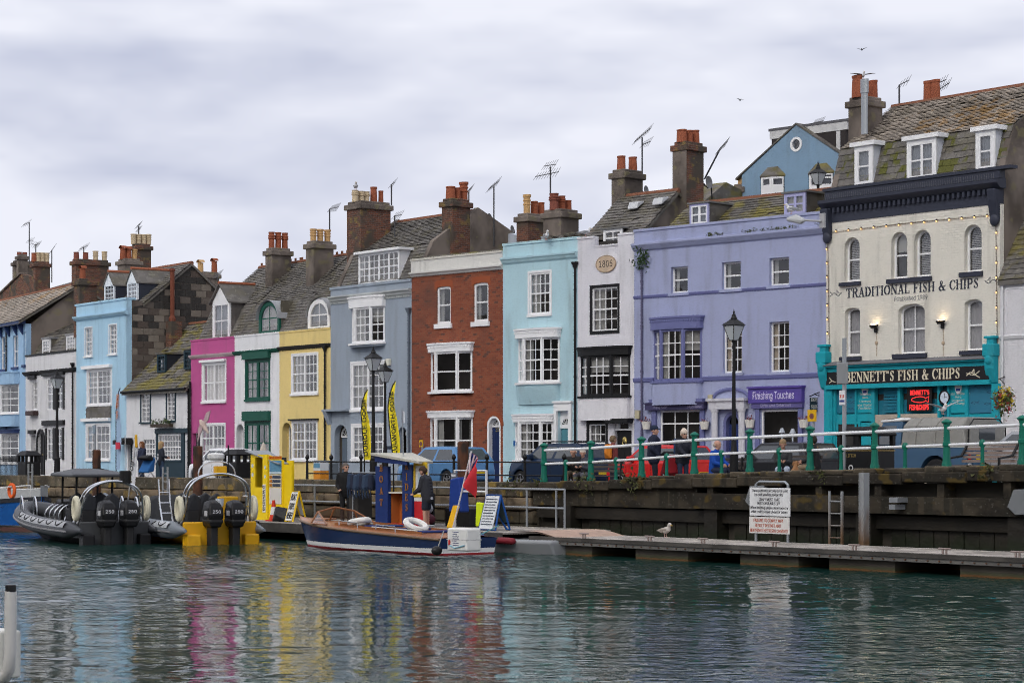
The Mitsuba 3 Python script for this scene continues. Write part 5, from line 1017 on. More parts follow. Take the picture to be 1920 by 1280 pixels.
put(None, 'harbour_bed', MB().add([(-400, -90, -6), (160, -90, -6), (160, 33.5, -6), (-400, 33.5, -6)], [[0, 1, 2, 3]]), C(.03, .035, .03, .9), QM, kind='structure', own='harbour_bed')
wl = thing('harbour_wall', 'old stone harbour wall along the quay with mossy concrete beam on the right', 'wall')
put(wl, 'core', MB().box(-260, UA, 32.86, 33.5, -6, .2).hexa([(UA, 32.95, -6), (UU(-4), 32.95, -6), (UU(-4), 33.5, -6), (UA, 33.5, -6)], [(UA, 32.95, .12), (UU(-4), 32.95, .76), (UU(-4), 33.5, .76), (UA, 33.5, .12)]), C(.045, .04, .032, .9), QM)
r = random.Random(12)
def block(mb, u0, u1, P0, P1, z0, z1, j=.02, rad=.03):
    mb.hull([(u + r.uniform(-j, j) * .4, P + (r.uniform(-j, j) if P == P0 else 0), z + r.uniform(-j, j) * .5) for u in (u0 + rad, u1 - rad) for P in (P0 + rad, P1) for z in (z0 + rad, z1 - rad)], rad)
u = UL
while u < UA - .1:
    w = r.uniform(1.0, 1.7); b = min(u + w, UA); m = MB(); block(m, u, b - .015, 32.62, 33.2, -.07, .35, .006, .02); put(wl, 'coping_stone', m, 'coping_stone', QM); u = b
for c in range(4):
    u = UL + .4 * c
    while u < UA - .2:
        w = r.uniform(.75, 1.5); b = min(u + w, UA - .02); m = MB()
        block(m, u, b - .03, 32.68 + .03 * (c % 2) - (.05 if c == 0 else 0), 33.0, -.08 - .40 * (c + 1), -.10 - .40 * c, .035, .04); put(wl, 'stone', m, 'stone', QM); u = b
u = UA + .02
while u < UU(-8):
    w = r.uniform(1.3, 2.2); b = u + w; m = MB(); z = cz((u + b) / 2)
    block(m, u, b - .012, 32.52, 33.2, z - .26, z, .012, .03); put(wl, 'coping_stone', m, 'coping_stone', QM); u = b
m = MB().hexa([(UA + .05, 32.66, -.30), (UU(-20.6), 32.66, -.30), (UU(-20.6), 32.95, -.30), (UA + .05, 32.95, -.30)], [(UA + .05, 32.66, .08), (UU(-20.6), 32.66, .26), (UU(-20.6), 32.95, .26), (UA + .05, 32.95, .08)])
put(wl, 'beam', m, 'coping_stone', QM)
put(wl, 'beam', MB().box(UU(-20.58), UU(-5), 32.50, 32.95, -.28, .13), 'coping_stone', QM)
put(wl, 'waling', MB().box(UA + .1, UU(-5), 32.74, 32.95, -.66, -.34), 'piling', QM)
for k in range(9):
    u = UU(-20.2 + 1.6 * k); put(wl, 'spacer', MB().box(u, u + .22, 32.6, 32.96, .135, cz(u) - .262), 'coping_stone', QM)
PIER = [UU(v) for v in (-25.2, -20.3, -15.9, -12.1, -8.2)]
for u in PIER: put(wl, 'pier', MB().box(u, u + .5, 32.60, 32.95, -3, -.30), 'piling', QM)
u = UU(-24.4)
while u < UU(-8):
    if not any(a - .40 < u < a + .5 for a in PIER): put(wl, 'plank', MB().box(u, u + .43, 32.84 + r.uniform(-.012, .012), 32.94, -3, -.665), 'piling', QM)
    u += .46
for px in (1417, 1915):
    u = qu(px, 32.4); put(wl, 'rubbing_plate', MB().hull([(u - .42, 32.44, -.05), (u - .25, 32.44, .33), (u + .25, 32.44, .35), (u + .25, 32.44, -.2), (u - .2, 32.44, -.22), (u, 32.5, 0)], .015), C(.16, .17, .18, .6), QM)
mb = MB(); nr = np.random.default_rng(21)
for px, n, s in ((1010, 60, .10), (1100, 130, .16), (1193, 150, .13), (960, 60, .12), (1545, 50, .1), (1850, 50, .1)):
    u = qu(px, 32.6); z = cz(u)
    for _ in range(n): mb.add(np.array([u, 32.55, z - .05]) + nr.normal(size=3) * (s * 1.6, .05, s) + nr.normal(size=(3, 3)) * .04, [[0, 1, 2]])
put(wl, 'wall_weeds', mb, C(.07, .075, .03, .9), QM, kind='stuff')
# ---------------------------------------------------------------- railings
GRN, RAILW = C(.004, .125, .085, .4), C(.66, .67, .69, .4)
k = thing('quay_railing', 'green cast iron quay railing with white rails on the raised wall', 'railing')
big, small = (1020, 1108, 1203, 1302, 1406, 1519, 1640, 1775, 1917, 2070), (1061, 1155, 1250, 1353, 1461, 1577, 1697, 1842, 1985)
RP = 32.85
def zb_(u): return cz(u) + .10 * np.clip((u - UU(-24)) / 4, 0, 1)
for px in big:
    u = qu(px, RP); z = zb_(u); mb = MB().lathe([(.12, 0), (.12, .10), (.095, .16), (.08, .5), (.10, .52), (.10, .60), (.082, .62), (.068, .98), (.08, 1.0), (.08, 1.03), (.13, 1.08), (.13, 1.10), (.04, 1.16), (0, 1.17)], (0, 0, 0), 12); put(k, 'post', mb, GRN, qM(u, RP, z), smooth=35)
for px in small:
    u = qu(px, RP); z = zb_(u); put(k, 'small_post', MB().lathe([(.07, 0), (.05, .06), (.042, .45), (.075, .50), (.078, .57), (.05, .63), (0, .65)], (0, 0, 0), 10), GRN, qM(u, RP, z), smooth=35)
    if px > 1190: m = MB(); block(m, u - .36, u + .36, 32.56, 33.15, cz(u) - .02, z + .02, .02, .03); put(k, 'plinth', m, 'coping_stone', QM)
for px in big:
    u = qu(px, RP)
    if px > 1190: m = MB(); block(m, u - .38, u + .38, 32.54, 33.15, cz(u) - .02, zb_(u) + .03, .02, .03); put(k, 'plinth', m, 'coping_stone', QM)
for a, b in zip(big[:-1], big[1:]):
    ua, ub = qu(a, RP), qu(b, RP)
    for dz, rr in ((.94, .042), (.54, .036)): put(k, 'rail', MB().cyl((ua - .02, RP, zb_(ua) + dz), (ub + .02, RP, zb_(ub) + dz), rr, 8), RAILW, QM, smooth=40)
k = thing('black_railing', 'black iron railing with ball finials on top of the stone wall', 'railing')
bl = (576, 621, 677, 760, 851, 913, 984, 1058); bp = 33.3
for px in bl: put(k, 'post', MB().lathe([(.07, 0), (.055, .1), (.04, .9), (.06, .92), (.03, .96), (.07, 1.02), (.075, 1.06), (.05, 1.11), (0, 1.17)], (0, 0, 0), 10), BLACK, qM(qu(px, bp), bp, .05), smooth=35)
for a, b in zip(bl[:-1], bl[1:]):
    for z in (.95, .55): put(k, 'rail', MB().cyl((qu(a, bp), bp, z), (qu(b, bp), bp, z), .025, 6), BLACK, QM)
k = thing('iron_fence', 'black iron fence of thin uprights at far left quay edge', 'fence'); mb = MB()
ua, ub = qu(-10, 38), qu(47, 38)
for q in np.linspace(ua, ub, 26): put(k, 'upright', MB().cyl((q, 38, 0), (q, 38, 1.15), .014, 5), BLACK, QM)
put(k, 'rail', MB().cyl((ua, 38, 1.05), (ub, 38, 1.05), .02, 5), BLACK, QM); put(k, 'rail', MB().cyl((ua, 38, .2), (ub, 38, .2), .02, 5), BLACK, QM)
k = thing('galvanised_handrail', 'grey galvanised pipe handrail along the lower landing stage', 'railing')
for pts in ([(545, .18), (1059, .18)], [(545, -.35), (1059, -.35)]):
    put(k, 'rail', MB().cyl((qu(pts[0][0], 31.9), 31.9, pts[0][1]), (qu(pts[1][0], 31.9), 31.9, pts[1][1]), .03, 8), GALV, QM)
for px in (545, 590, 665, 860, 988, 1043, 1059): put(k, 'post', MB().cyl((qu(px, 31.9), 31.9, -.9), (qu(px, 31.9), 31.9, .19), .03, 8), GALV, QM)
# ---------------------------------------------------------------- landing stages
DZ = -.92
k = thing('landing_stage', 'timber decked landing stage below the stone wall carrying the two ticket kiosks', 'pontoon')
ua, ub = qu(150, 30), qu(1000, 30)
mb = MB(); x = ua
while x < ub: mb.box(x, x + .135, 29.15, 32.2, DZ - .05, DZ + r.uniform(-.006, .002)); x += .145
put(k, 'deck_boards', mb, 'deck_board', QM, kind='stuff')
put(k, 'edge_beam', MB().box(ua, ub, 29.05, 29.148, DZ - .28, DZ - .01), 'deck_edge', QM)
for px in (250, 360, 470, 700, 860): put(k, 'float', MB().box(qu(px, 30), qu(px, 30) + 1.6, 29.4, 32, -2, DZ - .06), C(.012, .012, .013, .8), QM)
u = qu(905, 29.1)
mb = MB().hull([(u, 29.05, -1.2), (u + 3.0, 29.05, -1.15), (u + 3.0, 31.8, -1.15), (u, 31.8, -1.15), (u + .1, 29.3, -1.8), (u + 3.0, 29.3, -1.8), (u + 3, 31.8, -1.8), (u, 31.8, -1.8)], .08, sub=2)
put(k, 'tarp_float', mb, C(.22, .23, .24, .5), QM, smooth=40)
put(k, 'red_fender', MB().hull([(u + .9, 28.9, -1.12), (u + 1.6, 28.9, -1.12)], .09, sub=2), C(.16, .012, .02), QM, smooth=40)
put(k, 'blue_fender', MB().hull([(u + .30, 28.85, -1.05), (u + .30, 28.85, -1.45)], .11, sub=2), C(.01, .05, .24), QM, smooth=40)
for px in (585, 812): 
    q = qu(px, 29.35); put(k, 'mooring_cleat', MB().cyl((q - .16, 29.3, DZ + .1), (q + .16, 29.3, DZ + .1), .025, 6).cyl((q - .05, 29.3, DZ), (q - .05, 29.3, DZ + .1), .025, 6).cyl((q + .05, 29.3, DZ), (q + .05, 29.3, DZ + .1), .025, 6), GALV, QM)
k = thing('ramp_plate', 'curved rusty steel ramp plate joining the two landing stages', 'ramp')
g = np.linspace(0, 1, 8); ua, ub = qu(992, 29.8), qu(1078, 29.8)
put(k, 'plate', MB().grid([[(ua + (ub - ua) * t, P, DZ + .02 - .12 * t + .10 * math.sin(t * 3.0)) for t in g] for P in (29.3, 31.2)]).grid([[(ua + (ub - ua) * t, P, DZ - .01 - .12 * t + .10 * math.sin(t * 3.0)) for t in g] for P in (29.3, 31.2)]), ('paint', (.34, .24, .19)), QM, smooth=True)
k = thing('finger_pontoon', 'long grey pontoon on concrete floats below the right hand wall', 'pontoon')
PZ = -1.0; ua, ub = qu(990, 29.2), UU(-6)
mb = MB(); x = ua
while x < ub: mb.box(x, x + .118, 29.33, 31.3, PZ - .03, PZ + r.uniform(-.004, .002)); x += .125
put(k, 'deck_boards', mb, 'deck_board', QM, kind='stuff')
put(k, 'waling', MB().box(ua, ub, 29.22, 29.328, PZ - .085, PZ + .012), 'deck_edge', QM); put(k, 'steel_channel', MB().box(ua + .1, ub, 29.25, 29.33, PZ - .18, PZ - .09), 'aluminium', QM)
mb = MB(); x = ua + .3
while x < ub: mb.cyl((x, 29.25, PZ - .135), (x, 29.225, PZ - .135), .02, 6); x += .32
put(k, 'bolts', mb, C(.10, .05, .03), QM, kind='stuff')
for a, b in ((1021, 1110), (1192, 1290), (1388, 1497), (1555, 1678), (1800, 1935)):
    put(k, 'float', MB().box(qu(a, 29.4), qu(b, 29.4), 29.4, 31.2, -2.0, PZ - .182), 'float_concrete', QM)
for px in (1095, 1218, 1318, 1452, 1602, 1771, 1908):
    q = qu(px, 29.5); put(k, 'mooring_cleat', MB().cyl((q - .17, 29.5, PZ + .12), (q + .17, 29.5, PZ + .12), .022, 6).cyl((q - .05, 29.5, PZ), (q - .05, 29.5, PZ + .12), .022, 6).cyl((q + .05, 29.5, PZ), (q + .05, 29.5, PZ + .12), .022, 6), C(.3, .24, .22, .5, .5), QM)
# ladders, piles
def ladder(label, px, P, zt, zb, w=.36, mat='weathered_steel'):
    k = thing('quay_ladder', label, 'ladder'); u = qu(px, P)
    for x in (u - w / 2, u + w / 2): put(k, 'rail', MB().cyl((x, P, zb), (x, P, zt), .035, 6), mat, QM)
    for z in np.arange(zb + .3, zt - .1, .3): put(k, 'rung', MB().cyl((u - w / 2, P, z), (u + w / 2, P, z), .022, 6), mat, QM)
ladder('rusty steel ladder on the right wall between white notice and steel pile', 1567, 32.2, .25, -2.4, .42)
ladder('brown ladder on the stone wall below the white cottage', 310, 32.4, .75, -1.6)
ladder('ladder with hooped top on wall beside the far left black bin', 57, 32.3, .85, -1.6)
k = thing('steel_pile', 'grey galvanised steel pile streaked with rust standing before the right wall', 'pile')
u = qu(1622, 31.6); put(k, 'pile', MB().box(u - .07, u + .05, 31.52, 31.62, -4, .72).box(u - .09, u - .072, 31.5, 31.66, -4, .72).box(u + .052, u + .07, 31.5, 31.66, -4, .72), 'weathered_steel', QM); put(k, 'bracket', MB().box(u + .09, u + .36, 32.2, 32.5, -.0, .12).box(u + .09, u + .28, 32.2, 32.5, -.17, -.05), GALV, QM)
def pile(label, px, P, ytop, w):
    k = thing('timber_pile', label, 'pile', 'brown timber mooring piles'); u = qu(px, P); z = qz(px, ytop, P); hw = w / qs(px, P) / 2
    put(k, 'pile', MB().lathe([(hw, -4), (hw, z - .03), (hw - .03, z), (0, z)], (0, 0, 0), 14), 'rusty_steel', qM(u, P, 0), smooth=35)
pile('rust brown mooring pile in front of the light blue car', 868, 31.2, 828, 21); pile('rust brown mooring pile in front of pale blue tall house', 181, 31.6, 843, 16); pile('mottled mooring pile in front of the white car', 371, 31.6, 836, 18)
# ---------------------------------------------------------------- street furniture
def street_lamp(label, px, P, ytop, hgt=5.0, zfoot=None):
    k = thing('street_lamp', label, 'street lamp', 'black heritage street lamps'); u = qu(px, P); zt = qz(px, ytop, P); z0 = road_z(u) if zfoot is None else zfoot
    M = qM(u, P, 0); zl = zt - .90
    put(k, 'post', MB().lathe([(.20, z0), (.20, z0 + .15), (.13, z0 + .25), (.12, z0 + 1.0), (.15, z0 + 1.05), (.085, z0 + 1.15), (.065, z0 + 1.6), (.042, zl - .25), (.06, zl - .2), (.04, zl - .1), (.07, zl)], (0, 0, 0), 12), BLACK, M, smooth=35)
    a, b = .085, .20; mb = MB()
    for x, y in ((-1, -1), (1, -1), (1, 1), (-1, 1)): mb.cyl((x * a, y * a, zl), (x * b, y * b, zl + .40), .012, 5)
    for q, z in ((a, zl), (b, zl + .40)): mb.tube([(-q, -q, z), (q, -q, z), (q, q, z), (-q, q, z)], .015, 5, closed=True)
    put(k, 'lantern_frame', mb, BLACK, M)
    c = [(-1, -1), (1, -1), (1, 1), (-1, 1)]
    for q in range(4):
        p, n = c[q], c[(q + 1) % 4]; put(k, 'lantern_pane', MB().add([(p[0] * a, p[1] * a, zl), (n[0] * a, n[1] * a, zl), (n[0] * b, n[1] * b, zl + .40), (p[0] * b, p[1] * b, zl + .40)], [[0, 1, 2, 3]]), C(.42, .45, .47, .3), M)
    g = b + .045; mb = MB().add([(-g, -g, zl + .415), (g, -g, zl + .415), (g, g, zl + .415), (-g, g, zl + .415), (-.07, -.07, zl + .58), (.07, -.07, zl + .58), (.07, .07, zl + .58), (-.07, .07, zl + .58)], [[0, 1, 5, 4], [1, 2, 6, 5], [2, 3, 7, 6], [3, 0, 4, 7], [4, 5, 6, 7], [3, 2, 1, 0]])
    mb.lathe([(.09, zl + .58), (.09, zl + .61), (.055, zl + .68), (.06, zl + .70), (.022, zl + .74), (.032, zl + .78), (.012, zl + .81), (0, zl + .90)], (0, 0, 0), 10); put(k, 'lantern_roof', mb, BLACK, M)
street_lamp('black lamp post in front of the wide lavender house', 1376, 34.2, 577); street_lamp('taller of the two black lamp posts before the grey-blue house', 700, 34.0, 645); street_lamp('shorter black lamp post just right of another before the grey-blue house', 722, 38.8, 672); street_lamp('black lamp post in front of white and black house at left', 107, 33.8, 688)
street_lamp('black lamp post showing above the lavender house roof before blue gable', 1534, 46.5, 300, zfoot=2.0)
def bin_(label, px, P, ytop, w, d=.7, name='litter_bin', gold=False):
    k = thing(name, label, 'bin'); u = qu(px, P); z1 = qz(px, ytop, P); z0 = road_z(u) + .1; hw = w / 2; M = qM(u, P, 0)
    put(k, 'body', MB().hull([(x, y, z) for x in (-hw + .05, hw - .05) for y in (-d / 2 + .05, d / 2 - .05) for z in (z0, z1 - .52)], .05), BLACK, M)
    put(k, 'lid', MB().hull([(x, y, z1 - .20) for x in (-hw, hw) for y in (-d / 2, d / 2)] + [(x * .6, y * .6, z1 - .04) for x in (-hw, hw) for y in (-d / 2, d / 2)], .04), BLACK, M)
    for x in (-hw + .05, hw - .05, 0):
        for y in (-d / 2 + .05, d / 2 - .05): put(k, 'hood_post', MB().box(x - .06, x + .06, y - .05, y + .05, z1 - .52, z1 - .2), BLACK, M)
    if gold: put(k, 'gold_band', MB().box(-hw - .004, hw + .004, -d / 2 - .004, d / 2 + .004, z1 - .62, z1 - .60), C(.35, .24, .08, .4, .6), M); put(k, 'emblem', MB().lathe([(.05, 0), (.08, 0), (.08, .01), (.05, .01)], (0, 0, 0), 14, M=tr(-.2, -d / 2 - .0, z1 - 1.05) @ rot([1, 0, 0], 90)), C(.6, .6, .6), M); text_on(k, M, 'LITTER', -.35, -.02, z1 - .78, .08, -d / 2 - .004, C(.3, .22, .08), 'lettering')
bin_('black litter bin with hooded lid at far left on the quay', 54, 33.9, 845, .85); bin_('black hooded litter bin beside the white car', 446, 34.0, 842, 1.0); bin_('large black twin litter bin with gold band beside blue off road vehicle', 1624, 33.9, 800, 1.35, gold=True)
k = thing('bench', 'black slatted bench behind the green railing at the right', 'bench'); ua, ub = qu(1794, 34.2), qu(1895, 34.2); z = road_z(ua) + .1
for q in range(5): put(k, 'slat', MB().box(ua, ub, 34.35 + .03 * q, 34.38 + .03 * q, z + .52 + .10 * q, z + .59 + .10 * q), C(.22, .17, .15, .7), QM)
for q in range(4): put(k, 'slat', MB().box(ua, ub, 33.9 + .11 * q, 33.98 + .11 * q, z + .43, z + .46), C(.12, .10, .09, .7), QM)
for x in (ua + .05, ub - .05): put(k, 'arm', MB().tube([(x, 33.9, z), (x, 33.9, z + .62), (x, 34.3, z + .68), (x, 34.5, z + 1.0)], .035, 6).tube([(x, 34.35, z), (x, 34.3, z + .45)], .035, 6), BLACK, QM)
def seat(label, xa, xb, P):
    k = thing('bench', label, 'bench'); a, b = qu(xa, P), qu(xb, P); z = road_z(a) + .1
    for q in range(3): put(k, 'slat', MB().box(a, b, P + .36 + .03 * q, P + .39 + .03 * q, z + .55 + .12 * q, z + .63 + .12 * q), C(.07, .06, .055, .7), QM)
    for q in range(4): put(k, 'slat', MB().box(a, b, P - .1 + .11 * q, P - .02 + .11 * q, z + .42, z + .45), C(.07, .06, .055, .7), QM)
    for x in (a + .06, b - .06): put(k, 'leg', MB().tube([(x, P - .08, z), (x, P - .06, z + .42)], .03, 6).tube([(x, P + .32, z), (x, P + .38, z + .9)], .03, 6), BLACK, QM)
seat('dark bench where the two old people sit behind the railing', 1068, 1145, 34.4); seat('dark bench under the man in blue jacket', 1318, 1372, 34.4); seat('dark bench where the woman in jeans sits with the dog', 1446, 1516, 34.4)
k = thing('sign_post', 'tall grey post with blank sign backs before the turquoise shopfront', 'sign post'); P = 33.6; u = qu(1583, P)
put(k, 'post', MB().cyl((u, P, road_z(u)), (u, P, qz(1583, 634, P)), .05, 10), GALV, QM)
put(k, 'sign_plate', MB().hull([(u + a, P - .06, z) for a in (-.17, .18) for z in (qz(1583, 719, P), qz(1583, 681, P))], .015), C(.22, .23, .24, .5), QM)
kk = put(k, 'notice', MB().box(u - .1, u + .1, P - .07, P - .055, qz(1583, 759, P), qz(1583, 732, P)), C(.62, .63, .66), QM)
put(k, 'notice_print', MB().box(u - .09, u + .09, P - .075, P - .071, qz(1583, 754, P), qz(1583, 750, P)), C(.03, .05, .2), QM); put(k, 'notice_print', MB().box(u - .07, u - .02, P - .075, P - .071, qz(1583, 746, P), qz(1583, 740, P)).box(u + .02, u + .07, P - .075, P - .071, qz(1583, 746, P), qz(1583, 740, P)), C(.5, .12, .1), QM)
def yellow_sign(label, px, py, P, w=22, h_=22):
    k = thing('parking_sign', label, 'sign'); u = qu(px, P); s = qs(px, P); z = qz(px, py, P)
    put(k, 'post', MB().cyl((u, P + .04, road_z(u)), (u, P + .04, z), .035, 8), GALV, QM); put(k, 'plate', MB().box(u - w / s / 2, u + w / s / 2, P - .02, P, z - h_ / s / 2, z + h_ / s / 2), C(.62, .36, .01), QM)
    put(k, 'print', MB().lathe([(.0, 0), (.09, 0), (.09, .004), (0, .004)], (0, 0, 0), 16, M=tr(u, P - .02, z - .02) @ rot([1, 0, 0], 90)), C(.16, .06, .05), QM)
yellow_sign('yellow no parking plate on a post left of the turquoise shopfront', 1523, 779, 38.8); yellow_sign('yellow square notice on post left of the light blue car', 790, 831, 38.8, 11, 13)
k = thing('street_sign', 'grey sign plate on a short pole in front of pale blue tall house', 'sign'); P = 31.4; u = qu(178, P); put(k, 'pole', MB().cyl((u, P, qz(178, 843, P)), (u, P, qz(178, 796, P)), .04, 8), GALV, QM); put(k, 'plate', MB().box(u - .05, u + .17, P - .07, P - .05, qz(178, 813, P), qz(178, 798, P)), C(.2, .26, .32), QM)
# white notice over the finger pontoon
k = thing('mooring_notice', 'white notice board on two posts above the finger pontoon with a red lower panel', 'sign'); P = 31.1
a, b = qu(1407, P), qu(1482, P); m = 1445
put(k, 'frame', MB().tube([(a + .16, P + .03, PZ), (a + .16, P + .03, qz(m, 908, P)), (a + .28, P + .03, qz(m, 903, P)), (b - .22, P + .03, qz(m, 903, P)), (b - .12, P + .03, qz(m, 908, P)), (b - .12, P + .03, PZ)], .03, 8), GALV, QM)
put(k, 'upper_board', MB().box(a, b, P - .02, P, qz(m, 967, P), qz(m, 914, P)), ('paint', (.66, .67, .68)), QM)
put(k, 'lower_board', MB().box(a - .02, b - .02, P - .02, P, qz(m, 1000, P), qz(m, 969, P)), ('paint', (.62, .60, .58)), QM)
for y, x0, x1, s, hh in ((922, .06, .95, 'These pontoons are only to be used', 5), (929.5, .13, .84, 'by craft awaiting bridge lifts', 5), (939, .24, .75, 'CRAFT MUST TAKE', 5.5), (946, .20, .77, 'NEXT AVAILABLE LIFT', 5.5), (954, .02, .97, 'When berthing please allow room for', 5), (961.5, .04, .95, 'other craft to moor ahead or astern', 5)):
    text_on(k, QM, s, a + (b - a) * x0, a + (b - a) * x1, qz(m, y, P), hh / qs(m, P), P - .021, C(.05, .05, .06))
for y, x0, x1, s in ((978.5, .12, .86, 'FAILURE TO COMPLY MAY'), (988, .16, .80, 'RESULT IN FINES AND'), (997.5, .03, .97, 'BERTHING FEES BEING CHARGED')):
    text_on(k, QM, s, a + (b - a) * x0 - .02, a + (b - a) * x1 - .02, qz(m, y, P), 6 / qs(m, P), P - .021, C(.42, .10, .06))
# hanging basket
k = thing('hanging_basket', 'round hanging basket of yellow and red flowers at the right edge', 'hanging basket'); P = 40.6; o = np.array([qu(1883, P), P, qz(1882, 742, P)]); nr = np.random.default_rng(5)
put(k, 'basket', MB().lathe([(0, -.2), (.14, -.15), (.19, 0), (0, .0)], o, 12), C(.06, .04, .02), QM)
for nm, col, n in (('leaves', (.05, .08, .02), 420), ('yellow_flowers', (.55, .42, .03), 220), ('red_flowers', (.25, .03, .04), 160)):
    mb = MB()
    for _ in range(n):
        d = unit(nr.normal(size=3)); d[2] *= 1.15; c = o + d * .26 * nr.uniform(.6, 1.15) + (0, 0, -.03 - (abs(nr.normal()) * .17 if nm != 'yellow_flowers' else 0)); mb.add(c + nr.normal(size=(3, 3)) * .032, [[0, 1, 2]])
    put(k, nm, mb, C(*col, .8), QM, kind='stuff')
# feather flags
def feather(label, pts, w, P, col, zfoot, texts, tcol, border=BLACK):
    """pts: centre line of the blade in the photograph from the foot of the blade to its tip"""
    k = thing('feather_flag', label, 'flag'); L = [qp(x, y, P) for x, y in pts]; q = np.array(L); s = np.linspace(0, 1, 15); t = np.linspace(0, 1, len(q))
    c = np.stack([np.interp(s, t, q[:, j]) for j in range(3)], 1); ww = w * np.clip(np.minimum(1, 1.25 * (1 - s) ** .45 + .02), .03, 1) * np.clip(.85 + s, 0, 1)
    lft = c - np.stack([.5 * w + 0 * s, 0 * s, 0 * s], 1); rgt = lft + np.stack([ww, 0 * s, 0 * s], 1); lft = lft + np.stack([np.clip(w - ww, 0, w) * .75, 0 * s, 0 * s], 1) * (s[:, None] > .6)
    sm = .03 * np.sin(s * 6)[:, None] * np.array([0, 1, 0]); rgt = lft + np.stack([ww, 0 * s, 0 * s], 1) + sm
    put(k, 'cloth', MB().grid([lft, (lft + rgt) / 2, rgt]), col, QM, smooth=True)
    foot = np.array([c[0][0] - .45 * w, P, zfoot]); put(k, 'pole', MB().tube([foot] + [p - np.array([.02, 0, 0]) for p in lft] , .022, 6).tube([foot + (-.3, 0, .02), foot + (.3, 0, .02)], .03, 6), border, QM)
    for f0, f1, s_, hh in texts:
        i0, i1 = np.array([np.interp(f0, s, c[:, j]) for j in range(3)]), np.array([np.interp(f1, s, c[:, j]) for j in range(3)])
        e = unit(i1 - i0); Mt = QM @ frame(i0 + np.array([.5 * hh, -.05, 0]), e, (0, 1, 0), np.cross(e, (0, 1, 0))); text_on(k, Mt, s_, 0, float(np.linalg.norm(i1 - i0)), 0, hh, 0, tcol, bold=True)
YEL, INK = C(.80, .66, .02, .7), C(.015, .015, .015)
feather('yellow feather flag with black lettering, the left one behind the boat kiosk', [(690, 862), (686, 800), (683, 760), (687, 731)], .36, 31.2, YEL, DZ, [(.04, .80, 'DURDLE DOOR', .19)], INK)
feather('yellow feather flag with black lettering, the right one above the boat kiosk', [(745, 860), (738, 800), (734, 750), (739, 715)], .38, 30.9, YEL, DZ, [(.05, .82, 'LULWORTH COVE', .20)], INK)
feather('pale blue feather flag with orange lettering beside pale blue tall house', [(222, 880), (222, 800), (222, 760), (224, 728)], .35, 33.8, C(.30, .42, .58, .7), 0., [(.62, .88, 'FISHING', .20), (.45, .58, 'TRIPS', .14)], C(.55, .16, .04))
put('feather_flag_002', 'badge', MB().box(qu(219, 33.75), qu(227, 33.75), 33.70, 33.72, qz(222, 842, 33.7), qz(222, 829, 33.7)), C(.5, .03, .06), QM)
k = thing('small_white_flag', 'little white flag on a thin pole between the yellow feather flags and red ensign', 'flag'); P = 30.4; put(k, 'pole', MB().cyl(qp(758, 930, P), qp(754, 766, P), .015, 5), GALV, QM)
put(k, 'cloth', MB().grid([[qp(753 + 6 * t, y0 + 5 * t + (0 if not q else 24 - 4 * t), P + .05 * math.sin(5 * t)) for t in np.linspace(0, 1, 6)] for q, y0 in ((0, 768), (1, 768))]), C(.55, .57, .62), QM)
# ---------------------------------------------------------------- kiosks and boards on the landing stage
k = thing('boat_ride_kiosk', 'dark blue open ticket kiosk with orange counter and BOAT RIDES on its pillars', 'kiosk'); P0, P1 = 30.0, 30.9
KB, KO = C(.010, .028, .13, .4), C(.40, .11, .025, .6); a0, a1, b0, b1 = qu(704, P0), qu(727, P0), qu(754, P0), qu(772, P0); zr = qz(740, 866, P0); bR = qu(802, P0 + .1)
for q, (x0, x1) in enumerate(((a0, a1), (b0, b1))): put(k, 'pillar', MB().box(x0, x1, P0, P0 + .09, DZ, qz(716, 874 if q == 0 else 871, P0)), KB, QM)
for s, x0, x1, ys in (('BOAT', a0, a1, (884, 905, 927, 949)), ('RIDES', b0, b1, (880, 900, 919, 938, 957))):
    for ch, y in zip(s, ys): g, w = serif(ch, .21); c = (x0 + x1) / 2; put(k, 'lettering', MB().ext(shapely.affinity.translate(g, c - w / 2, qz(740, y, P0)), P0 - .014, P0 - .002), C(.30, .12, .03), QM)
put(k, 'side_panel', MB().box(b1 + .003, bR, P0 + .08, P0 + .14, DZ + .9, zr - .05), C(.60, .61, .62), QM, label='white map panel with a yellow border'); put(k, 'panel_border', MB().ext(sbox(b1 + .0, DZ + .86, bR + .03, zr).difference(sbox(b1 + .06, DZ + .95, bR - .05, zr - .1)), P0 + .05, P0 + .075), C(.62, .42, .03), QM)
put(k, 'map_print', MB().ext(Polygon([(b1 + .15, DZ + 1.1), (b1 + .35, DZ + 1.05), (b1 + .5, DZ + 1.3), (b1 + .46, DZ + 1.6), (b1 + .3, DZ + 1.75), (b1 + .2, DZ + 1.5)]), P0 + .065, P0 + .078), C(.42, .52, .58), QM)
put(k, 'lower_panel', MB().box(b1 + .003, bR + .02, P0 + .07, P0 + .14, DZ, DZ + .74), C(.50, .02, .025), QM); put(k, 'panel_rail', MB().box(b1 + .003, bR + .02, P0 + .065, P0 + .14, DZ + .743, DZ + .85), C(.62, .62, .62), QM)
put(k, 'back_wall', MB().box(a1 - .1, b0 + .1, P1 - .05, P1, DZ, DZ + .95), C(.02, .02, .022), QM); put(k, 'inner_side', MB().box(a1 - .03, a1 + .0, P0 + .1, P1 - .06, DZ, DZ + .95).box(a1, a1 + .38, P0 + .35, P0 + .37, DZ, DZ + .92), KO, QM)
put(k, 'counter', MB().box(a1 + .002, b0 - .002, P0 + .02, P1 - .06, DZ + .95, DZ + 1.0), C(.5, .48, .42), QM); put(k, 'window_frame', MB().tube([(a1 + .06, P0 + .6, DZ + 1.0), (a1 + .06, P0 + .6, DZ + 1.6), (b0 - .06, P0 + .6, DZ + 1.6), (b0 - .06, P0 + .6, DZ + 1.0)], .025, 5), C(.55, .57, .6), QM)
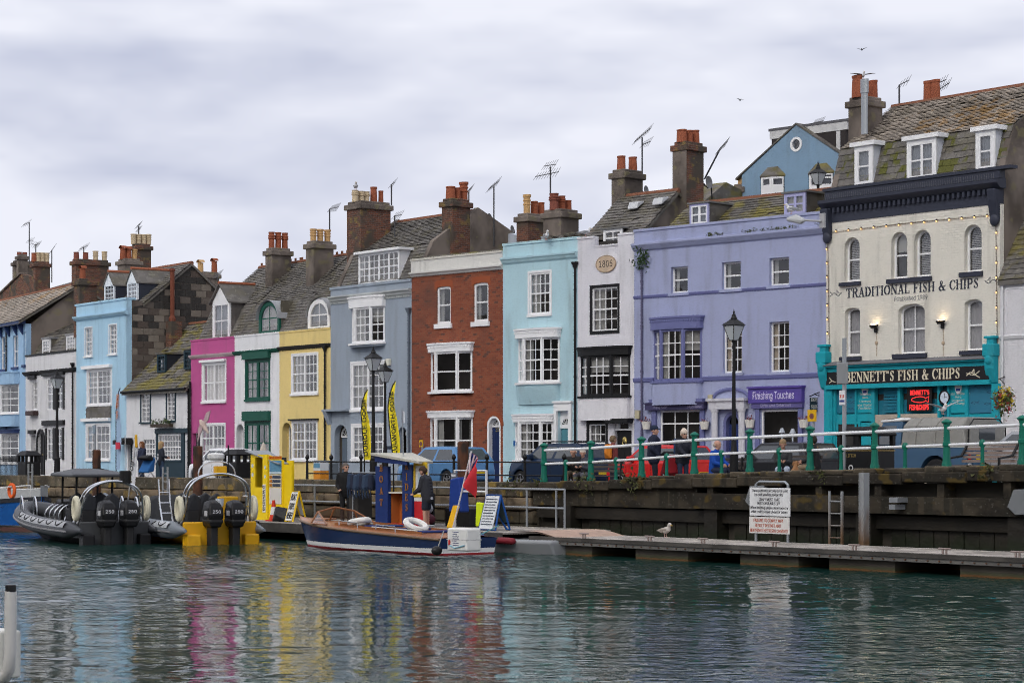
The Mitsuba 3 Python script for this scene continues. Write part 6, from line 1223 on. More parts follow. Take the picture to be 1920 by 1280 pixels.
put(k, 'display_box', MB().box(a1 + .13, b0 - .14, P0 + .7, P0 + .9, DZ + 1.01, DZ + 1.55), C(.13, .15, .18), QM); put(k, 'base_board', MB().box(a1 + .02, b0 + .3, P0 - .06, P0 + .0, DZ, DZ + .08), C(.45, .02, .02), QM)
zz = qz(718, 850, P0); put(k, 'roof', MB().hexa([(a0 + .28, P0 - .3, zz - .05), (qu(786, P0 - .2), P0 - .2, zz - .30), (qu(812, P1), P1, zz - .30), (a0 + .2, P1 + .1, zz - .05)], [(a0 + .28, P0 - .3, zz + .02), (qu(786, P0 - .2), P0 - .2, zz - .23), (qu(812, P1), P1, zz - .23), (a0 + .2, P1 + .1, zz + .02)]), C(.42, .41, .36), QM)
put(k, 'roof_fascia', MB().hexa([(a0 + .32, P0 - .2, zz - .24), (b1 + .1, P0 - .2, zz - .34), (b1 + .1, P0 - .12, zz - .34), (a0 + .32, P0 - .12, zz - .24)], [(a0 + .32, P0 - .2, zz - .06), (b1 + .1, P0 - .2, zz - .24), (b1 + .1, P0 - .12, zz - .24), (a0 + .32, P0 - .12, zz - .06)]), KB, QM)
k = thing('yellow_ticket_hut', 'bright yellow ticket hut with dark doorway and poster panel on the landing stage', 'kiosk'); P0 = 30.2; YH = C(.78, .55, .008, .5)
a, b, c = qu(470, P0), qu(501, P0), qu(530, P0 + .25); zt = qz(490, 846, P0); D1 = P0 + .6
put(k, 'front', MB().ext(sbox(a, DZ, b, zt - .1).difference(sbox(a + .26, DZ + 1.05, b - .28, zt - .2)), P0, P0 + .05), YH, QM)
put(k, 'side', MB().box(a, a + .05, P0 + .05, D1, DZ, zt - .1), YH, QM); put(k, 'back', MB().box(a, b + .35, D1, D1 + .05, DZ, zt - .3), YH, QM); put(k, 'shelf', MB().box(a + .06, b - .05, P0 + .3, D1, DZ + 1.0, DZ + 1.03), C(.03, .03, .03), QM); put(k, 'inner_back', MB().box(a + .06, b, D1 - .05, D1 - .01, DZ, zt - .2), C(.02, .02, .02), QM)
put(k, 'poster_side', MB().hexa([(b + .003, P0 + .05, DZ), (c, P0 + .25, DZ), (c, P0 + .3, DZ), (b + .003, P0 + .1, DZ)], [(b + .003, P0 + .05, zt - .12), (c, P0 + .25, zt - .3), (c, P0 + .3, zt - .3), (b + .003, P0 + .1, zt - .12)]), YH, QM)
put(k, 'open_door', MB().box(qu(531, P0 + .3), qu(548, P0 + .3), P0 + .28, P0 + .32, DZ + .3, zt - .42), YH, QM)
sl = .2 / (c - b); ex = unit([1, sl, 0]); Mp = QM @ frame((b + .003, P0 + .05, 0), ex, (-ex[1], ex[0], 0)); wp = (c - b) * math.hypot(1, sl)
for z0, z1, col, x0, x1 in ((1.05, 1.42, (.10, .24, .36), .06, .92), (.98, 1.06, (.4, .5, .55), .06, .92), (.56, .96, (.55, .50, .40), .06, .92), (1.46, 1.56, (.60, .22, .01), .04, .95), (.02, .54, (.58, .56, .52), .06, .92)): put(k, 'poster', MB().box(x0 * wp, x1 * wp, -.02, -.004, DZ + .5 + z0, DZ + .5 + z1), C(*col, .6), Mp)
for q in range(3): put(k, 'poster_band', MB().box(.3 * wp, .88 * wp, -.03, -.021, DZ + 1.08 + .13 * q, DZ + 1.17 + .13 * q), C(.05, .06, .09), Mp); put(k, 'poster_photo', MB().box(.08 * wp, .26 * wp, -.03, -.021, DZ + 1.08 + .13 * q, DZ + 1.17 + .13 * q), C(.42, .16, .03), Mp)
text_on(k, Mp, 'COASTAL ADVENTURE', .06 * wp, .93 * wp, DZ + 1.98, .06, -.021, C(.5, .05, .02))
put(k, 'vertical_board', MB().box(b - .25, b - .08, P0 - .02, P0 - .003, DZ + .25, DZ + 1.15), C(.66, .65, .6), QM)
Mt = QM @ frame((b - .22, P0 - .022, DZ + 1.1), (0, 0, -1), (0, 1, 0), (1, 0, 0)); text_on(k, Mt, 'D WINNING', 0, .8, 0, .11, 0, INK, bold=True)
for q, z in enumerate((1.75, 1.45)): put(k, 'sticker', MB().lathe([(0, 0), (.07, 0), (.07, .004), (0, .004)], (0, 0, 0), 12, M=tr(a + .12, P0 - .002, DZ + z) @ rot([1, 0, 0], 90)).lathe([(0, 0), (.06, 0), (.06, .004), (0, .004)], (0, 0, 0), 12, M=tr(b - .13, P0 - .002, DZ + z - .05) @ rot([1, 0, 0], 90)), C(.55, .58, .55), QM)
put(k, 'roof', MB().hexa([(a - .12, P0 - .12, zt), (c + .02, P0 + .1, zt - .42), (qu(541, D1), D1, zt - .42), (a - .12, D1, zt)], [(a - .12, P0 - .12, zt + .035), (c + .02, P0 + .1, zt - .385), (qu(541, D1), D1, zt - .385), (a - .12, D1, zt + .035)]), C(.25, .27, .29, .6), QM)
k = thing('folded_parasol', 'folded cream parasol standing behind the yellow hut', 'parasol'); P = 33.8; u = qu(494, P); put(k, 'cloth', MB().lathe([(.0, qz(494, 828, P)), (.07, qz(494, 834, P)), (.17, qz(494, 850, P)), (.2, qz(494, 868, P)), (.05, qz(494, 868, P))], (0, 0, 0), 9), C(.45, .40, .34), qM(u, P, 0)); put(k, 'pole', MB().cyl((0, 0, 0), (0, 0, qz(494, 860, P)), .025, 6), GALV, qM(u, P, 0))
def a_frame(label, pa, pb, pc, P, mat, board, lines, tcol, zf=DZ):
    """front board between the points pa (top left) .. in the photograph; a rear leg frame to pc"""
    k = thing('a_board', label, 'sign board')
    tl, tr_ = [qp(*q, P) for q in pa[:2]]; bl_, br = [qp(*q, P - .25) for q in pa[2:]]; tl[2] = tr_[2]; bl_[2] = br[2] = zf + .02
    fw = .05
    mb = MB().tube([tl, tr_, br, bl_], .028, 4, closed=True); put(k, 'frame', mb, mat, QM)
    n = unit(np.cross(tr_ - tl, bl_ - tl)); n = n if n[1] < 0 else -n
    f = lambda x, y: tl + (tr_ - tl) * x + (bl_ - tl) * y
    put(k, 'board', MB().hexa([f(.03, .03), f(.97, .03), f(.97, .97), f(.03, .97)], [f(.03, .03) + n * .02, f(.97, .03) + n * .02, f(.97, .97) + n * .02, f(.03, .97) + n * .02]), board, QM)
    rl, rr = [qp(*q, P + .25) for q in pc]; rl[2] = rr[2] = zf + .02
    put(k, 'rear_frame', MB().tube([tl, rl], .028, 4).tube([tr_, rr], .028, 4).tube([rl, rr], .028, 4), mat, QM)
    g = lambda x, y: tr_ + (rr - tr_) * y + (rl - rr) * x * y + (tl - tr_) * x * (1 - y)
    put(k, 'rear_board', MB().hexa([g(0, .05), g(1, .05), g(1, .8), g(0, .8)], [q + np.array([0, .02, 0]) for q in (g(0, .05), g(1, .05), g(1, .8), g(0, .8))]), board if tcol is INK else C(.03, .06, .07), QM)
    ex, ez = unit(tr_ - tl), unit(tl - bl_); w, hh = np.linalg.norm(tr_ - tl), np.linalg.norm(tl - bl_); shear = float(ex @ ez)
    for y, x0, x1, s, th in lines:
        o = f(0, y) + n * .022; ezp = unit(ez - ex * shear); t = text_on(k, QM @ frame(o, ex, -n, ezp), s, x0 * w, x1 * w, 0, th * hh, 0, tcol, bold=th > .1)
a_frame('yellow framed A-board reading BOAT TRIPS HERE', [(549, 922), (561, 921), (535, 962), (549, 968)], None, [(566, 968), (574, 968)], 29.9, C(.75, .48, .01), C(.62, .62, .60), [(.30, .12, .92, 'BOAT', .20), (.60, .10, .9, 'TRIPS', .20), (.90, .10, .92, 'HERE!', .20)], INK)
a_frame('blue framed A-board with a white printed notice beside the white rail', [(913, 929), (939, 928), (898, 981), (929, 983)], None, [(950, 984), (956, 988)], 29.9, C(.01, .07, .28), C(.60, .63, .66), [(.14 + .08 * q, .1, .9 - .1 * (q % 3 == 2), 'departures every day from this landing', .035) for q in range(10)], C(.12, .14, .18))
k = thing('traffic_cone', 'red and white traffic cone beside the yellow hut', 'traffic cone'); P = 29.9; M = qM(qu(513, P), P, DZ)
put(k, 'cone', MB().lathe([(.02, .66), (.045, .66), (.075, .45), (.075, .449)], (0, 0, 0), 14), C(.55, .04, .015), M); put(k, 'sleeve', MB().lathe([(.076, .449), (.115, .2)], (0, 0, 0), 14), C(.62, .62, .62), M); put(k, 'base', MB().lathe([(.116, .199), (.15, .04)], (0, 0, 0), 14).box(-.19, .19, -.19, .19, 0, .04), C(.55, .04, .015), M)
k = thing('black_holdall', 'black bags heaped beside the traffic cone', 'bag'); P = 29.8; put(k, 'bag', MB().hull([(-.35, 0, .05), (.32, 0, .05), (-.2, 0, .38), (.2, .1, .33), (0, -.15, .2)], .09, sub=2), BLACK, qM(qu(527, P), P, DZ))
k = thing('orange_display', 'orange and white display stand behind the black railing by the yellow house', 'display'); P = 35; u = qu(594, P); put(k, 'stand', MB().box(u - .22, u + .22, P, P + .3, .1, .62), C(.58, .22, .02), QM); put(k, 'header', MB().box(u - .22, u + .22, P, P + .3, .623, .95), C(.55, .58, .6), QM); put(k, 'photo', MB().box(u - .2, u + .2, P - .01, P - .002, .72, .9), C(.10, .24, .36), QM)
k = thing('grey_cabinet', 'grey wheelie bins behind the black railing left of the kiosk man', 'bin'); P = 36; u = qu(613, P); put(k, 'body', MB().hull([(u + x, P + y, z) for x in (-.35, .3) for y in (-.2, .2) for z in (.1, .85)], .04), C(.12, .14, .16), QM); put(k, 'lid', MB().hull([(u + x, P + y, .95) for x in (-.38, .33) for y in (-.25, .22)], .04), C(.10, .12, .14), QM)
# life jackets on a rail
k = thing('lifejacket_rack', 'rail of dark blue lifejackets beside the boat kiosk', 'clothes rack'); P = 30.6; ua, ub = qu(664, P), qu(706, P); zt = qz(685, 886, P)
put(k, 'rail', MB().cyl((ua - .1, P, zt), (ub + .1, P, zt), .02, 6).cyl((ua - .08, P, DZ), (ua - .08, P, zt), .02, 6).cyl((ub + .08, P, DZ), (ub + .08, P, zt), .02, 6), GALV, QM)
for q, x in enumerate(np.linspace(ua + .06, ub - .02, 8)):
    z = zt - .02 - .02 * (q % 3); col = [(.02, .035, .07), (.015, .02, .04), (.03, .05, .09)][q % 3]
    m = MB().hull([(x - .10, P - .12, z - .05), (x - .02, P - .12, z - .05), (x - .12, P - .14, z - .42), (x, P - .14, z - .45)], .05, sub=1).hull([(x + .03, P + .10, z - .05), (x + .10, P + .10, z - .07), (x + .02, P + .1, z - .44)], .05).tube([(x - .08, P - .2, z - .4), (x - .06, P - .18, z - .75)], .015, 4).tube([(x + .02, P - .2, z - .4), (x + .04, P - .18, z - .68)], .015, 4)
    put(k, 'lifejacket', m, C(*col, .8), QM)
k = thing('dark_crate', 'dark slatted crate standing under the lifejackets', 'crate'); P = 30.9; u = qu(676, P); put(k, 'box', MB().hull([(u + x, P + y, DZ + z) for x in (-.22, .22) for y in (-.2, .2) for z in (.05, .85)], .02), C(.03, .028, .026), QM)
k = thing('sack_pile', 'white and maroon sacks piled behind the man in shorts', 'sack', kind=None); P = 30.6; u = qu(787, P)
put(k, 'white_sack', MB().hull([(u - .2, P, DZ + .55), (u + .25, P, DZ + .6), (u, P + .1, DZ + .85), (u + .4, P, DZ + .5)], .14, sub=2), C(.40, .42, .46), QM, smooth=40); put(k, 'maroon_sack', MB().hull([(u - .2, P - .1, DZ + .2), (u + .35, P - .1, DZ + .18), (u + .1, P, DZ + .35), (u + .5, P, DZ + .2)], .15, sub=2), C(.12, .03, .045), QM, smooth=40)
k = thing('yellow_crate', 'yellow plastic crate lid leaning beside dark boxes', 'crate'); P = 29.9; u = qu(847, P); put(k, 'lid', MB().hull([(u + x, P + y, DZ + z) for x in (-.1, .12) for y, z in ((-.05, .04), (.12, .62))], .03), C(.66, .36, .01), QM)
k = thing('black_boxes', 'row of black storage boxes behind the yellow crate', 'box'); P = 31.2
for x in (862, 884): u = qu(x, P); put(k, 'box', MB().hull([(u + a, P + b, DZ + z) for a in (-.32, .25) for b in (-.2, .2) for z in (.03, .5)], .03), C(.02, .02, .02), QM)
k = thing('hi_vis_vest', 'bright yellow hi-vis jacket hanging at the blue A-board', 'jacket'); P = 30.2; u = qu(901, P); put(k, 'vest', MB().hull([(u + x, P + y, DZ + z) for x, z in ((-.12, .1), (.14, .12), (-.1, .72), (.12, .7)) for y in (-.03, .03)], .03), C(.55, .68, .01), QM)
k = thing('blue_coat', 'royal blue waterproof coat hanging from the white rail', 'coat'); P = 30.3; u = qu(861, P); put(k, 'coat', MB().hull([(u + x, P + y, DZ + z) for x, z in ((-.26, .5), (.24, .5), (-.2, 1.35), (.14, 1.4)) for y in (-.08, .08)], .05, sub=2), C(.012, .04, .22), QM, smooth=40)
k = thing('white_rail_frame', 'white tubular rail with small price board on the landing stage', 'rail'); P = 30.3
a, b = qu(853, P), qu(912, P)
put(k, 'tube', MB().tube([(a, P, DZ), (a, P, qz(880, 882, P)), (b, P, qz(880, 882, P)), (b, P, DZ + .5)], .035, 6).cyl((a, P, qz(880, 921, P)), (b, P, qz(880, 921, P)), .035, 6), C(.62, .63, .65), QM)
kk = put(k, 'price_board', MB().box(a - .1, a + .17, P - .06, P - .04, qz(853, 918, P), qz(853, 886, P)), C(.12, .13, .16), QM)
for y0, y1 in ((893, 889), (902, 897), (914, 906)): put(k, 'board_print', MB().box(a - .07, a + .14, P - .07, P - .061, qz(853, y0, P), qz(853, y1, P)), C(.55, .56, .58), QM)
k = thing('red_ensign', 'red ensign flag on a white slanting staff above the landing stage', 'flag'); P = 28.0
p0, p1 = qp(849, 991, P), qp(884, 846, P); put(k, 'staff', MB().cyl(p0, p1, .022, 6), C(.62, .62, .63), QM)
s = np.linspace(0, 1, 9); e = p1 - p0
G = [[p0 + e * (1 - .02 - .38 * y) + np.array([.40 * t * (1 - .1 * y), .09 * math.sin(5 * t + 3 * y), -.30 * t - .12 * t * t]) for t in s] for y in np.linspace(0, 1, 7)]
put(k, 'fly', MB().grid(G), C(.50, .03, .04, .8), QM, smooth=True)
c = [[np.array(G[i][j]) + (0, -.012, 0) for j in range(4)] for i in range(4)]; put(k, 'canton', MB().grid(c), C(.02, .03, .16, .8), QM, smooth=True)
put(k, 'cross', MB().tube([c[0][0] + (0, -.01, 0), c[3][3] + (0, -.01, 0)], .02, 4).tube([c[3][0] + (0, -.01, 0), c[0][3] + (0, -.01, 0)], .02, 4).tube([(c[0][1] + c[0][2]) / 2 + (0, -.012, 0), (c[3][1] + c[3][2]) / 2 + (0, -.012, 0)], .024, 4), C(.6, .5, .52), QM)
# foreground white post
k = thing('white_boat_rail', 'white tubular post with a black cap at lower left foreground', 'post'); P = F * (NQ[0] * (20 - 960) / F + NQ[1]) / (260 * PK)
u = qu(20, P); s = 260.
zc_ = lambda y: EYE + (HY - y) / s
put(k, 'post', MB().tube([(qu(20, P), P, zc_(1108)), (qu(19.5, P), P, zc_(1220)), (qu(17, P), P, zc_(1255)), (qu(8, P), P, zc_(1275)), (qu(-30, P), P, zc_(1290))], 9.5 / s, 14), C(.50, .49, .47, .5), QM, smooth=40); put(k, 'cap', MB().lathe([(10.2 / s, 0), (10.2 / s, 11 / s), (9 / s, 13 / s), (0, 13 / s)], (0, 0, 0), 14), BLACK, qM(qu(20, P), P, zc_(1109)), smooth=40)
put(k, 'panel', MB().hull([(qu(x, P), P + y, zc_(z)) for x in (-60, 3) for y in (0, .1) for z in (1190, 1270)], .02), C(.5, .5, .47), QM)
k = thing('kite_gull', 'pale bird shaped kite flying on a thin pole before the pink house', 'kite'); P = 33.5; c = qp(381, 796, P); s_ = 1 / qs(381, P)
put(k, 'kite_body', MB().hull([c + np.array([-9, 0, 7]) * s_, c + np.array([0, 0, 0]) * s_, c + np.array([18, 0, -16]) * s_], [.06, .1, .03], sub=2), C(.44, .34, .30), QM); 
for pts in ([(2, 8), (12, 22), (27, 26), (20, 10), (10, 2)], [(-10, 4), (-18, -8), (-20, -32), (-10, -18), (0, -6)]): put(k, 'wing', MB().ext(Polygon([(c[0] + x * s_, c[2] + y * s_) for x, y in pts]), c[1] - .012, c[1] + .012), C(.42, .30, .32), QM)
put(k, 'pole', MB().tube([qp(371, 836, P), qp(368, 810, P), c], .008, 4), C(.2, .2, .2), QM)
# antennas, dishes
def antenna(label, px, ytop, ybase, P, arms, foot=None):
    k = thing('tv_antenna', label, 'antenna'); s = 1 / qs(px, P); b, t = qp(foot or px, ybase, P), qp(px, ytop, P); put(k, 'mast', MB().cyl(b, t, .03, 6), C(.07, .07, .075, .5, .3), QM)
    mb = MB()
    for (dx0, dy0, dx1, dy1, el) in arms:
        p, q = t + np.array([dx0, 0, dy0]) * s, t + np.array([dx1, .3, dy1]) * s; mb.cyl(p, q, .018, 4)
        for f in np.linspace(.03, .97, el): c = p + (q - p) * f; w = .16 + .05 * f; mb.cyl(c + (0, -.12, -w), c + (0, .12, w), .009, 3)
    put(k, 'aerial', mb, C(.10, .10, .105, .5, .3), QM)
antenna('tall tv antenna on the far left brick chimney', 55, 417, 500, 48, [(-26, 5 - 8, 0, 0, 4), (-6, -34, 14, -35, 4)])
antenna('tv antenna second from the left above the far left chimneys', 67, 459, 490, 48, [(-2, 0, 16, 0, 5), (-18, 4, 2, -2, 4)]); antenna('tv antenna leaning arms right of the far left chimneys', 97, 469, 530, 48, [(-6, -4, 11, 6, 6)])
antenna('tv antenna above the chimney behind the pale blue tall house', 157, 463, 490, 47, [(-16, -3, 16, 1, 6)]); antenna('tv antenna on the high cream potted chimney stack', 260, 424, 460, 48, [(-7, 0, 6, 3, 4), (-4, -6, 5, -6, 4)]); antenna('tv antenna on the thin chimney left of pink house', 408, 516, 540, 46, [(-8, 0, 12, 3, 6)])
antenna('tall bare tv antenna left of the long brick chimney', 618, 392, 455, 45, [(0, 0, 30, 1, 9)]); antenna('tv antenna on the right end of the long brick chimney', 734, 346, 385, 44, [(-2, -1, 11, 3, 3)]); antenna('thin tv antenna standing on the grey-blue house dormer', 740, 405, 470, 42.3, [(-2, 0, 22, 0, 5)])
antenna('tv antenna behind the dark brick chimney', 879, 360, 395, 46, [(-6, 0, 9, 6, 5)]); antenna('tv antenna rising above the brick house parapet', 926, 349, 462, 44, [(-17, -5, 16, 8, 7)]); antenna('large tv antenna on the chimney above the cyan house', 1032, 313, 395, 44.5, [(-19, 3, 16, 7 - 4, 6), (-45, -14, 24, -12, 9)])
antenna('tv antenna beside the terracotta pots above white dated house', 1204, 258, 330, 45.5, [(-22, -6, 25, 13 + 2, 9), (0, -14, 24, -10, 5)]); antenna('tv antenna leaning from the brick chimney of lavender house', 1350, 280, 336, 45.5, [(-6, -3, 20, 12, 8)], 1321); antenna('bare tv antenna on the fish shop roof left', 1686, 160, 205, 47, [(0, 0, 24, 6, 4)]); antenna('tv antenna on the fish shop roof ridge right', 1743, 164, 192, 47.5, [(-1, 0, 40, 9, 7), (22, -8, 48, 2, 5)]); antenna('long aerial on the blue gable house box dormer', 1525, 231, 236, 58, [(0, 0, 26, 1, 10)])
def dish(label, px, py, P, rpx, dy=.0):
    k = thing('satellite_dish', label, 'satellite dish'); o = qp(px, py, P); rr = rpx / qs(px, P); Md = QM @ tr(*o) @ rot([1, 0, 0], 100) @ rot([0, 1, 0], -12)
    put(k, 'bowl', MB().lathe([(0, -.10 * rr), (.4 * rr, -.07 * rr), (.8 * rr, .02 * rr), (rr, .1 * rr), (rr, .14 * rr), (.8 * rr, .06 * rr), (0, -.04 * rr)], (0, 0, 0), 20), C(.16, .165, .18, .5), Md, smooth=40); put(k, 'feed_arm', MB().tube([(0, -.9 * rr, .1), (0, -.3 * rr, 1.0 * rr)], .02, 5).ball((0, -.25 * rr, 1.0 * rr), .05, sub=1), BLACK, Md)
    put(k, 'bracket', MB().cyl(o + (0, .05, 0), o + (0, .1, -.8), .025, 6), BLACK, QM)
dish('satellite dish above the brick house parapet', 920, 411, 44.2, 11); dish('satellite dish left of the squat chimney above the cyan house', 962, 431, 45.5, 8.5); dish('satellite dish right of the tall brick chimney', 1331, 342, 46.5, 12); dish('satellite dish behind the buff potted chimney', 627, 486, 45, 7); dish('satellite dish behind chimney of white dated house', 1213, 357, 46.6, 9)
k = thing('wall_street_light', 'grey bulkhead street light on the lavender house parapet', 'street lamp'); P = 40.0; u = qu(1497, P); z = qz(1497, 411, P)
put(k, 'head', MB().hull([(u - .35, P - .05, z + .02), (u + .2, P, z - .06), (u - .1, P, z + .08), (u + .1, P, z - .1)], .07, sub=2), C(.42, .43, .44), QM, smooth=40); put(k, 'arm', MB().tube([(u + .2, P, z - .05), (u + .65, P + .3, z - .1)], .035, 6).box(u + .55, u + .75, P + .3, P + .36, z - .3, z + .15), C(.35, .35, .36), QM)
# ---------------------------------------------------------------- cars (local: x forward = -front, y away from camera, z up)
def mhull(pts, r, sub=1):
    b = trimesh.creation.icosphere(sub).vertices; r = np.broadcast_to(r, (len(pts),))
    return manifold3d.Manifold.hull_points(np.vstack([b * q + np.asarray(p, float) for p, q in zip(pts, r)]))
def mcyl(x, y0, y1, z, r): return manifold3d.Manifold.cylinder(y1 - y0, r, r, 28).rotate([-90, 0, 0]).translate([x, y0, z])
TYRE, RIM = C(.018, .018, .019, .8), C(.35, .36, .38, .3, .8)
def wheel(k, x, y, r, side, M, rim=None, spokes=5):
    Mw = M @ tr(x, y, r) @ rot([1, 0, 0], 90 if side < 0 else -90)
    w = put(k, 'wheel', MB().lathe([(r * .62, -.09), (r * .93, -.10), (r, -.06), (r, .06), (r * .93, .10), (r * .64, .085), (r * .62, .0)], (0, 0, 0), 24), TYRE, Mw, smooth=35)
    mb = MB().lathe([(r * .63, .085), (r * .56, .06), (r * .55, -.02), (0, -.03)], (0, 0, 0), 20)
    m2 = MB().lathe([(r * .64, .088), (r * .60, .094), (r * .56, .06)], (0, 0, 0), 20).lathe([(0, .08), (.055, .08), (.06, .03)], (0, 0, 0), 10)
    for q in range(spokes): a = 2 * math.pi * q / spokes + .3; c, s = math.cos(a), math.sin(a); m2.hexa([(-.025 * -s + .04 * c, -.025 * c + .04 * s, .05), (.025 * -s + .04 * c, .025 * c + .04 * s, .05), (.02 * -s + r * .6 * c, .02 * c + r * .6 * s, .05), (-.02 * -s + r * .6 * c, -.02 * c + r * .6 * s, .05)], [(-.025 * -s + .04 * c, -.025 * c + .04 * s, .08), (.025 * -s + .04 * c, .025 * c + .04 * s, .08), (.02 * -s + r * .6 * c, .02 * c + r * .6 * s, .08), (-.02 * -s + r * .6 * c, -.02 * c + r * .6 * s, .08)])
    put(w, 'rim', m2, rim or RIM, Mw); put(w, 'hub_recess', mb, BLACK, Mw)
def car(label, u, P, L, W, H, paint, hood=.78, belt=.95, cowl=1.0, roof0=1.75, roof1=.75, tail=.12, wb=(.85, .8), r=.32, group='cars parked along the quay road', back_z=.95, rails=False, side_windows=((.05, .47), (.52, .93)), trim=None):
    """front towards -x; roof0 = start of the roof from the nose, roof1 = end of the roof from the tail"""
    k = thing('parked_car', label, 'car', group); M = qM(u, P, road_z(u)); h, w = L / 2, W / 2; e = .08
    A = mhull([(-h + e, y * .80, z) for y in (-w + e, w - e) for z in (.30, .58)] + [(-h + .30, y * .92, hood - e) for y in (-w + e, w - e)] + [(-h + cowl + .15, y, z) for y in (-w + e, w - e) for z in (.28, belt - e)] + [(-h + .45, y, z) for y in (-w + e, w - e) for z in (.28, .6)], e, 2)
    B = mhull([(-h + cowl, y, z) for y in (-w + e, w - e) for z in (.28, belt - e)] + [(h - .45, y, z) for y in (-w + e, w - e) for z in (.28, belt - e + .02)] + [(h - e, y * .86, z) for y in (-w + e, w - e) for z in (.36, .60)] + [(h - tail - e, y * .9, back_z - e) for y in (-w + e, w - e)], e, 2)
    body = A + B; fx, rx = -h + wb[0], h - wb[1]
    for x in (fx, rx):
        for y0, y1 in ((-w - .1, -w + .32), (w - .32, w + .1)): body -= mcyl(x, y0, y1, r, r + .06)
    put(k, 'body', MB().mf(body), paint, M, smooth=32)
    for x in (fx, rx):
        for s in (-1, 1): wheel(k, x, s * (w - .12), r, s, M)
    put(k, 'underside', MB().box(-h + .3, h - .3, -w + .34, w - .34, .2, .4), BLACK, M)
    g = .05; wt, wbm = w * .72, w - .10
    b0, b1, t0, t1 = -h + cowl + .05, h - tail - .06, -h + roof0, h - roof1
    zr = H - g; zb = belt - .02
    put(k, 'cabin', MB().mf(mhull([(b0, s * wbm, zb) for s in (-1, 1)] + [(b1, s * wbm, zb) for s in (-1, 1)] + [(t0, s * wt, zr - .03) for s in (-1, 1)] + [(t1, s * wt, zr - .04) for s in (-1, 1)] + [((t0 + t1) / 2, s * wt * .9, zr) for s in (-1, 1)], g, 2)), paint, M, smooth=32)
    def panel(name, q, ins, off):
        q = np.array(q, float); n = unit(np.cross(q[1] - q[0], q[3] - q[0])); c = q.mean(0)
        if n @ (c - (0, 0, .9)) < 0: n = -n
        f = lambda a, b: (q[0] * (1 - a) + q[1] * a) * (1 - b) + (q[3] * (1 - a) + q[2] * a) * b
        a0, a1, c0, c1 = ins; p = [f(a0, c0) + n * off, f(a1, c0) + n * off, f(a1, c1) + n * off, f(a0, c1) + n * off]
        put(k, name, MB().hexa([x - n * .012 for x in p], p), DKGLASS, M)
    for s in (-1, 1):
        q = [(b0, s * wbm, zb), (b1, s * wbm, zb), (t1, s * wt, zr - .04), (t0, s * wt, zr - .03)]
        for a0, a1 in side_windows: panel('side_window', q, (a0, a1, .10, .90), g + .004)
    panel('windscreen', [(b0, -wbm, zb), (b0, wbm, zb), (t0, wt, zr - .03), (t0, -wt, zr - .03)], (.06, .94, .08, .94), g + .004)
    panel('rear_window', [(b1, -wbm, zb), (b1, wbm, zb), (t1, wt, zr - .04), (t1, -wt, zr - .04)], (.08, .92, .12, .92), g + .004)
    for s in (-1, 1):
        put(k, 'tail_light', MB().hull([(h - tail - x, s * (w - y), z) for x, y, z in ((.02, .14, back_z - .28), (.02, .30, back_z - .28), (.18, .085, back_z - .26), (.22, .085, back_z - .08), (.06, .15, back_z - .06), (.06, .26, back_z - .08))], .03), C(.40, .008, .012, .25), M)
        put(k, 'headlight', MB().hull([(-h + x, s * (w - y), z) for x, y, z in ((.10, .22, .66), (.10, .42, .66), (.42, .085, .74), (.45, .10, .80))], .025), C(.5, .52, .55, .15), M)
        put(k, 'mirror', MB().hull([(-h + cowl + .42 + x, s * (w + y), belt + z) for x in (0, .1) for y in (-.06, .12) for z in (.05, .14)], .04), paint, M)
        mb = MB()
        for a in (.50, .84): x = b0 + (b1 - b0) * a; mb.box(x, x + .14, s * (w + .0) - .006, s * (w + .0) + .014, belt - .17, belt - .14)
        put(k, 'door_handles', mb, trim or paint, M)
        if rails: put(k, 'roof_rail', MB().tube([(t0 + .1, s * wt, H - .03), (t0 + .25, s * wt, H + .05), (t1 - .2, s * wt, H + .05), (t1, s * wt, H - .05)], .022, 5), BLACK, M)
    if rails: put(k, 'roof_bars', MB().box(t0 + .5, t0 + .57, -wt, wt, H + .05, H + .08).box(t1 - .6, t1 - .53, -wt, wt, H + .05, H + .08), BLACK, M)
    put(k, 'number_plate', MB().box(h - .03, h + .012, -.26, .26, .52, .63), C(.58, .42, .03), M); put(k, 'grille', MB().box(-h - .005, -h + .05, -.5, .5, .42, .56), BLACK, M)
    for x in (b0 + .15, (b0 + b1) / 2 - .02):
        for s in (-1, 1): put(k, 'door_seam', MB().box(x, x + .010, s * w - .004, s * w + .004, .40, belt - .10), BLACK, M)
    return k
car('white hatchback partly hidden by mooring pile and black bin at left', qu(420, 38.3), 38.3, 3.7, 1.65, 1.50, C(.66, .67, .69, .25, 0, 1.), hood=.82)
car('light blue hatchback seen from its rear corner outside the brick house', qu(834, 38.3), 38.3, 4.1, 1.75, 1.50, C(.10, .24, .46, .22, .3, 1.), hood=.8, roof1=.6)
car('dark blue estate with roof bars outside the cyan house', qu(1057, 38.6), 38.6, 4.3, 1.82, 1.58, C(.008, .022, .055, .25, .2, .6), hood=.92, belt=1.02, back_z=1.02, rails=True, roof1=.5)
car('bright red hatchback behind the railing outside the white dated house', qu(1242, 38.6), 38.6, 4.0, 1.76, 1.50, C(.48, .012, .012, .22, 0, 1.), hood=.84, roof1=.6)
car('dark grey hatchback outside the lavender house with red tail lights', qu(1466, 38.6), 38.6, 3.9, 1.78, 1.50, C(.018, .019, .023, .22, .2, .7), hood=.84, roof1=.45)
car('silver grey car cut off by the right edge of the picture', qu(1950, 38.5), 38.5, 4.3, 1.78, 1.52, C(.33, .34, .36, .25, .4, 1.), hood=.84, roof1=.5)
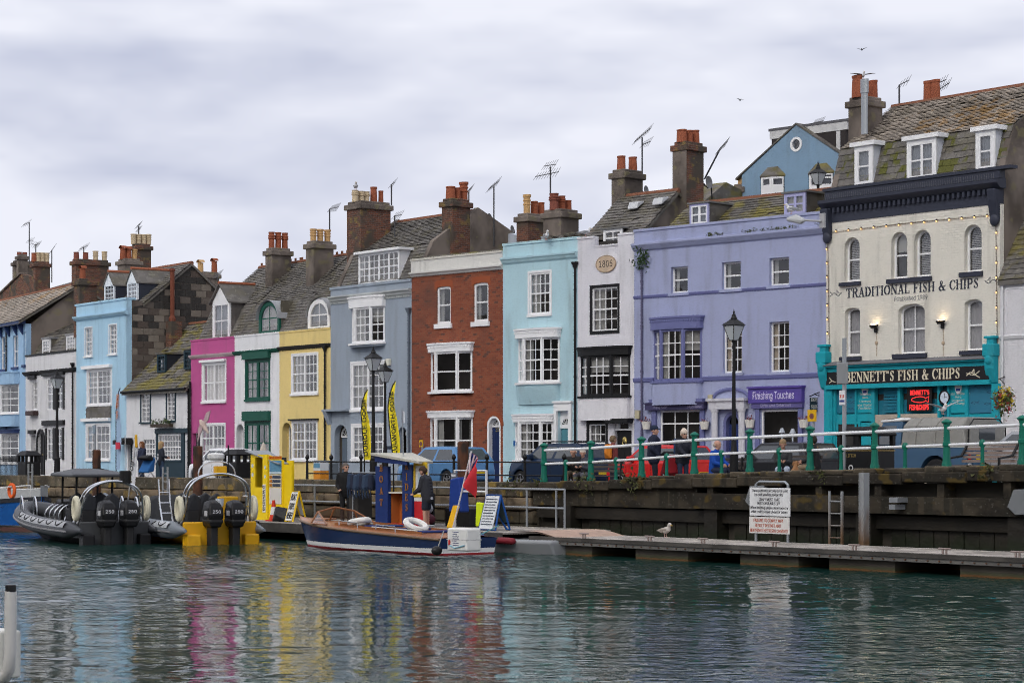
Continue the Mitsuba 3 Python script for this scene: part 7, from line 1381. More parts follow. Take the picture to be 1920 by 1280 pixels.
# off road vehicle with canopy
k = thing('off_road_vehicle', 'blue off road pickup with a grey fibreglass canopy outside the fish shop', 'vehicle', 'cars parked along the quay road'); u = qu(1728, 38.0); M = qM(u, 38.0, road_z(u)); RB, CAN = C(.045, .095, .165, .4, 0, .3), ('paint', (.235, .23, .215))
h, w = 2.35, .90
b = mhull([(-h + .05, s * (w - .12), z) for s in (-1, 1) for z in (.55, .98)] + [(-.95, s * (w - .06), z) for s in (-1, 1) for z in (.5, 1.05)], .05) + mhull([(x, s * (w - .03), z) for x in (-1.0, h - .05) for s in (-1, 1) for z in (.52, 1.14)], .03)
for x in (-1.55, 1.25):
    for y0, y1 in ((-w - .1, -w + .36), (w - .36, w + .1)): b -= mcyl(x, y0, y1, .42, .52)
put(k, 'body', MB().mf(b), RB, M, smooth=25); put(k, 'underside', MB().box(-h + .2, h - .2, -.5, .5, .3, .6), BLACK, M)
for x in (-1.55, 1.25):
    for s in (-1, 1): wheel(k, x, s * (w - .13), .42, s, M, rim=C(.03, .03, .03), spokes=5)
put(k, 'cab', MB().mf(mhull([(-.95, s * (w - .04), 1.14) for s in (-1, 1)] + [(-.05, s * (w - .04), 1.14) for s in (-1, 1)] + [(-.72, s * (w - .16), 1.82) for s in (-1, 1)] + [(-.05, s * (w - .16), 1.85) for s in (-1, 1)], .04)), RB, M, smooth=25); put(k, 'cab_roof', MB().mf(mhull([(-.78, s * (w - .14), 1.885) for s in (-1, 1)] + [(0, s * (w - .14), 1.92) for s in (-1, 1)] + [(-.3, s * (w - .3), 1.95) for s in (-1, 1)], .04)), C(.6, .6, .6), M, smooth=30)
put(k, 'side_window', MB().hexa([(-.82, -w - .0, 1.24), (-.2, -w - .0, 1.24), (-.2, -w + .10, 1.76), (-.66, -w + .10, 1.76)], [(-.82, -w + .03, 1.24), (-.2, -w + .03, 1.24), (-.2, -w + .13, 1.76), (-.66, -w + .13, 1.76)]), DKGLASS, M); put(k, 'windscreen', MB().hexa([(-.97, -.74, 1.22), (-.97, .74, 1.22), (-.775, .66, 1.78), (-.775, -.66, 1.78)], [(-1.0, -.74, 1.22), (-1.0, .74, 1.22), (-.80, .66, 1.78), (-.80, -.66, 1.78)]), DKGLASS, M)
put(k, 'canopy', MB().mf(mhull([(x, s * (w - .07), 1.22) for x in (.06, h - .10) for s in (-1, 1)] + [(x, s * (w - .12), 1.72) for x in (.10, h - .22) for s in (-1, 1)] + [(x, s * (w - .36), 1.92) for x in (.12, h - .26) for s in (-1, 1)], .05, 2)), CAN, M, smooth=35)
mb = MB()
for x in (.55, 1.25): mb.tube([(x, -w + .005, 1.24), (x, -w + .045, 1.74), (x, -w + .33, 1.975), (x, w - .33, 1.975), (x, w - .045, 1.74)], .016, 5)
put(k, 'canopy_ribs', mb, C(.25, .24, .22), M); put(k, 'canopy_sill', MB().box(.02, h - .02, -w - .015, w + .015, 1.145, 1.185), C(.42, .42, .40), M)
put(k, 'rear_panel', MB().ext(Polygon([(-.74, 1.25), (.74, 1.25), (.72, 1.68), (.5, 1.86), (-.5, 1.86), (-.72, 1.68)]), h - .03, h - .012, 'yz'), CAN, M); put(k, 'rear_window', MB().ext(sbox(-.30, 1.40, .26, 1.68).buffer(.05), h - .012, h - .0, 'yz'), DKGLASS, M); put(k, 'rear_trim', MB().tube([(h - .02, -.79, 1.22), (h - .02, -.76, 1.70), (h - .04, -.52, 1.92), (h - .04, .52, 1.92), (h - .02, .76, 1.70), (h - .02, .79, 1.22)], .018, 5), BLACK, M)
put(k, 'tailgate', MB().box(h + .002, h + .03, -.62, .62, .62, 1.10), RB, M); put(k, 'number_plate', MB().box(h + .032, h + .045, -.52, -.20, .80, .95), C(.62, .42, .02), M); put(k, 'rear_bumper', MB().box(h + .0, h + .12, -.85, .85, .46, .56), BLACK, M)
for s in (-1, 1): put(k, 'tail_light', MB().lathe([(0, .04), (.045, .04), (.05, 0)], (0, 0, 0), 12, tr(h + .0, s * .77, .98) @ rot([0, 1, 0], 90)).lathe([(0, .04), (.045, .04), (.05, 0)], (0, 0, 0), 12, tr(h + .0, s * .77, .85) @ rot([0, 1, 0], 90)), C(.45, .01, .01, .3), M)
put(k, 'side_crease', MB().box(-.9, h - .05, -w - .012, -w + .01, .93, .955), RB, M); put(k, 'reflector', MB().box(h + .002, h + .02, -.82, -.70, .62, .72), C(.5, .5, .5), M)
# ---------------------------------------------------------------- people (local: facing -y, x to the figure's left as seen from behind)
def ik(a, b, l1, l2, hint):
    a, b, hint = (np.asarray(q, float) for q in (a, b, hint)); d = b - a; L = np.linalg.norm(d); L2 = min(L, (l1 + l2) * .999); e = d / (L + 1e-9); b2 = a + e * L2
    x = (l1 * l1 - l2 * l2 + L2 * L2) / (2 * L2); y = math.sqrt(max(l1 * l1 - x * x, 0)); n = hint - e * (hint @ e); n = n / (np.linalg.norm(n) + 1e-9)
    return a + e * x + n * y, b2
def smooth_mf(m, el=.035, it=4):
    m = m.refine_to_length(el).to_mesh(); t = trimesh.Trimesh(m.vert_properties[:, :3], m.tri_verts, process=False); trimesh.smoothing.filter_taubin(t, iterations=it); return t.vertices, t.faces
def limb(p, r): return [mhull([p[i], p[i + 1]], [r[i], r[i + 1]]) for i in range(len(p) - 1)]
def usum(l):
    m = l[0]
    for q in l[1:]: m = m + q
    return m
SKIN, SKIN2 = C(.46, .26, .19, .6), C(.42, .22, .16, .6)
def person(label, M, H=1.74, hip=(0, 0, .94), chest=(0, 0, 1.33), head=(0, -.02, 1.62), look=(0, 0), hands=((-.24, -.02, .84), (.24, -.02, .84)), feet=((-.10, -.03, .07), (.10, -.03, .07)), top=(.03, .03, .035), legs=(.03, .03, .04), hair=(.05, .035, .025), shorts=False, hat=None, bald=False, long_hair=False, shoe=(.03, .025, .02), elbow=(0, .5, -.2), knee=(0, -1, .1), puffy=1.0, hem=None, sleeve=True, glasses=False, beard=None, group=None):
    k = thing('person', label, 'person', group); s = H / 1.74; Ms = M @ np.diag([s, s, s, 1]); V = lambda *p: np.array(p, float)
    hip, chest, head = V(*hip), V(*chest), V(*head); sp = unit(chest - hip); side = V(1, 0, 0)
    neck = chest + sp * .14; sh = [chest + side * x * .185 + sp * .07 for x in (-1, 1)]; hp = [hip + side * x * .095 for x in (-1, 1)]
    arms, lg = [], []
    for j, x in enumerate((-1, 1)):
        hint = V(elbow[0] + x * .35, elbow[1], elbow[2]); e, wr = ik(sh[j], hands[j], .29, .25, hint); arms.append((sh[j], e, wr))
        kn, an = ik(hp[j], feet[j], .44, .43, V(knee[0] + x * .1, knee[1], knee[2])); lg.append((hp[j], kn, an))
    skin = [mhull([neck - sp * .05, head - V(0, -.01, .10)], [.062, .055])]
    up = unit(head - neck + V(0, 0, .25)); fwd = V(math.sin(math.radians(look[0])), -math.cos(math.radians(look[0])), -math.tan(math.radians(look[1]))); fwd = unit(fwd); lat = unit(np.cross(up, -fwd)); up = unit(np.cross(lat, fwd) * -1)
    up = up if up[2] > -.2 else -up
    f = lambda a, b, c: head + lat * a + fwd * b + up * c
    skin += [mhull([f(0, -.012, .035), f(0, .02, .03), f(0, .045, -.05), f(0, .05, -.09)], [.093, .085, .055, .035], 2), mhull([f(0, .095, .0), f(0, .112, -.028)], [.012, .017]), mhull([f(-.088, -.005, -.005), f(-.09, -.01, -.03)], [.018, .014]), mhull([f(.088, -.005, -.005), f(.09, -.01, -.03)], [.018, .014]), mhull([f(0, .085, -.062), f(.02, .08, -.062), f(-.02, .08, -.062)], .012)]
    skin += [mhull([hip, chest], [.11, .12])]
    for j, a in enumerate(arms):
        skin += limb(a, [.05, .042, .03]) + [mhull([chest, a[0]], [.07, .05])]
        d = unit(a[2] - a[1]); o = unit(np.cross(d, V(0, 1, .3))); pm = a[2] + d * .07; skin += [mhull([a[2], pm + o * .028, pm - o * .028], [.026, .018, .018])]
        n = np.cross(d, o)
        for q, (off, ln) in enumerate(((-.03, .055), (-.011, .07), (.009, .066), (.028, .05))):
            b0 = pm + o * off; b1 = b0 + d * ln * .55 + n * .012; b2 = b1 + d * ln * .35 + n * .028; skin += [mhull([b0, b1], [.0095, .009]), mhull([b1, b2], [.009, .008])]
        skin += [mhull([a[2] + d * .02 - o * .02, a[2] + d * .055 - o * .052 + n * .015], [.012, .009])]
    for a in lg: skin += limb(a, [.08, .055, .04]) + [mhull([hip, a[0]], [.10, .08])]
    put(k, 'body', smooth_mf(usum(skin), .03, 2), SKIN, Ms, smooth=True)
    bl = hip - sp * (.12 if hem is None else hem); pf = puffy
    tp = [mhull([hip + side * .06, hip - side * .06, chest + side * .09, chest - side * .09, chest + V(0, -.03, -.08)], [.135 * pf, .135 * pf, .125 * pf, .125 * pf, .13 * pf], 2), mhull([bl + side * .07, bl - side * .07, hip + side * .06, hip - side * .06], [.12 * pf] * 4), mhull([chest + sp * .05, neck], [.11, .075])]
    for a in arms:
        pts = a if sleeve else (a[0], a[1]); tp += limb(pts, [.075 * pf, .062 * pf, .048 * pf][:len(pts)]) + [mhull([chest + sp * .03, a[0]], [.10, .08 * pf])]
    put(k, 'top', smooth_mf(usum(tp), .04, 5), C(*top, .85), Ms, smooth=True)
    lm = [mhull([hip + side * .05, hip - side * .05], [.13, .13])]
    for a in lg:
        q = (a[0], a[0] + (a[1] - a[0]) * .85) if shorts else a; lm += [mhull([hip, a[0]], [.12, .10])] + limb(q, [.105, .095] if shorts else [.10, .075, .06])
    put(k, 'shorts' if shorts else 'trousers', smooth_mf(usum(lm), .04, 4), C(*legs, .85), Ms, smooth=True)
    for a in lg: put(k, 'shoe', MB().hull([a[2] + V(0, .05, -.02), a[2] + V(0, -.15, -.045), a[2] + V(-.03, -.10, -.045), a[2] + V(.03, -.1, -.045), a[2] + V(0, 0, .0)], [.045, .028, .03, .03, .045]), C(*shoe, .7), Ms)
    hm = []
    if hat == 'cap': hm = None; put(k, 'cap', MB().mf(mhull([f(0, -.015, .065), f(0, .015, .06), f(0, -.01, .05)], [.098, .092, .1], 2)).hull([f(-.05, .09, .055), f(.05, .09, .055), f(0, .175, .03)], .012), C(.012, .02, .045, .8), Ms, smooth=40)
    elif hat == 'beanie': hm = None; put(k, 'beanie', MB().mf(mhull([f(0, -.02, .06), f(0, .02, .06), f(0, -.02, .12)], [.105, .098, .07], 2)).mf(mhull([f(0, -.05, .01)], .098, 2)), C(.58, .48, .40, .9), Ms, smooth=40)
    else:
        top_ = [mhull([f(0, -.025, .05), f(0, .012, .055), f(0, -.04, .01)], [.1, .088, .098], 2)] if not bald else [mhull([f(.05, -.05, -.01), f(-.05, -.05, -.01), f(0, -.06, -.01)], [.058, .058, .06], 2)]
        if long_hair: top_ += [mhull([f(0, -.05, .03), f(.04, -.09, -.18), f(-.04, -.09, -.18)], [.098, .05, .05], 2), mhull([f(.07, .0, .03), f(.085, -.03, -.2)], [.04, .035]), mhull([f(-.07, .0, .03), f(-.085, -.03, -.2)], [.04, .035])]
        put(k, 'hair', smooth_mf(usum(top_), .03, 2), C(*hair, .9), Ms, smooth=True)
    mb = MB()
    for x in (-.033, .033): mb.ball(f(x, .088, .012), .011, sub=1)
    mb.hull([f(-.022, .088, -.058), f(.022, .088, -.058)], .004); put(k, 'eyes_and_mouth', mb, C(.04, .02, .02), Ms)
    if glasses: put(k, 'glasses', MB().hull([f(x, .10, .01 + z) for x in (-.05, -.018) for z in (-.012, .012)], .006).hull([f(x, .10, .01 + z) for x in (.05, .018) for z in (-.012, .012)], .006).tube([f(-.05, .1, .018), f(-.092, 0, .018)], .004, 4).tube([f(.05, .1, .018), f(.092, 0, .018)], .004, 4), C(.012, .012, .012, .1), Ms)
    if beard: put(k, 'beard', MB().hull([f(0, .062, -.10), f(.05, .04, -.06), f(-.05, .04, -.06), f(0, .085, -.08)], .022), C(*beard, .9), Ms)
    return k, Ms
def at_(px, P, deg, z=None): u = qu(px, P); return qM(u, P, road_z(u) + .1 if z is None else z, deg)
person('man in black hooded jacket and sunglasses with hands in pockets on the landing stage', at_(648, 30.9, 62, DZ), 1.82, hands=((-.20, -.16, .98), (.20, -.16, .98)), elbow=(0, 1, -.2), top=(.012, .012, .013), legs=(.012, .012, .014), hair=(.12, .10, .09), glasses=True, puffy=1.1, look=(25, 0))
k, Ms = person('man in dark padded jacket and navy shorts looking down at a phone beside the kiosk', at_(801, 29.75, -62, DZ), 1.76, chest=(0, -.05, 1.32), head=(0, -.13, 1.59), look=(0, 32), hands=((-.07, -.36, 1.02), (.12, -.34, .98)), elbow=(0, .6, -.8), top=(.03, .032, .04), legs=(.018, .022, .035), shorts=True, hair=(.05, .03, .02), beard=(.06, .035, .025), puffy=1.16, shoe=(.30, .20, .14))
put(k, 'phone', MB().box(-.06, .02, -.46, -.445, .98, 1.12), C(.45, .36, .05), Ms); put(k, 'shirt_hem', MB().lathe([(.165, .80), (.17, .86), (.15, .87)], (0, 0, 0), 16), C(.6, .62, .66), Ms)
mb = MB()
for q in range(5): mb.lathe([(.155, .99 + .085 * q), (.172, 1.03 + .085 * q), (.155, 1.07 + .085 * q)], (0, -.012 * q, 0), 16)
put(k, 'quilting', mb, C(.03, .032, .04, .7), Ms, smooth=40)
person('woman with long auburn hair and navy coat holding a pushchair at left', at_(266, 33.9, 5), 1.62, hands=((-.12, -.32, 1.0), (.12, -.32, 1.0)), top=(.02, .025, .05), legs=(.03, .04, .07), hair=(.16, .065, .03), long_hair=True)
k, Ms = person('fair haired woman in dark striped jumper seen from behind outside white cottage', at_(302, 34.1, 165), 1.62, hands=((-.18, -.20, 1.08), (.18, -.20, 1.08)), top=(.02, .024, .035), legs=(.035, .06, .11), hair=(.34, .23, .12), long_hair=True)
mb = MB()
for q in range(5): mb.lathe([(.168, .98 + .06 * q), (.172, .99 + .06 * q), (.168, 1.0 + .06 * q)], (0, 0, 0), 16)
put(k, 'stripes', mb, C(.5, .5, .52), Ms)
person('man in navy cap and navy jacket standing behind the railing looking left', at_(1226, 33.8, 140), 1.80, hands=((-.22, -.10, .95), (.22, -.1, .95)), top=(.016, .02, .04), legs=(.018, .02, .03), hat='cap', hair=(.3, .28, .26), puffy=1.38, look=(-20, 0))
k, Ms = person('woman in cream beanie and dark coat with a blue rucksack pushing a pushchair', at_(1280, 34.4, 75), 1.70, chest=(0, -.06, 1.32), head=(0, -.10, 1.60), hands=((-.14, -.42, 1.0), (.14, -.42, 1.0)), top=(.018, .02, .03), legs=(.02, .03, .06), hat='beanie', puffy=1.28, glasses=True)
put(k, 'rucksack', MB().hull([(x, .20, z) for x in (-.13, .13) for z in (1.0, 1.42)] + [(0, .30, 1.15)], .06, sub=2), C(.02, .04, .10, .8), Ms, smooth=40)
sit = dict(hip=(0, 0, .52), chest=(0, -.05, .92), head=(0, -.10, 1.22), feet=((-.12, -.42, .07), (.12, -.42, .07)), knee=(0, -1, .6))
k, Ms = person('bald old man in dark jacket and shorts seated on a bench eating', at_(1080, 34.1, 28), 1.72, **{**sit, 'chest': (0, -.12, .90), 'head': (0, -.22, 1.16)}, look=(0, 25), hands=((-.10, -.40, .78), (.10, -.40, .78)), elbow=(0, .4, -.8), top=(.02, .02, .022), legs=(.10, .08, .06), shorts=True, bald=True, hair=(.5, .47, .44), shoe=(.1, .08, .07))
person('white haired woman in dark coat and grey trousers seated beside the old man', at_(1098, 34.2, 20), 1.64, **{**sit, 'chest': (0, -.10, .90), 'head': (0, -.18, 1.19)}, look=(20, 18), hands=((-.10, -.40, .74), (.10, -.40, .74)), elbow=(0, .4, -.8), top=(.05, .05, .065), legs=(.09, .09, .105), hair=(.55, .50, .44))
k, Ms = person('walker with an orange bag on the back beyond the seated couple', at_(1149, 36.2, 170), 1.66, top=(.14, .03, .03), legs=(.02, .02, .03), hair=(.14, .10, .06)); put(k, 'orange_bag', MB().hull([(x, .17, z) for x in (-.14, .14) for z in (1.05, 1.42)] + [(0, .27, 1.2)], .05, sub=2), C(.52, .17, .02, .8), Ms, smooth=40)
person('man in bright blue jacket seated on a bench facing away from the lavender house', at_(1340, 34.35, 100), 1.74, **sit, hands=((-.14, -.38, .66), (.14, -.38, .66)), top=(.01, .06, .32), legs=(.02, .025, .05), bald=True, hair=(.35, .30, .25))
person('woman in dark grey hoodie and pale jeans seated on a bench above the white notice', at_(1469, 34.35, 40), 1.66, **{**sit, 'chest': (0, -.10, .92), 'head': (0, -.19, 1.21)}, look=(10, 25), hands=((-.06, -.38, .74), (.08, -.38, .72)), elbow=(0, .4, -.8), top=(.035, .037, .04), legs=(.36, .41, .50), hair=(.24, .16, .09))
person('person in khaki trousers and black top seated right of the woman in jeans', at_(1530, 34.3, -50), 1.74, **sit, hands=((-.10, -.36, .66), (.12, -.34, .66)), top=(.015, .015, .017), legs=(.20, .15, .10), hair=(.03, .025, .02))
def pushchair(label, px, P, deg, col):
    k = thing('pushchair', label, 'pushchair'); M = at_(px, P, deg)
    put(k, 'seat', MB().hull([(x, y, z) for x in (-.2, .2) for y, z in ((-.15, .45), (.15, .5), (.22, .95), (-.1, .5))], .05, sub=2), C(*col, .8), M, smooth=40); put(k, 'hood', MB().hull([(x, y, z) for x in (-.2, .2) for y, z in ((.2, .9), (.05, 1.05), (-.2, .98))], .04, sub=2), C(.018, .018, .02, .8), M, smooth=40)
    put(k, 'chassis', MB().tube([(-.22, -.35, .1), (-.22, .1, .5), (-.22, .45, 1.0), (.22, .45, 1.0), (.22, .1, .5), (.22, -.35, .1)], .018, 6).tube([(-.22, .35, .1), (-.22, .0, .45)], .018, 6).tube([(.22, .35, .1), (.22, 0, .45)], .018, 6), C(.5, .5, .52, .3, .6), M)
    for x in (-.24, .24):
        for y in (-.35, .35): put(k, 'wheel', MB().tube([(x, y + .09 * math.cos(a), .11 + .09 * math.sin(a)) for a in np.linspace(0, 6.28, 13)[:-1]], .02, 5, closed=True).cyl((x - .01, y, .11), (x + .01, y, .11), .04, 8), C(.03, .03, .03), M)
pushchair('blue pushchair with dark hood in front of the auburn haired woman', 274, 33.5, 20, (.02, .10, .28)); pushchair('pushchair with red seat pushed by the woman in the beanie', 1257, 34.3, 250, (.32, .02, .03))
# dog sitting on the wall
k = thing('sitting_dog', 'small ginger dog sitting on the quay edge beside the seated woman', 'dog'); M = at_(1489, 33.4, 205, None) @ tr(0, 0, .10)
FUR = C(.30, .15, .07, .95)
d = usum([mhull([(0, .12, .12), (0, .05, .20), (0, -.08, .34)], [.115, .12, .085], 2), mhull([(0, -.08, .36), (0, -.12, .47)], [.07, .06]), mhull([(0, -.14, .50), (0, -.16, .49)], [.07, .06], 2), mhull([(0, -.20, .48), (0, -.255, .465)], [.036, .026]), mhull([(.05, -.11, .54), (.085, -.12, .47)], [.022, .02]), mhull([(-.05, -.11, .54), (-.085, -.12, .47)], [.022, .02])]
    + [mhull([(x * .055, -.10, .28), (x * .06, -.13, .14)], [.04, .028]) for x in (-1, 1)] + [mhull([(x * .06, -.13, .14), (x * .06, -.14, .03)], [.028, .024]) for x in (-1, 1)] + [mhull([(x * .06, -.14, .02), (x * .06, -.18, .02)], .024) for x in (-1, 1)]
    + [mhull([(x * .085, .08, .14), (x * .11, -.03, .16)], [.075, .055]) for x in (-1, 1)] + [mhull([(x * .11, -.03, .16), (x * .11, .07, .05)], [.05, .03]) for x in (-1, 1)] + [mhull([(x * .11, .07, .035), (x * .11, -.07, .022)], [.03, .024]) for x in (-1, 1)] + [mhull([(0, .20, .08), (.05, .30, .05)], [.035, .025])])
put(k, 'body', smooth_mf(d, .025, 2), FUR, M, smooth=True); put(k, 'nose_and_eyes', MB().ball((0, -.28, .47), .014, sub=1).ball((.032, -.205, .515), .009, sub=1).ball((-.032, -.205, .515), .009, sub=1), BLACK, M)
# gulls
def gull(label, px, py, P, s=1., deg=0, wings=None, z=None, col=(.62, .62, .63), back=(.30, .31, .33), group=None):
    k = thing('gull', label, 'gull', group); o = qp(px, py, P); M = qM(*o, deg) @ np.diag([s, s, s, 1])
    put(k, 'body', smooth_mf(usum([mhull([(0, .14, .16), (0, 0, .17), (0, -.10, .20)], [.045, .085, .07], 2), mhull([(0, -.10, .21), (0, -.16, .30)], [.055, .045]), mhull([(0, -.17, .32), (0, -.18, .315)], [.05, .045], 2), mhull([(0, .14, .16), (0, .30, .15)], [.04, .012])]), .03, 2), C(*col, .8), M, smooth=True)
    put(k, 'beak', MB().cyl((0, -.215, .31), (0, -.29, .295), .014, 6, r2=.004), C(.55, .33, .03), M)
    if wings:
        for x, q in zip((-1, 1), wings): put(k, 'wing', MB().hull([(x * .05, -.10, .22), (x * .05, .10, .20)], .02).hull([(x * .05, -.10, .22), (x * .05, .08, .21), (x * .30, -.14, .22 + q * .6), (x * .30, .05, .20 + q * .6)], .010).hull([(x * .30, -.14, .22 + q * .6), (x * .30, .05, .20 + q * .6), (x * .62, .02, .22 + q), (x * .60, .06, .22 + q)], .007), C(*back, .8), M)
    else:
        for x in (-1, 1): put(k, 'wing', MB().hull([(x * .06, -.08, .20), (x * .075, .05, .20), (x * .05, .08, .13), (x * .015, .34, .155)], [.035, .035, .03, .01]), C(*back, .8), M)
    if z is None:
        for x in (-1, 1): put(k, 'leg', MB().cyl((x * .03, .02, .10), (x * .03, .0, .0), .009, 5).hull([(x * .03, .02, .004), (x * .03 - .02, -.05, .004), (x * .03 + .02, -.05, .004)], .005), C(.50, .30, .26), M)
    put(k, 'eyes', MB().ball((.04, -.195, .325), .008, sub=1).ball((-.04, -.195, .325), .008, sub=1), BLACK, M)
gull('speckled young gull standing on the finger pontoon', 1248, 1006.5, 30.4, 1.0, 85, col=(.50, .46, .42), back=(.33, .29, .25)); gull('gull perched on the grey street light of the lavender house', 1484, 401, 40.0, .9, -40); gull('gull standing on the cyan house parapet', 1024, 451, 41.2, 1.0, 70); gull('gull on the white dated house parapet', 1098, 444, 41.2, .95, 150)
gull('gull settling on the steel flue of fish shop chimney', 1618, 149, 43.8, .7, 60, (.05, .08)); gull('gull landing on the canopy of the blue off road vehicle', 1768, 777, 38.0, .85, 70, (.14, .22)); gull('gull on the ridge tiles of the pale blue tall house', 256, 505, 46, 1.0, 120); gull('gull on the first pot of the long brick chimney', 667, 357, 43.2, 1.0, 60)
gull('dark bird flying highest above the fish shop chimney', 1616, 97, 50, .32, 30, (.15, .2), z=1, col=(.05, .05, .05), back=(.05, .05, .05)); gull('dark bird flying above the blue gable', 1388, 191, 52, .30, 80, (.22, .05), z=1, col=(.05, .05, .05), back=(.05, .05, .05))
# ---------------------------------------------------------------- boats
def boat_frame(px, D, heading):
    """local x forward, y to port, z up from the water; px, D: where the stern stands"""
    X = (px - 960) / F * D; h = unit([heading[0], heading[1], 0]); return frame((X, D, WZ), h, (-h[1], h[0], 0))
def spline(pts, n): 
    from scipy.interpolate import CubicSpline
    p = np.array(pts, float); t = np.r_[0, np.cumsum(np.linalg.norm(np.diff(p, axis=0), axis=1))]; return CubicSpline(t, p)(np.linspace(0, t[-1], n))
def outboard(k, x, y, M, text=None, col=BLACK, hgt=1.0):
    o = name_for(k + '__outboard')
    put(o, 'cowling', MB().hull([(x - dx, y + dy, z) for dx, z, w in ((.50, .60, .10), (0, .60, .11), (.54, .88, .145), (-.0, .92, .14), (.50, 1.05, .14), (.44, 1.15, .10), (.06, 1.18, .11), (.25, 1.22, .07)) for dy in (-w, w)], .085, sub=2), C(.008, .008, .009, .38), M, smooth=50)
    put(o, 'cowl_band', MB().hull([(x - dx, y + dy, .70) for dx in (.53, -.02) for dy in (-.14, .14)], .082, sub=2), C(.02, .02, .021, .6), M, smooth=50)
    put(o, 'leg', MB().hull([(x - dx, y + dy, z) for dx, z in ((.40, .52), (.05, .52), (.36, -.4), (.12, -.4)) for dy in (-.07, .07)], .04), C(.02, .02, .021, .6), M)
    if text:
        Mt = M @ frame((x - .635, y + .16, .93), (0, -1, 0), (1, 0, 0)); text_on(o, Mt, text, .03, .28, 0, .09, 0, C(.5, .5, .52), 'lettering', bold=True)
        put(o, 'side_flash', MB().box(x - .45, x - .2, y + .228, y + .236, .85, 1.0), C(.4, .4, .42), M)
def rib(label, M, L, tube, tube2, hullc, deck, text=None, canopy=True, arch_z=1.75, beam=1.12, pod=None):
    k = thing('rigid_inflatable_boat', label, 'boat'); r = .26
    half = [(-.45, beam, .42), (L * .25, beam + .02, .44), (L * .5, beam - .05, .50), (L * .72, beam * .78, .62), (L * .9, beam * .38, .80), (L * .96, 0, .86)]
    path = spline(half + [(x, -y, z) for x, y, z in half[-2::-1]], 61); n = len(path); t = np.linspace(0, 1, n); e = np.minimum(t, 1 - t) * n
    rr = r * np.clip(.18 + e / 4 * .9, .18, 1.0); put(k, 'tube', MB().tube(path, rr, 14), tube, M, smooth=45)
    for q, (i0, i1) in enumerate(((3, 22), (n - 22, n - 3))):
        seg = path[i0:i1] + np.array([0, 0, .012]); put(k, 'tube_patch', MB().grid([[p + np.array([0, (1 if q == 0 else -1) * (r + .008) * math.sin(a), (r + .008) * math.cos(a)]) for a in np.linspace(.55, 1.35, 6)] for p in seg]), tube2, M, smooth=True)
        loops = []
        for i in range(i0 + 1, i1 - 2, 3):
            p, p2 = path[i], path[i + 2]; s = 1 if q == 0 else -1; loops.append([p + (0, s * (r + .02) * .62, (r + .02) * .8), (p + p2) / 2 + (0, s * (r + .04) * .9, (r + .03) * .42), p2 + (0, s * (r + .02) * .62, (r + .02) * .8)])
        mb = MB()
        for l in loops: mb.tube(spline(l, 7), .018, 4)
        put(k, 'grab_line', mb, BLACK, M)
        put(k, 'rubbing_strake', MB().tube([p + (0, (1 if q == 0 else -1) * (r + .01), -.04) for p in path[2:30]] if q == 0 else [p + (0, -(r + .01), -.04) for p in path[-30:-2]], .03, 5), C(.18, .18, .19), M)
    sec = []
    for x, b, zk in ((0, beam - .1, -.4), (L * .4, beam - .1, -.42), (L * .7, beam * .66, -.3), (L * .92, .2, .35), (L * .95, .02, .6)): zt = np.interp(x, [0, L * .6, L], [.42, .46, .8]); sec.append([(x, b, zt), (x, b * .9, zt - .25), (x, 0, zk), (x, -b * .9, zt - .25), (x, -b, zt)])
    put(k, 'hull', MB().grid(sec), hullc, M); put(k, 'deck', MB().add([(0, beam - .1, .36), (L * .5, beam - .1, .38), (L * .85, .3, .5), (L * .85, -.3, .5), (L * .5, -beam + .1, .38), (0, -beam + .1, .36)], [[0, 1, 5], [1, 4, 5], [1, 2, 4], [2, 3, 4]]), deck, M)
    put(k, 'transom', MB().hull([(0, s * (beam - .12), z) for s in (-1, 1) for z in (-.35, .62)], .05), hullc, M)
    for s in (-1, 1): put(k, 'stern_pod', MB().hull([(x, s * y, z) for x in (-.30, .0) for y in (.72, beam - .14) for z in (-.1, .26)], .05), pod or hullc, M)
    for s in (-1, 1): outboard(k, -.08, s * .34, M, text)
    arch = [(.35, beam - .12, .6), (.15, beam - .2, 1.1), (.0, beam - .42, arch_z - .12), (-.02, beam - .62, arch_z)]; full = arch + [(x, -y, z) for x, y, z in arch[::-1]]
    put(k, 'a_frame', MB().tube(spline(full, 30), .035, 8).tube(spline([(x + .32, y, z) for x, y, z in full], 30), .03, 8), CHROME, M, smooth=40); mb = MB()
    for z, y in ((1.1, beam - .2), (1.4, beam - .3)):
        for s in (-1, 1): mb.cyl((.12, s * y, z), (.46, s * y, z), .022, 6)
    put(k, 'a_frame_rungs', mb, CHROME, M)
    put(k, 'console', MB().hull([(L * .42 + x, y, z) for x, z in ((0, .4), (.7, .4), (.1, 1.15), (.5, 1.2)) for y in (-.42, .42)], .05), deck, M); put(k, 'screen', MB().add([(L * .42 + .5, -.4, 1.25), (L * .42 + .5, .4, 1.25), (L * .42 + .3, .36, 1.75), (L * .42 + .3, -.36, 1.75)], [[0, 1, 2, 3]]), 'pane_glass', M)
    for x in (L * .18, L * .3):
        for y in (-.36, .36): sk = name_for(k + '__seat'); put(sk, 'pod', MB().hull([(x + a, y + b, z) for a in (-.25, .3) for b in (-.16, .16) for z in (.4, .95)], .05), C(.02, .02, .022, .6), M); put(sk, 'backrest', MB().hull([(x - .25, y + b, z) for b in (-.18, .18) for z in (1.0, 1.30)] + [(x - .3, y, 1.42)], .06, sub=2), C(.028, .03, .036, .6), M)
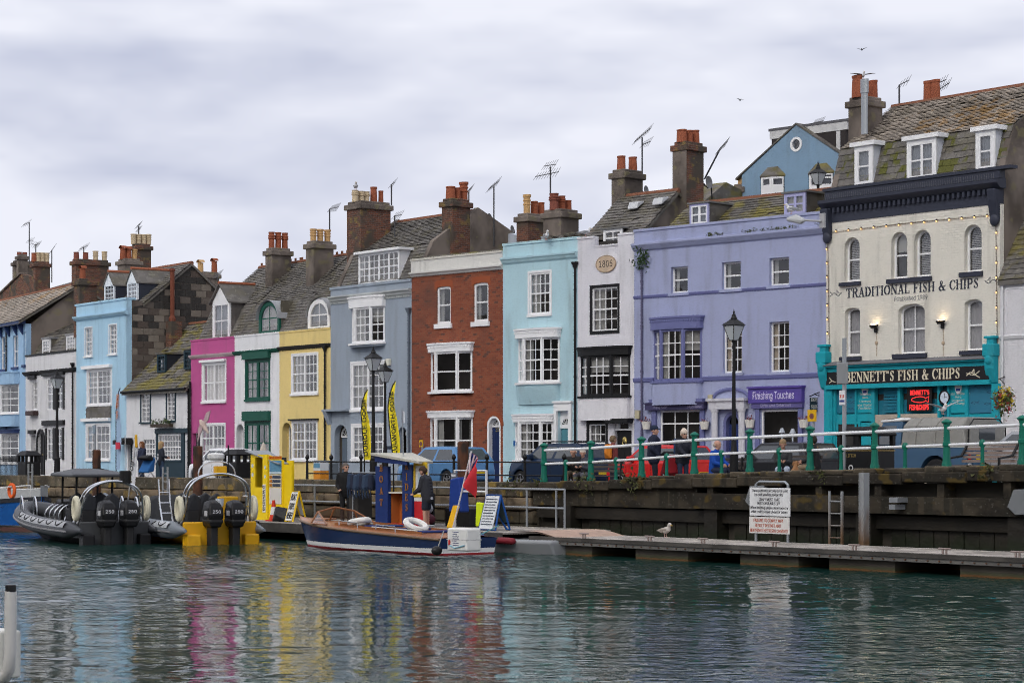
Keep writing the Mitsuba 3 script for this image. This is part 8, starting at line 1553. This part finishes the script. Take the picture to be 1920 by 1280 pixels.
    put(k, 'lifebelt', MB().tube([(.28 + .20 * math.sin(a), beam - .06, 1.05 + .30 * math.cos(a)) for a in np.linspace(0, 6.28, 19)[:-1]], .085, 8, closed=True), C(.55, .52, .40, .8), M, smooth=40); put(k, 'lifebelt', MB().tube([(.28 + .20 * math.sin(a), -beam + .06, 1.05 + .30 * math.cos(a)) for a in np.linspace(0, 6.28, 19)[:-1]], .085, 8, closed=True), C(.55, .52, .40, .8), M, smooth=40)
    for s in (-1, 1):
        for x in (L * .55, L * .72): put(k, 'grab_rail', MB().tube(spline([(x - .35, s * beam * .9, .55), (x - .33, s * beam * .9, 1.2), (x, s * beam * .86, 1.32), (x + .35, s * beam * .8, 1.1), (x + .4, s * beam * .8, .6)], 16), .025, 6), CHROME, M, smooth=40)
    if canopy:
        put(k, 'canopy', MB().hull([(x, y, z) for x, y, z in ((L * .14, -.85, 2.0), (L * .14, .85, 2.0), (L * .40, -.8, 2.02), (L * .40, .8, 2.02), (L * .28, -.4, 2.16), (L * .28, .4, 2.16))], .05, sub=2), C(.055, .058, .065, .5), M, smooth=35); mb = MB()
        for x in (L * .22, L * .38):
            for y in (-.55, .55): mb.tube([(x, y, .4), (x - .1, y, 2.0)], .035, 6)
        put(k, 'canopy_posts', mb, BLACK, M)
    return k
HD = (-.46, .888)
M1 = boat_frame(214, F / 64, HD)
k = rib('black and grey rigid inflatable boat with twin black outboards and canopy at left', M1, 9.4, C(.05, .053, .06, .45), C(.30, .31, .33, .5), C(.05, .052, .055, .4), C(.03, .03, .033), '250', pod=BLACK)
for q in range(4): put(k, 'jockey_hoop', MB().tube(spline([(2.0 + .5 * q, .95, .5), (2.0 + .5 * q, .95, 1.05), (2.0 + .5 * q, .65, 1.15), (2.0 + .5 * q, .55, .5)], 12), .022, 6), CHROME, M1, smooth=40)
put(k, 'aerial_drum', MB().cyl((.05, -.35, 1.78), (.05, -.35, 2.15), .17, 14), BLACK, M1); put(k, 'whip_aerial', MB().cyl((.05, -.35, 2.1), (.05, -.35, 3.2), .012, 5), C(.5, .5, .5), M1)
k = rib('yellow hulled rigid inflatable boat with twin black outboards and white radar', boat_frame(412, F / 64.2, HD), 8.6, C(.16, .18, .205, .4), C(.40, .42, .45, .5), C(.62, .33, .01, .4), C(.05, .05, .05), '250', canopy=False, arch_z=1.95, beam=1.2)
M2 = boat_frame(412, F / 64.2, HD)
put(k, 'radar_mount', MB().hull([(.1 + x, y - .05, 1.98 + z) for x in (-.1, .1) for y in (-.14, .14) for z in (.05, .28)], .03), C(.62, .33, .01, .5), M2); put(k, 'radar', MB().lathe([(0, 2.45), (.18, 2.45), (.25, 2.52), (.25, 2.62), (.20, 2.66), (0, 2.68)], (.1, .08, 0), 18), C(.58, .58, .57), M2, smooth=40); put(k, 'radar_arch', MB().tube(spline([(.1, .62, 1.95), (.1, .5, 2.3), (.1, .1, 2.42), (.1, -.4, 2.3), (.1, -.5, 1.95)], 16), .022, 6), CHROME, M2); put(k, 'whip_aerial', MB().cyl((.1, -.3, 1.95), (.1, -.3, 2.9), .022, 6), BLACK, M2)
put(k, 'dark_cover', MB().hull([(x, y, z) for x, y, z in ((2.2, .9, .55), (2.2, -.3, .6), (6.2, .5, .8), (6.2, -.2, .8), (3.6, .6, 1.3), (3.6, -.1, 1.3), (5, .4, 1.25))], .1, sub=2), C(.02, .021, .023, .7), M2, smooth=35)
put(k, 'yellow_console', MB().hull([(.9 + x, -.62 + y, z) for x in (0, .5) for y in (-.25, .25) for z in (.5, 1.35)], .03), C(.60, .33, .01, .5), M2); put(k, 'boarding_ladder', MB().tube([(1.2, .98, .4), (1.6, .98, 1.2), (1.7, .98, 1.9)], .025, 6).tube([(1.2, 1.3, .4), (1.6, 1.3, 1.2), (1.7, 1.3, 1.9)], .025, 6).cyl((1.3, .98, .6), (1.3, 1.3, .6), .02, 6).cyl((1.45, .98, .9), (1.45, 1.3, .9), .02, 6).cyl((1.6, .98, 1.2), (1.6, 1.3, 1.2), .02, 6).cyl((1.65, .98, 1.5), (1.65, 1.3, 1.5), .02, 6), CHROME, M2)
put(k, 'bucket', MB().lathe([(0, 1.1), (.1, 1.1), (.13, 1.33), (.11, 1.33), (.09, 1.15)], (.5, -.18, 0), 12), C(.5, .55, .6), M2)
k = thing('inflatable_boat', 'grey tubed yellow inflatable moored beyond the black boat against the wall', 'boat'); M3 = qM(qu(262, 30), 28.9, WZ)
path = spline([(1.6, -.5, .55), (.4, -.55, .62), (-.9, -.45, .75), (-1.8, 0, .85), (-1.0, .4, .75), (.4, .5, .62), (1.6, .5, .55)], 40); put(k, 'tube', MB().tube(path, .24, 12), C(.20, .22, .25, .4), M3, smooth=45); put(k, 'hull', MB().hull([(1.5, -.45, .3), (1.5, .4, .3), (-.9, -.35, .5), (-.9, .3, .5), (1.5, 0, -.2), (-.2, 0, -.1)], .05), C(.62, .33, .01, .4), M3); put(k, 'cover', MB().hull([(-1.0, 0, 1.0), (.6, -.4, .8), (.6, .4, .8), (1.4, 0, .8), (0, 0, 1.25)], .08, sub=2), C(.14, .16, .19, .6), M3, smooth=40)
k = thing('white_lettered_flag', 'white flag with black letters and an orange tip hanging by the black boat canopy', 'flag'); P = 26.5; a, b = qp(240, 900, P), qp(255, 830, P); put(k, 'pole', MB().cyl(a - (0, 0, .6), b + (0, 0, .1), .015, 5), C(.5, .5, .5), QM)
G = [[b + (a - b) * y * .95 + np.array([.36 * x * (.3 + .9 * y), .06 * math.sin(6 * x), -.50 * x * (1 - .2 * y)]) for x in np.linspace(0, 1, 7)] for y in np.linspace(0, 1, 7)]; put(k, 'cloth', MB().grid(G), C(.60, .61, .64, .8), QM, smooth=True); put(k, 'tip', MB().hull([b + (0, 0, .02), b + (.03, 0, -.12), b + (0, 0, .22)], .035), C(.62, .35, .03), QM)
e = unit(G[5][1] - G[1][1]); text_on(k, QM @ frame(G[1][3] + (-.1, -.09, -.12), e, (0, 1, 0), unit(np.cross(e, (0, 1, 0)))), 'BOAT', 0, .62, 0, .20, 0, INK)
# fishing boat at the left edge
k = thing('fishing_boat', 'blue hulled fishing boat with white deck and lettered bow at far left edge', 'boat'); M4 = qM(qu(92, 27.4), 27.2, WZ)
def hull_strip(z0f, z1f, xs, bf, sgn): return [[(x, sgn * bf(x) * (.86 + .14 * f), z0f(x) + (z1f(x) - z0f(x)) * f) for f in np.linspace(0, 1, 5)] for x in xs]
Lb = 8.
xs = np.linspace(-Lb, 0, 24); bf = lambda x: 1.35 * (1 - (np.clip((x + 3.2) / 3.2, 0, 1)) ** 2.2) + .02; sh = lambda x: .98 + .22 * np.clip((x + 5) / 5, 0, 1) ** 2
for z0, z1, nm, m in ((lambda x: -.35 + 0 * x, lambda x: .16 + 0 * x, 'boot_top', C(.10, .05, .045)), (lambda x: .16 + 0 * x, lambda x: .22 + 0 * x, 'white_line', C(.55, .53, .5)), (lambda x: .22 + 0 * x, sh, 'topsides', C(.012, .085, .30, .3))):
    mb = MB()
    for s in (-1, 1): mb.grid(hull_strip(z0, z1, xs, bf, s))
    put(k, nm, mb, m, M4, smooth=True)
mb = MB()
for s in (-1, 1): mb.grid([[(x, s * (bf(x) + .03), sh(x) - .13 + .15 * f) for f in (0, 1)] for x in xs]).grid([[(x, s * (bf(x) - .04), sh(x) + .02 - .3 * f) for f in (0, 1)] for x in xs])
put(k, 'gunwale', mb, C(.02, .022, .03), M4, smooth=True); put(k, 'deck', MB().grid([[(x, y * bf(x) * .98, sh(x) - .22) for y in (-1, 0, 1)] for x in xs]), C(.40, .40, .40), M4)
mb = MB()
for s in (-1, 1): mb.tube([(x, s * (bf(x) - .05), sh(x) + .42) for x in xs[4:-1]], .022, 5)
for x in xs[4:-1:3]: mb.cyl((x, -(bf(x) - .05), sh(x)), (x, -(bf(x) - .05), sh(x) + .42), .018, 5)
put(k, 'hand_rail', mb, C(.6, .6, .6), M4); put(k, 'inner_bulwark', MB().grid([[(x, bf(x) - .1, sh(x) + .4 * f) for f in (0, 1)] for x in xs]), C(.30, .31, .31), M4)
for x in (-1.0, -2.2): put(k, 'lifebelt', MB().tube([(x + .22 * math.cos(a), -bf(x) + .12, sh(x) + .28 + .22 * math.sin(a)) for a in np.linspace(0, 6.28, 17)[:-1]], .06, 7, closed=True), C(.62, .10, .02, .7), M4, smooth=40)
ex = unit([1, -(-1.35 * .0), 0]); x0, x1 = -1.75, -.35; pa, pb = np.array([x0, -bf(x0) - .035, 0]), np.array([x1, -bf(x1) - .035, 0]); e = unit(pb - pa); text_on(k, M4 @ frame(pa + (0, -.01, sh(-1.) - .115), e, (-e[1], e[0], 0)), 'MACKEREL FISHING TRIPS', 0, float(np.linalg.norm(pb - pa)), 0, .085, 0, C(.62, .62, .62))
# navy launch
k = thing('navy_launch', 'navy blue varnished launch with wooden windscreen moored at the landing stage', 'boat'); ub, us_ = qu(579, 28.0), qu(868, 27.6); M5 = qM(ub, 27.75, 0); Ln = us_ - ub
xs = np.linspace(0, 1, 30); bb = lambda t: 1.02 * (1 - (1 - np.clip(t / .55, 0, 1)) ** 2.1) * (1 - .10 * np.clip((t - .6) / .4, 0, 1)) + .012; zs = lambda t: -.66 - .34 * t ** .75
rk = lambda t, f: t * Ln + .55 * (1 - f) * (1 - t) ** 6
def lstrip(f0, f1, s, n=6): return [[(rk(t, f), s * bb(t) * (.80 + .20 * f ** .7) * (1 if f > .3 else .8 + .66 * f), -1.62 + (zs(t) + 1.62) * f) for f in np.linspace(f0 if not callable(f0) else f0(t), f1 if not callable(f1) else f1(t), n)] for t in xs]
zf = lambda z: (lambda t: (z + 1.62) / (zs(t) + 1.62))
for nm, a, b, m in (('red_bottom', lambda t: .0, zf(-1.39), C(.26, .018, .025, .5)), ('white_boot_top', zf(-1.39), zf(-1.27), C(.62, .62, .62, .4)), ('topsides', zf(-1.27), lambda t: 1., C(.008, .022, .075, .22, 0, .6))):
    mb = MB()
    for s in (-1, 1): mb.grid(lstrip(a, b, s))
    mb.grid([[(Ln, y * bb(1.) * (.80 + .2 * f ** .7), -1.62 + (zs(1.) + 1.62) * f) for y in (-1, 1)] for f in np.linspace(a(1.), b(1.), 4)]); put(k, nm, mb, m, M5, smooth=35)
mb = MB()
for s in (-1, 1): mb.tube([(rk(t, 1), s * (bb(t) + .012), zs(t) - .03) for t in xs], .035, 6)
put(k, 'rubbing_strake', mb, C(.16, .10, .06, .4), M5, smooth=40)
def deckz(t, y): return zs(t) + .06 * (1 - (y / max(bb(t), .05)) ** 2)
put(k, 'foredeck', MB().grid([[(rk(t, 1), y * bb(t), deckz(t, y * bb(t))) for y in np.linspace(-1, 1, 9)] for t in xs[:11]]), 'varnish', M5, smooth=True); put(k, 'stern_deck', MB().grid([[(rk(t, 1), y * bb(t), deckz(t, y * bb(t))) for y in np.linspace(-1, 1, 9)] for t in xs[25:]]), 'varnish', M5, smooth=True)
for s in (-1, 1): put(k, 'side_deck', MB().grid([[(rk(t, 1), s * y * bb(t), deckz(t, y * bb(t))) for y in np.linspace(.72, 1, 4)] for t in xs[10:26]]), 'varnish', M5, smooth=True); put(k, 'coaming', MB().grid([[(rk(t, 1), s * .72 * bb(t), deckz(t, .72 * bb(t)) + z) for z in (-.4, .07)] for t in xs[10:26]]), 'varnish', M5, smooth=True)
put(k, 'cockpit_floor', MB().grid([[(rk(t, 1), s * .74 * bb(t), zs(t) - .38) for s in (-1, 1)] for t in xs[10:26]]), C(.10, .05, .03), M5)
for t in (.50, .66, .80): put(k, 'thwart', MB().hull([(t * Ln + a, s * .70 * bb(t), zs(t) + .02) for a in (0, .4) for s in (-1, 1)], .02), 'varnish', M5); put(k, 'cushion', MB().hull([(t * Ln + a, s * .5 * bb(t), zs(t) + .07) for a in (.03, .36) for s in (-1, 1)], .03), C(.02, .03, .12, .7), M5)
t0, t1 = .24, .33; w0 = MB(); zc = zs(.28); pa = [(t0 * Ln + .2, -.86, zc + .03), (t0 * Ln - .02, -.62, zc + .36), (t0 * Ln - .12, 0, zc + .48), (t0 * Ln - .02, .62, zc + .36), (t0 * Ln + .2, .86, zc + .03)]; pb = [(t0 * Ln - .12, -.80, zc + .03), (t0 * Ln - .42, 0, zc + .05), (t0 * Ln - .12, .80, zc + .03)]
w0.tube([pa[1], pa[2], pa[3]], .025, 5).tube([pa[1], pb[0]], .03, 5).tube([pa[3], pb[2]], .025, 5).tube([pa[2], pb[1]], .025, 5).tube([pb[0], pb[1], pb[2]], .025, 5).tube([pa[1], (t0 * Ln + .75, -.84, zc + .02)], .025, 5).tube([pa[3], (t0 * Ln + .75, .84, zc + .02)], .025, 5).tube([pb[0], (t0 * Ln + .75, -.84, zc + .02)], .02, 5)
put(k, 'windscreen_frame', w0, 'varnish', M5)
for q in ([pb[0], pb[1], pa[2], pa[1]], [pb[1], pb[2], pa[3], pa[2]]): put(k, 'windscreen_pane', MB().add(q, [[0, 1, 2, 3]]), 'pane_glass', M5)
for q in ([pb[0], (t0 * Ln + .75, -.84, zc + .03), pa[1]], [pb[2], (t0 * Ln + .75, .84, zc + .03), pa[3]]): put(k, 'windscreen_pane', MB().add(q, [[0, 1, 2]]), 'pane_glass', M5)
put(k, 'hatch', MB().hull([(1.05 + x, y, zs(.15) + .09) for x in (0, .5) for y in (-.22, .22)], .02), 'varnish', M5)
k2 = thing('lifebuoy', 'white lifebuoy lying amidships on the navy launch', 'lifebuoy'); put(k2, 'ring', MB().tube([(.46 * Ln + .27 * math.cos(a), -.45 + .25 * math.sin(a), zs(.46) + .17 + .06 * math.cos(a)) for a in np.linspace(0, 6.28, 21)[:-1]], .085, 8, closed=True), C(.62, .61, .58, .7), M5, smooth=40)
k2 = thing('lifebuoy', 'white lifebuoy propped towards the stern of the navy launch', 'lifebuoy'); put(k2, 'ring', MB().tube([(.71 * Ln + .30 * math.cos(a), .0 + .25 * math.sin(a), zs(.7) + .20 - .12 * math.cos(a)) for a in np.linspace(0, 6.28, 21)[:-1]], .085, 8, closed=True), C(.62, .61, .58, .7), M5, smooth=40)
mb = MB()
for x in (.40, .62): mb.tube([(x * Ln, -.80, zs(x) + .06), (x * Ln, -.80, zs(x) + .18), (x * Ln + .9, -.80, zs(x) + .14), (x * Ln + .9, -.80, zs(x))], .014, 5)
put(k, 'grab_rail', mb, CHROME, M5); put(k, 'boat_hook', MB().cyl((.58 * Ln, -.7, zs(.6) + .1), (.82 * Ln, -.6, zs(.8) + .1), .02, 5), C(.55, .53, .5), M5)
k2 = thing('liferaft_canister', 'white moulded liferaft canister with printed label slung on the launch stern', 'canister'); P = 26.75; a, b = qu(844, P), qu(876, P); zt_, zb2 = qz(865, 994, P), qz(865, 1029, P)
put(k2, 'shell', MB().hull([(x, P + y, z) for x in (a, b) for y in (0, .28) for z in (zb2, zt_)], .055, sub=2), C(.62, .62, .60, .4), QM, smooth=35); put(k2, 'seam', MB().box(a - .06, b + .06, P - .062, P + .34, (zt_ + zb2) / 2 - .01, (zt_ + zb2) / 2 + .01), C(.4, .4, .4), QM)
for q in range(7): put(k2, 'label_print', MB().box(a + .2, a + .2 + .26 * (1 - .3 * (q % 3 == 1)), P - .06, P - .056, zt_ - .06 - .055 * q, zt_ - .035 - .055 * q), C(.14, .15, .22), QM)
put(k2, 'red_tag', MB().hull([(a + .08, P - .07, zb2 + .1), (a + .08, P - .07, zb2 + .2)], .025), C(.5, .03, .03), QM); put(k2, 'lashing', MB().tube([(a + .02, P - .07, zb2 + .12), (a + .3, P - .075, zb2 + .02), (b, P - .07, zb2 + .1)], .014, 5), C(.2, .4, .5), QM)
k2 = thing('black_fender', 'black ball fender hanging at the launch waterline', 'fender'); P = 26.6; o = qp(819, 1032, P); put(k2, 'ball', MB().ball(o, .12, sub=2), C(.015, .015, .016, .35), QM, smooth=True); put(k2, 'rope', MB().cyl(o, o + (.05, .15, .5), .012, 5), C(.4, .4, .38), QM)
k2 = thing('mooring_rope', 'mooring rope from the launch stern to the landing stage', 'rope'); put(k2, 'rope', MB().tube(spline([qp(892, 1010, 27.3), qp(905, 1000, 28.4), qp(935, 985, 29.2)], 8), .016, 5), C(.10, .28, .30), QM)
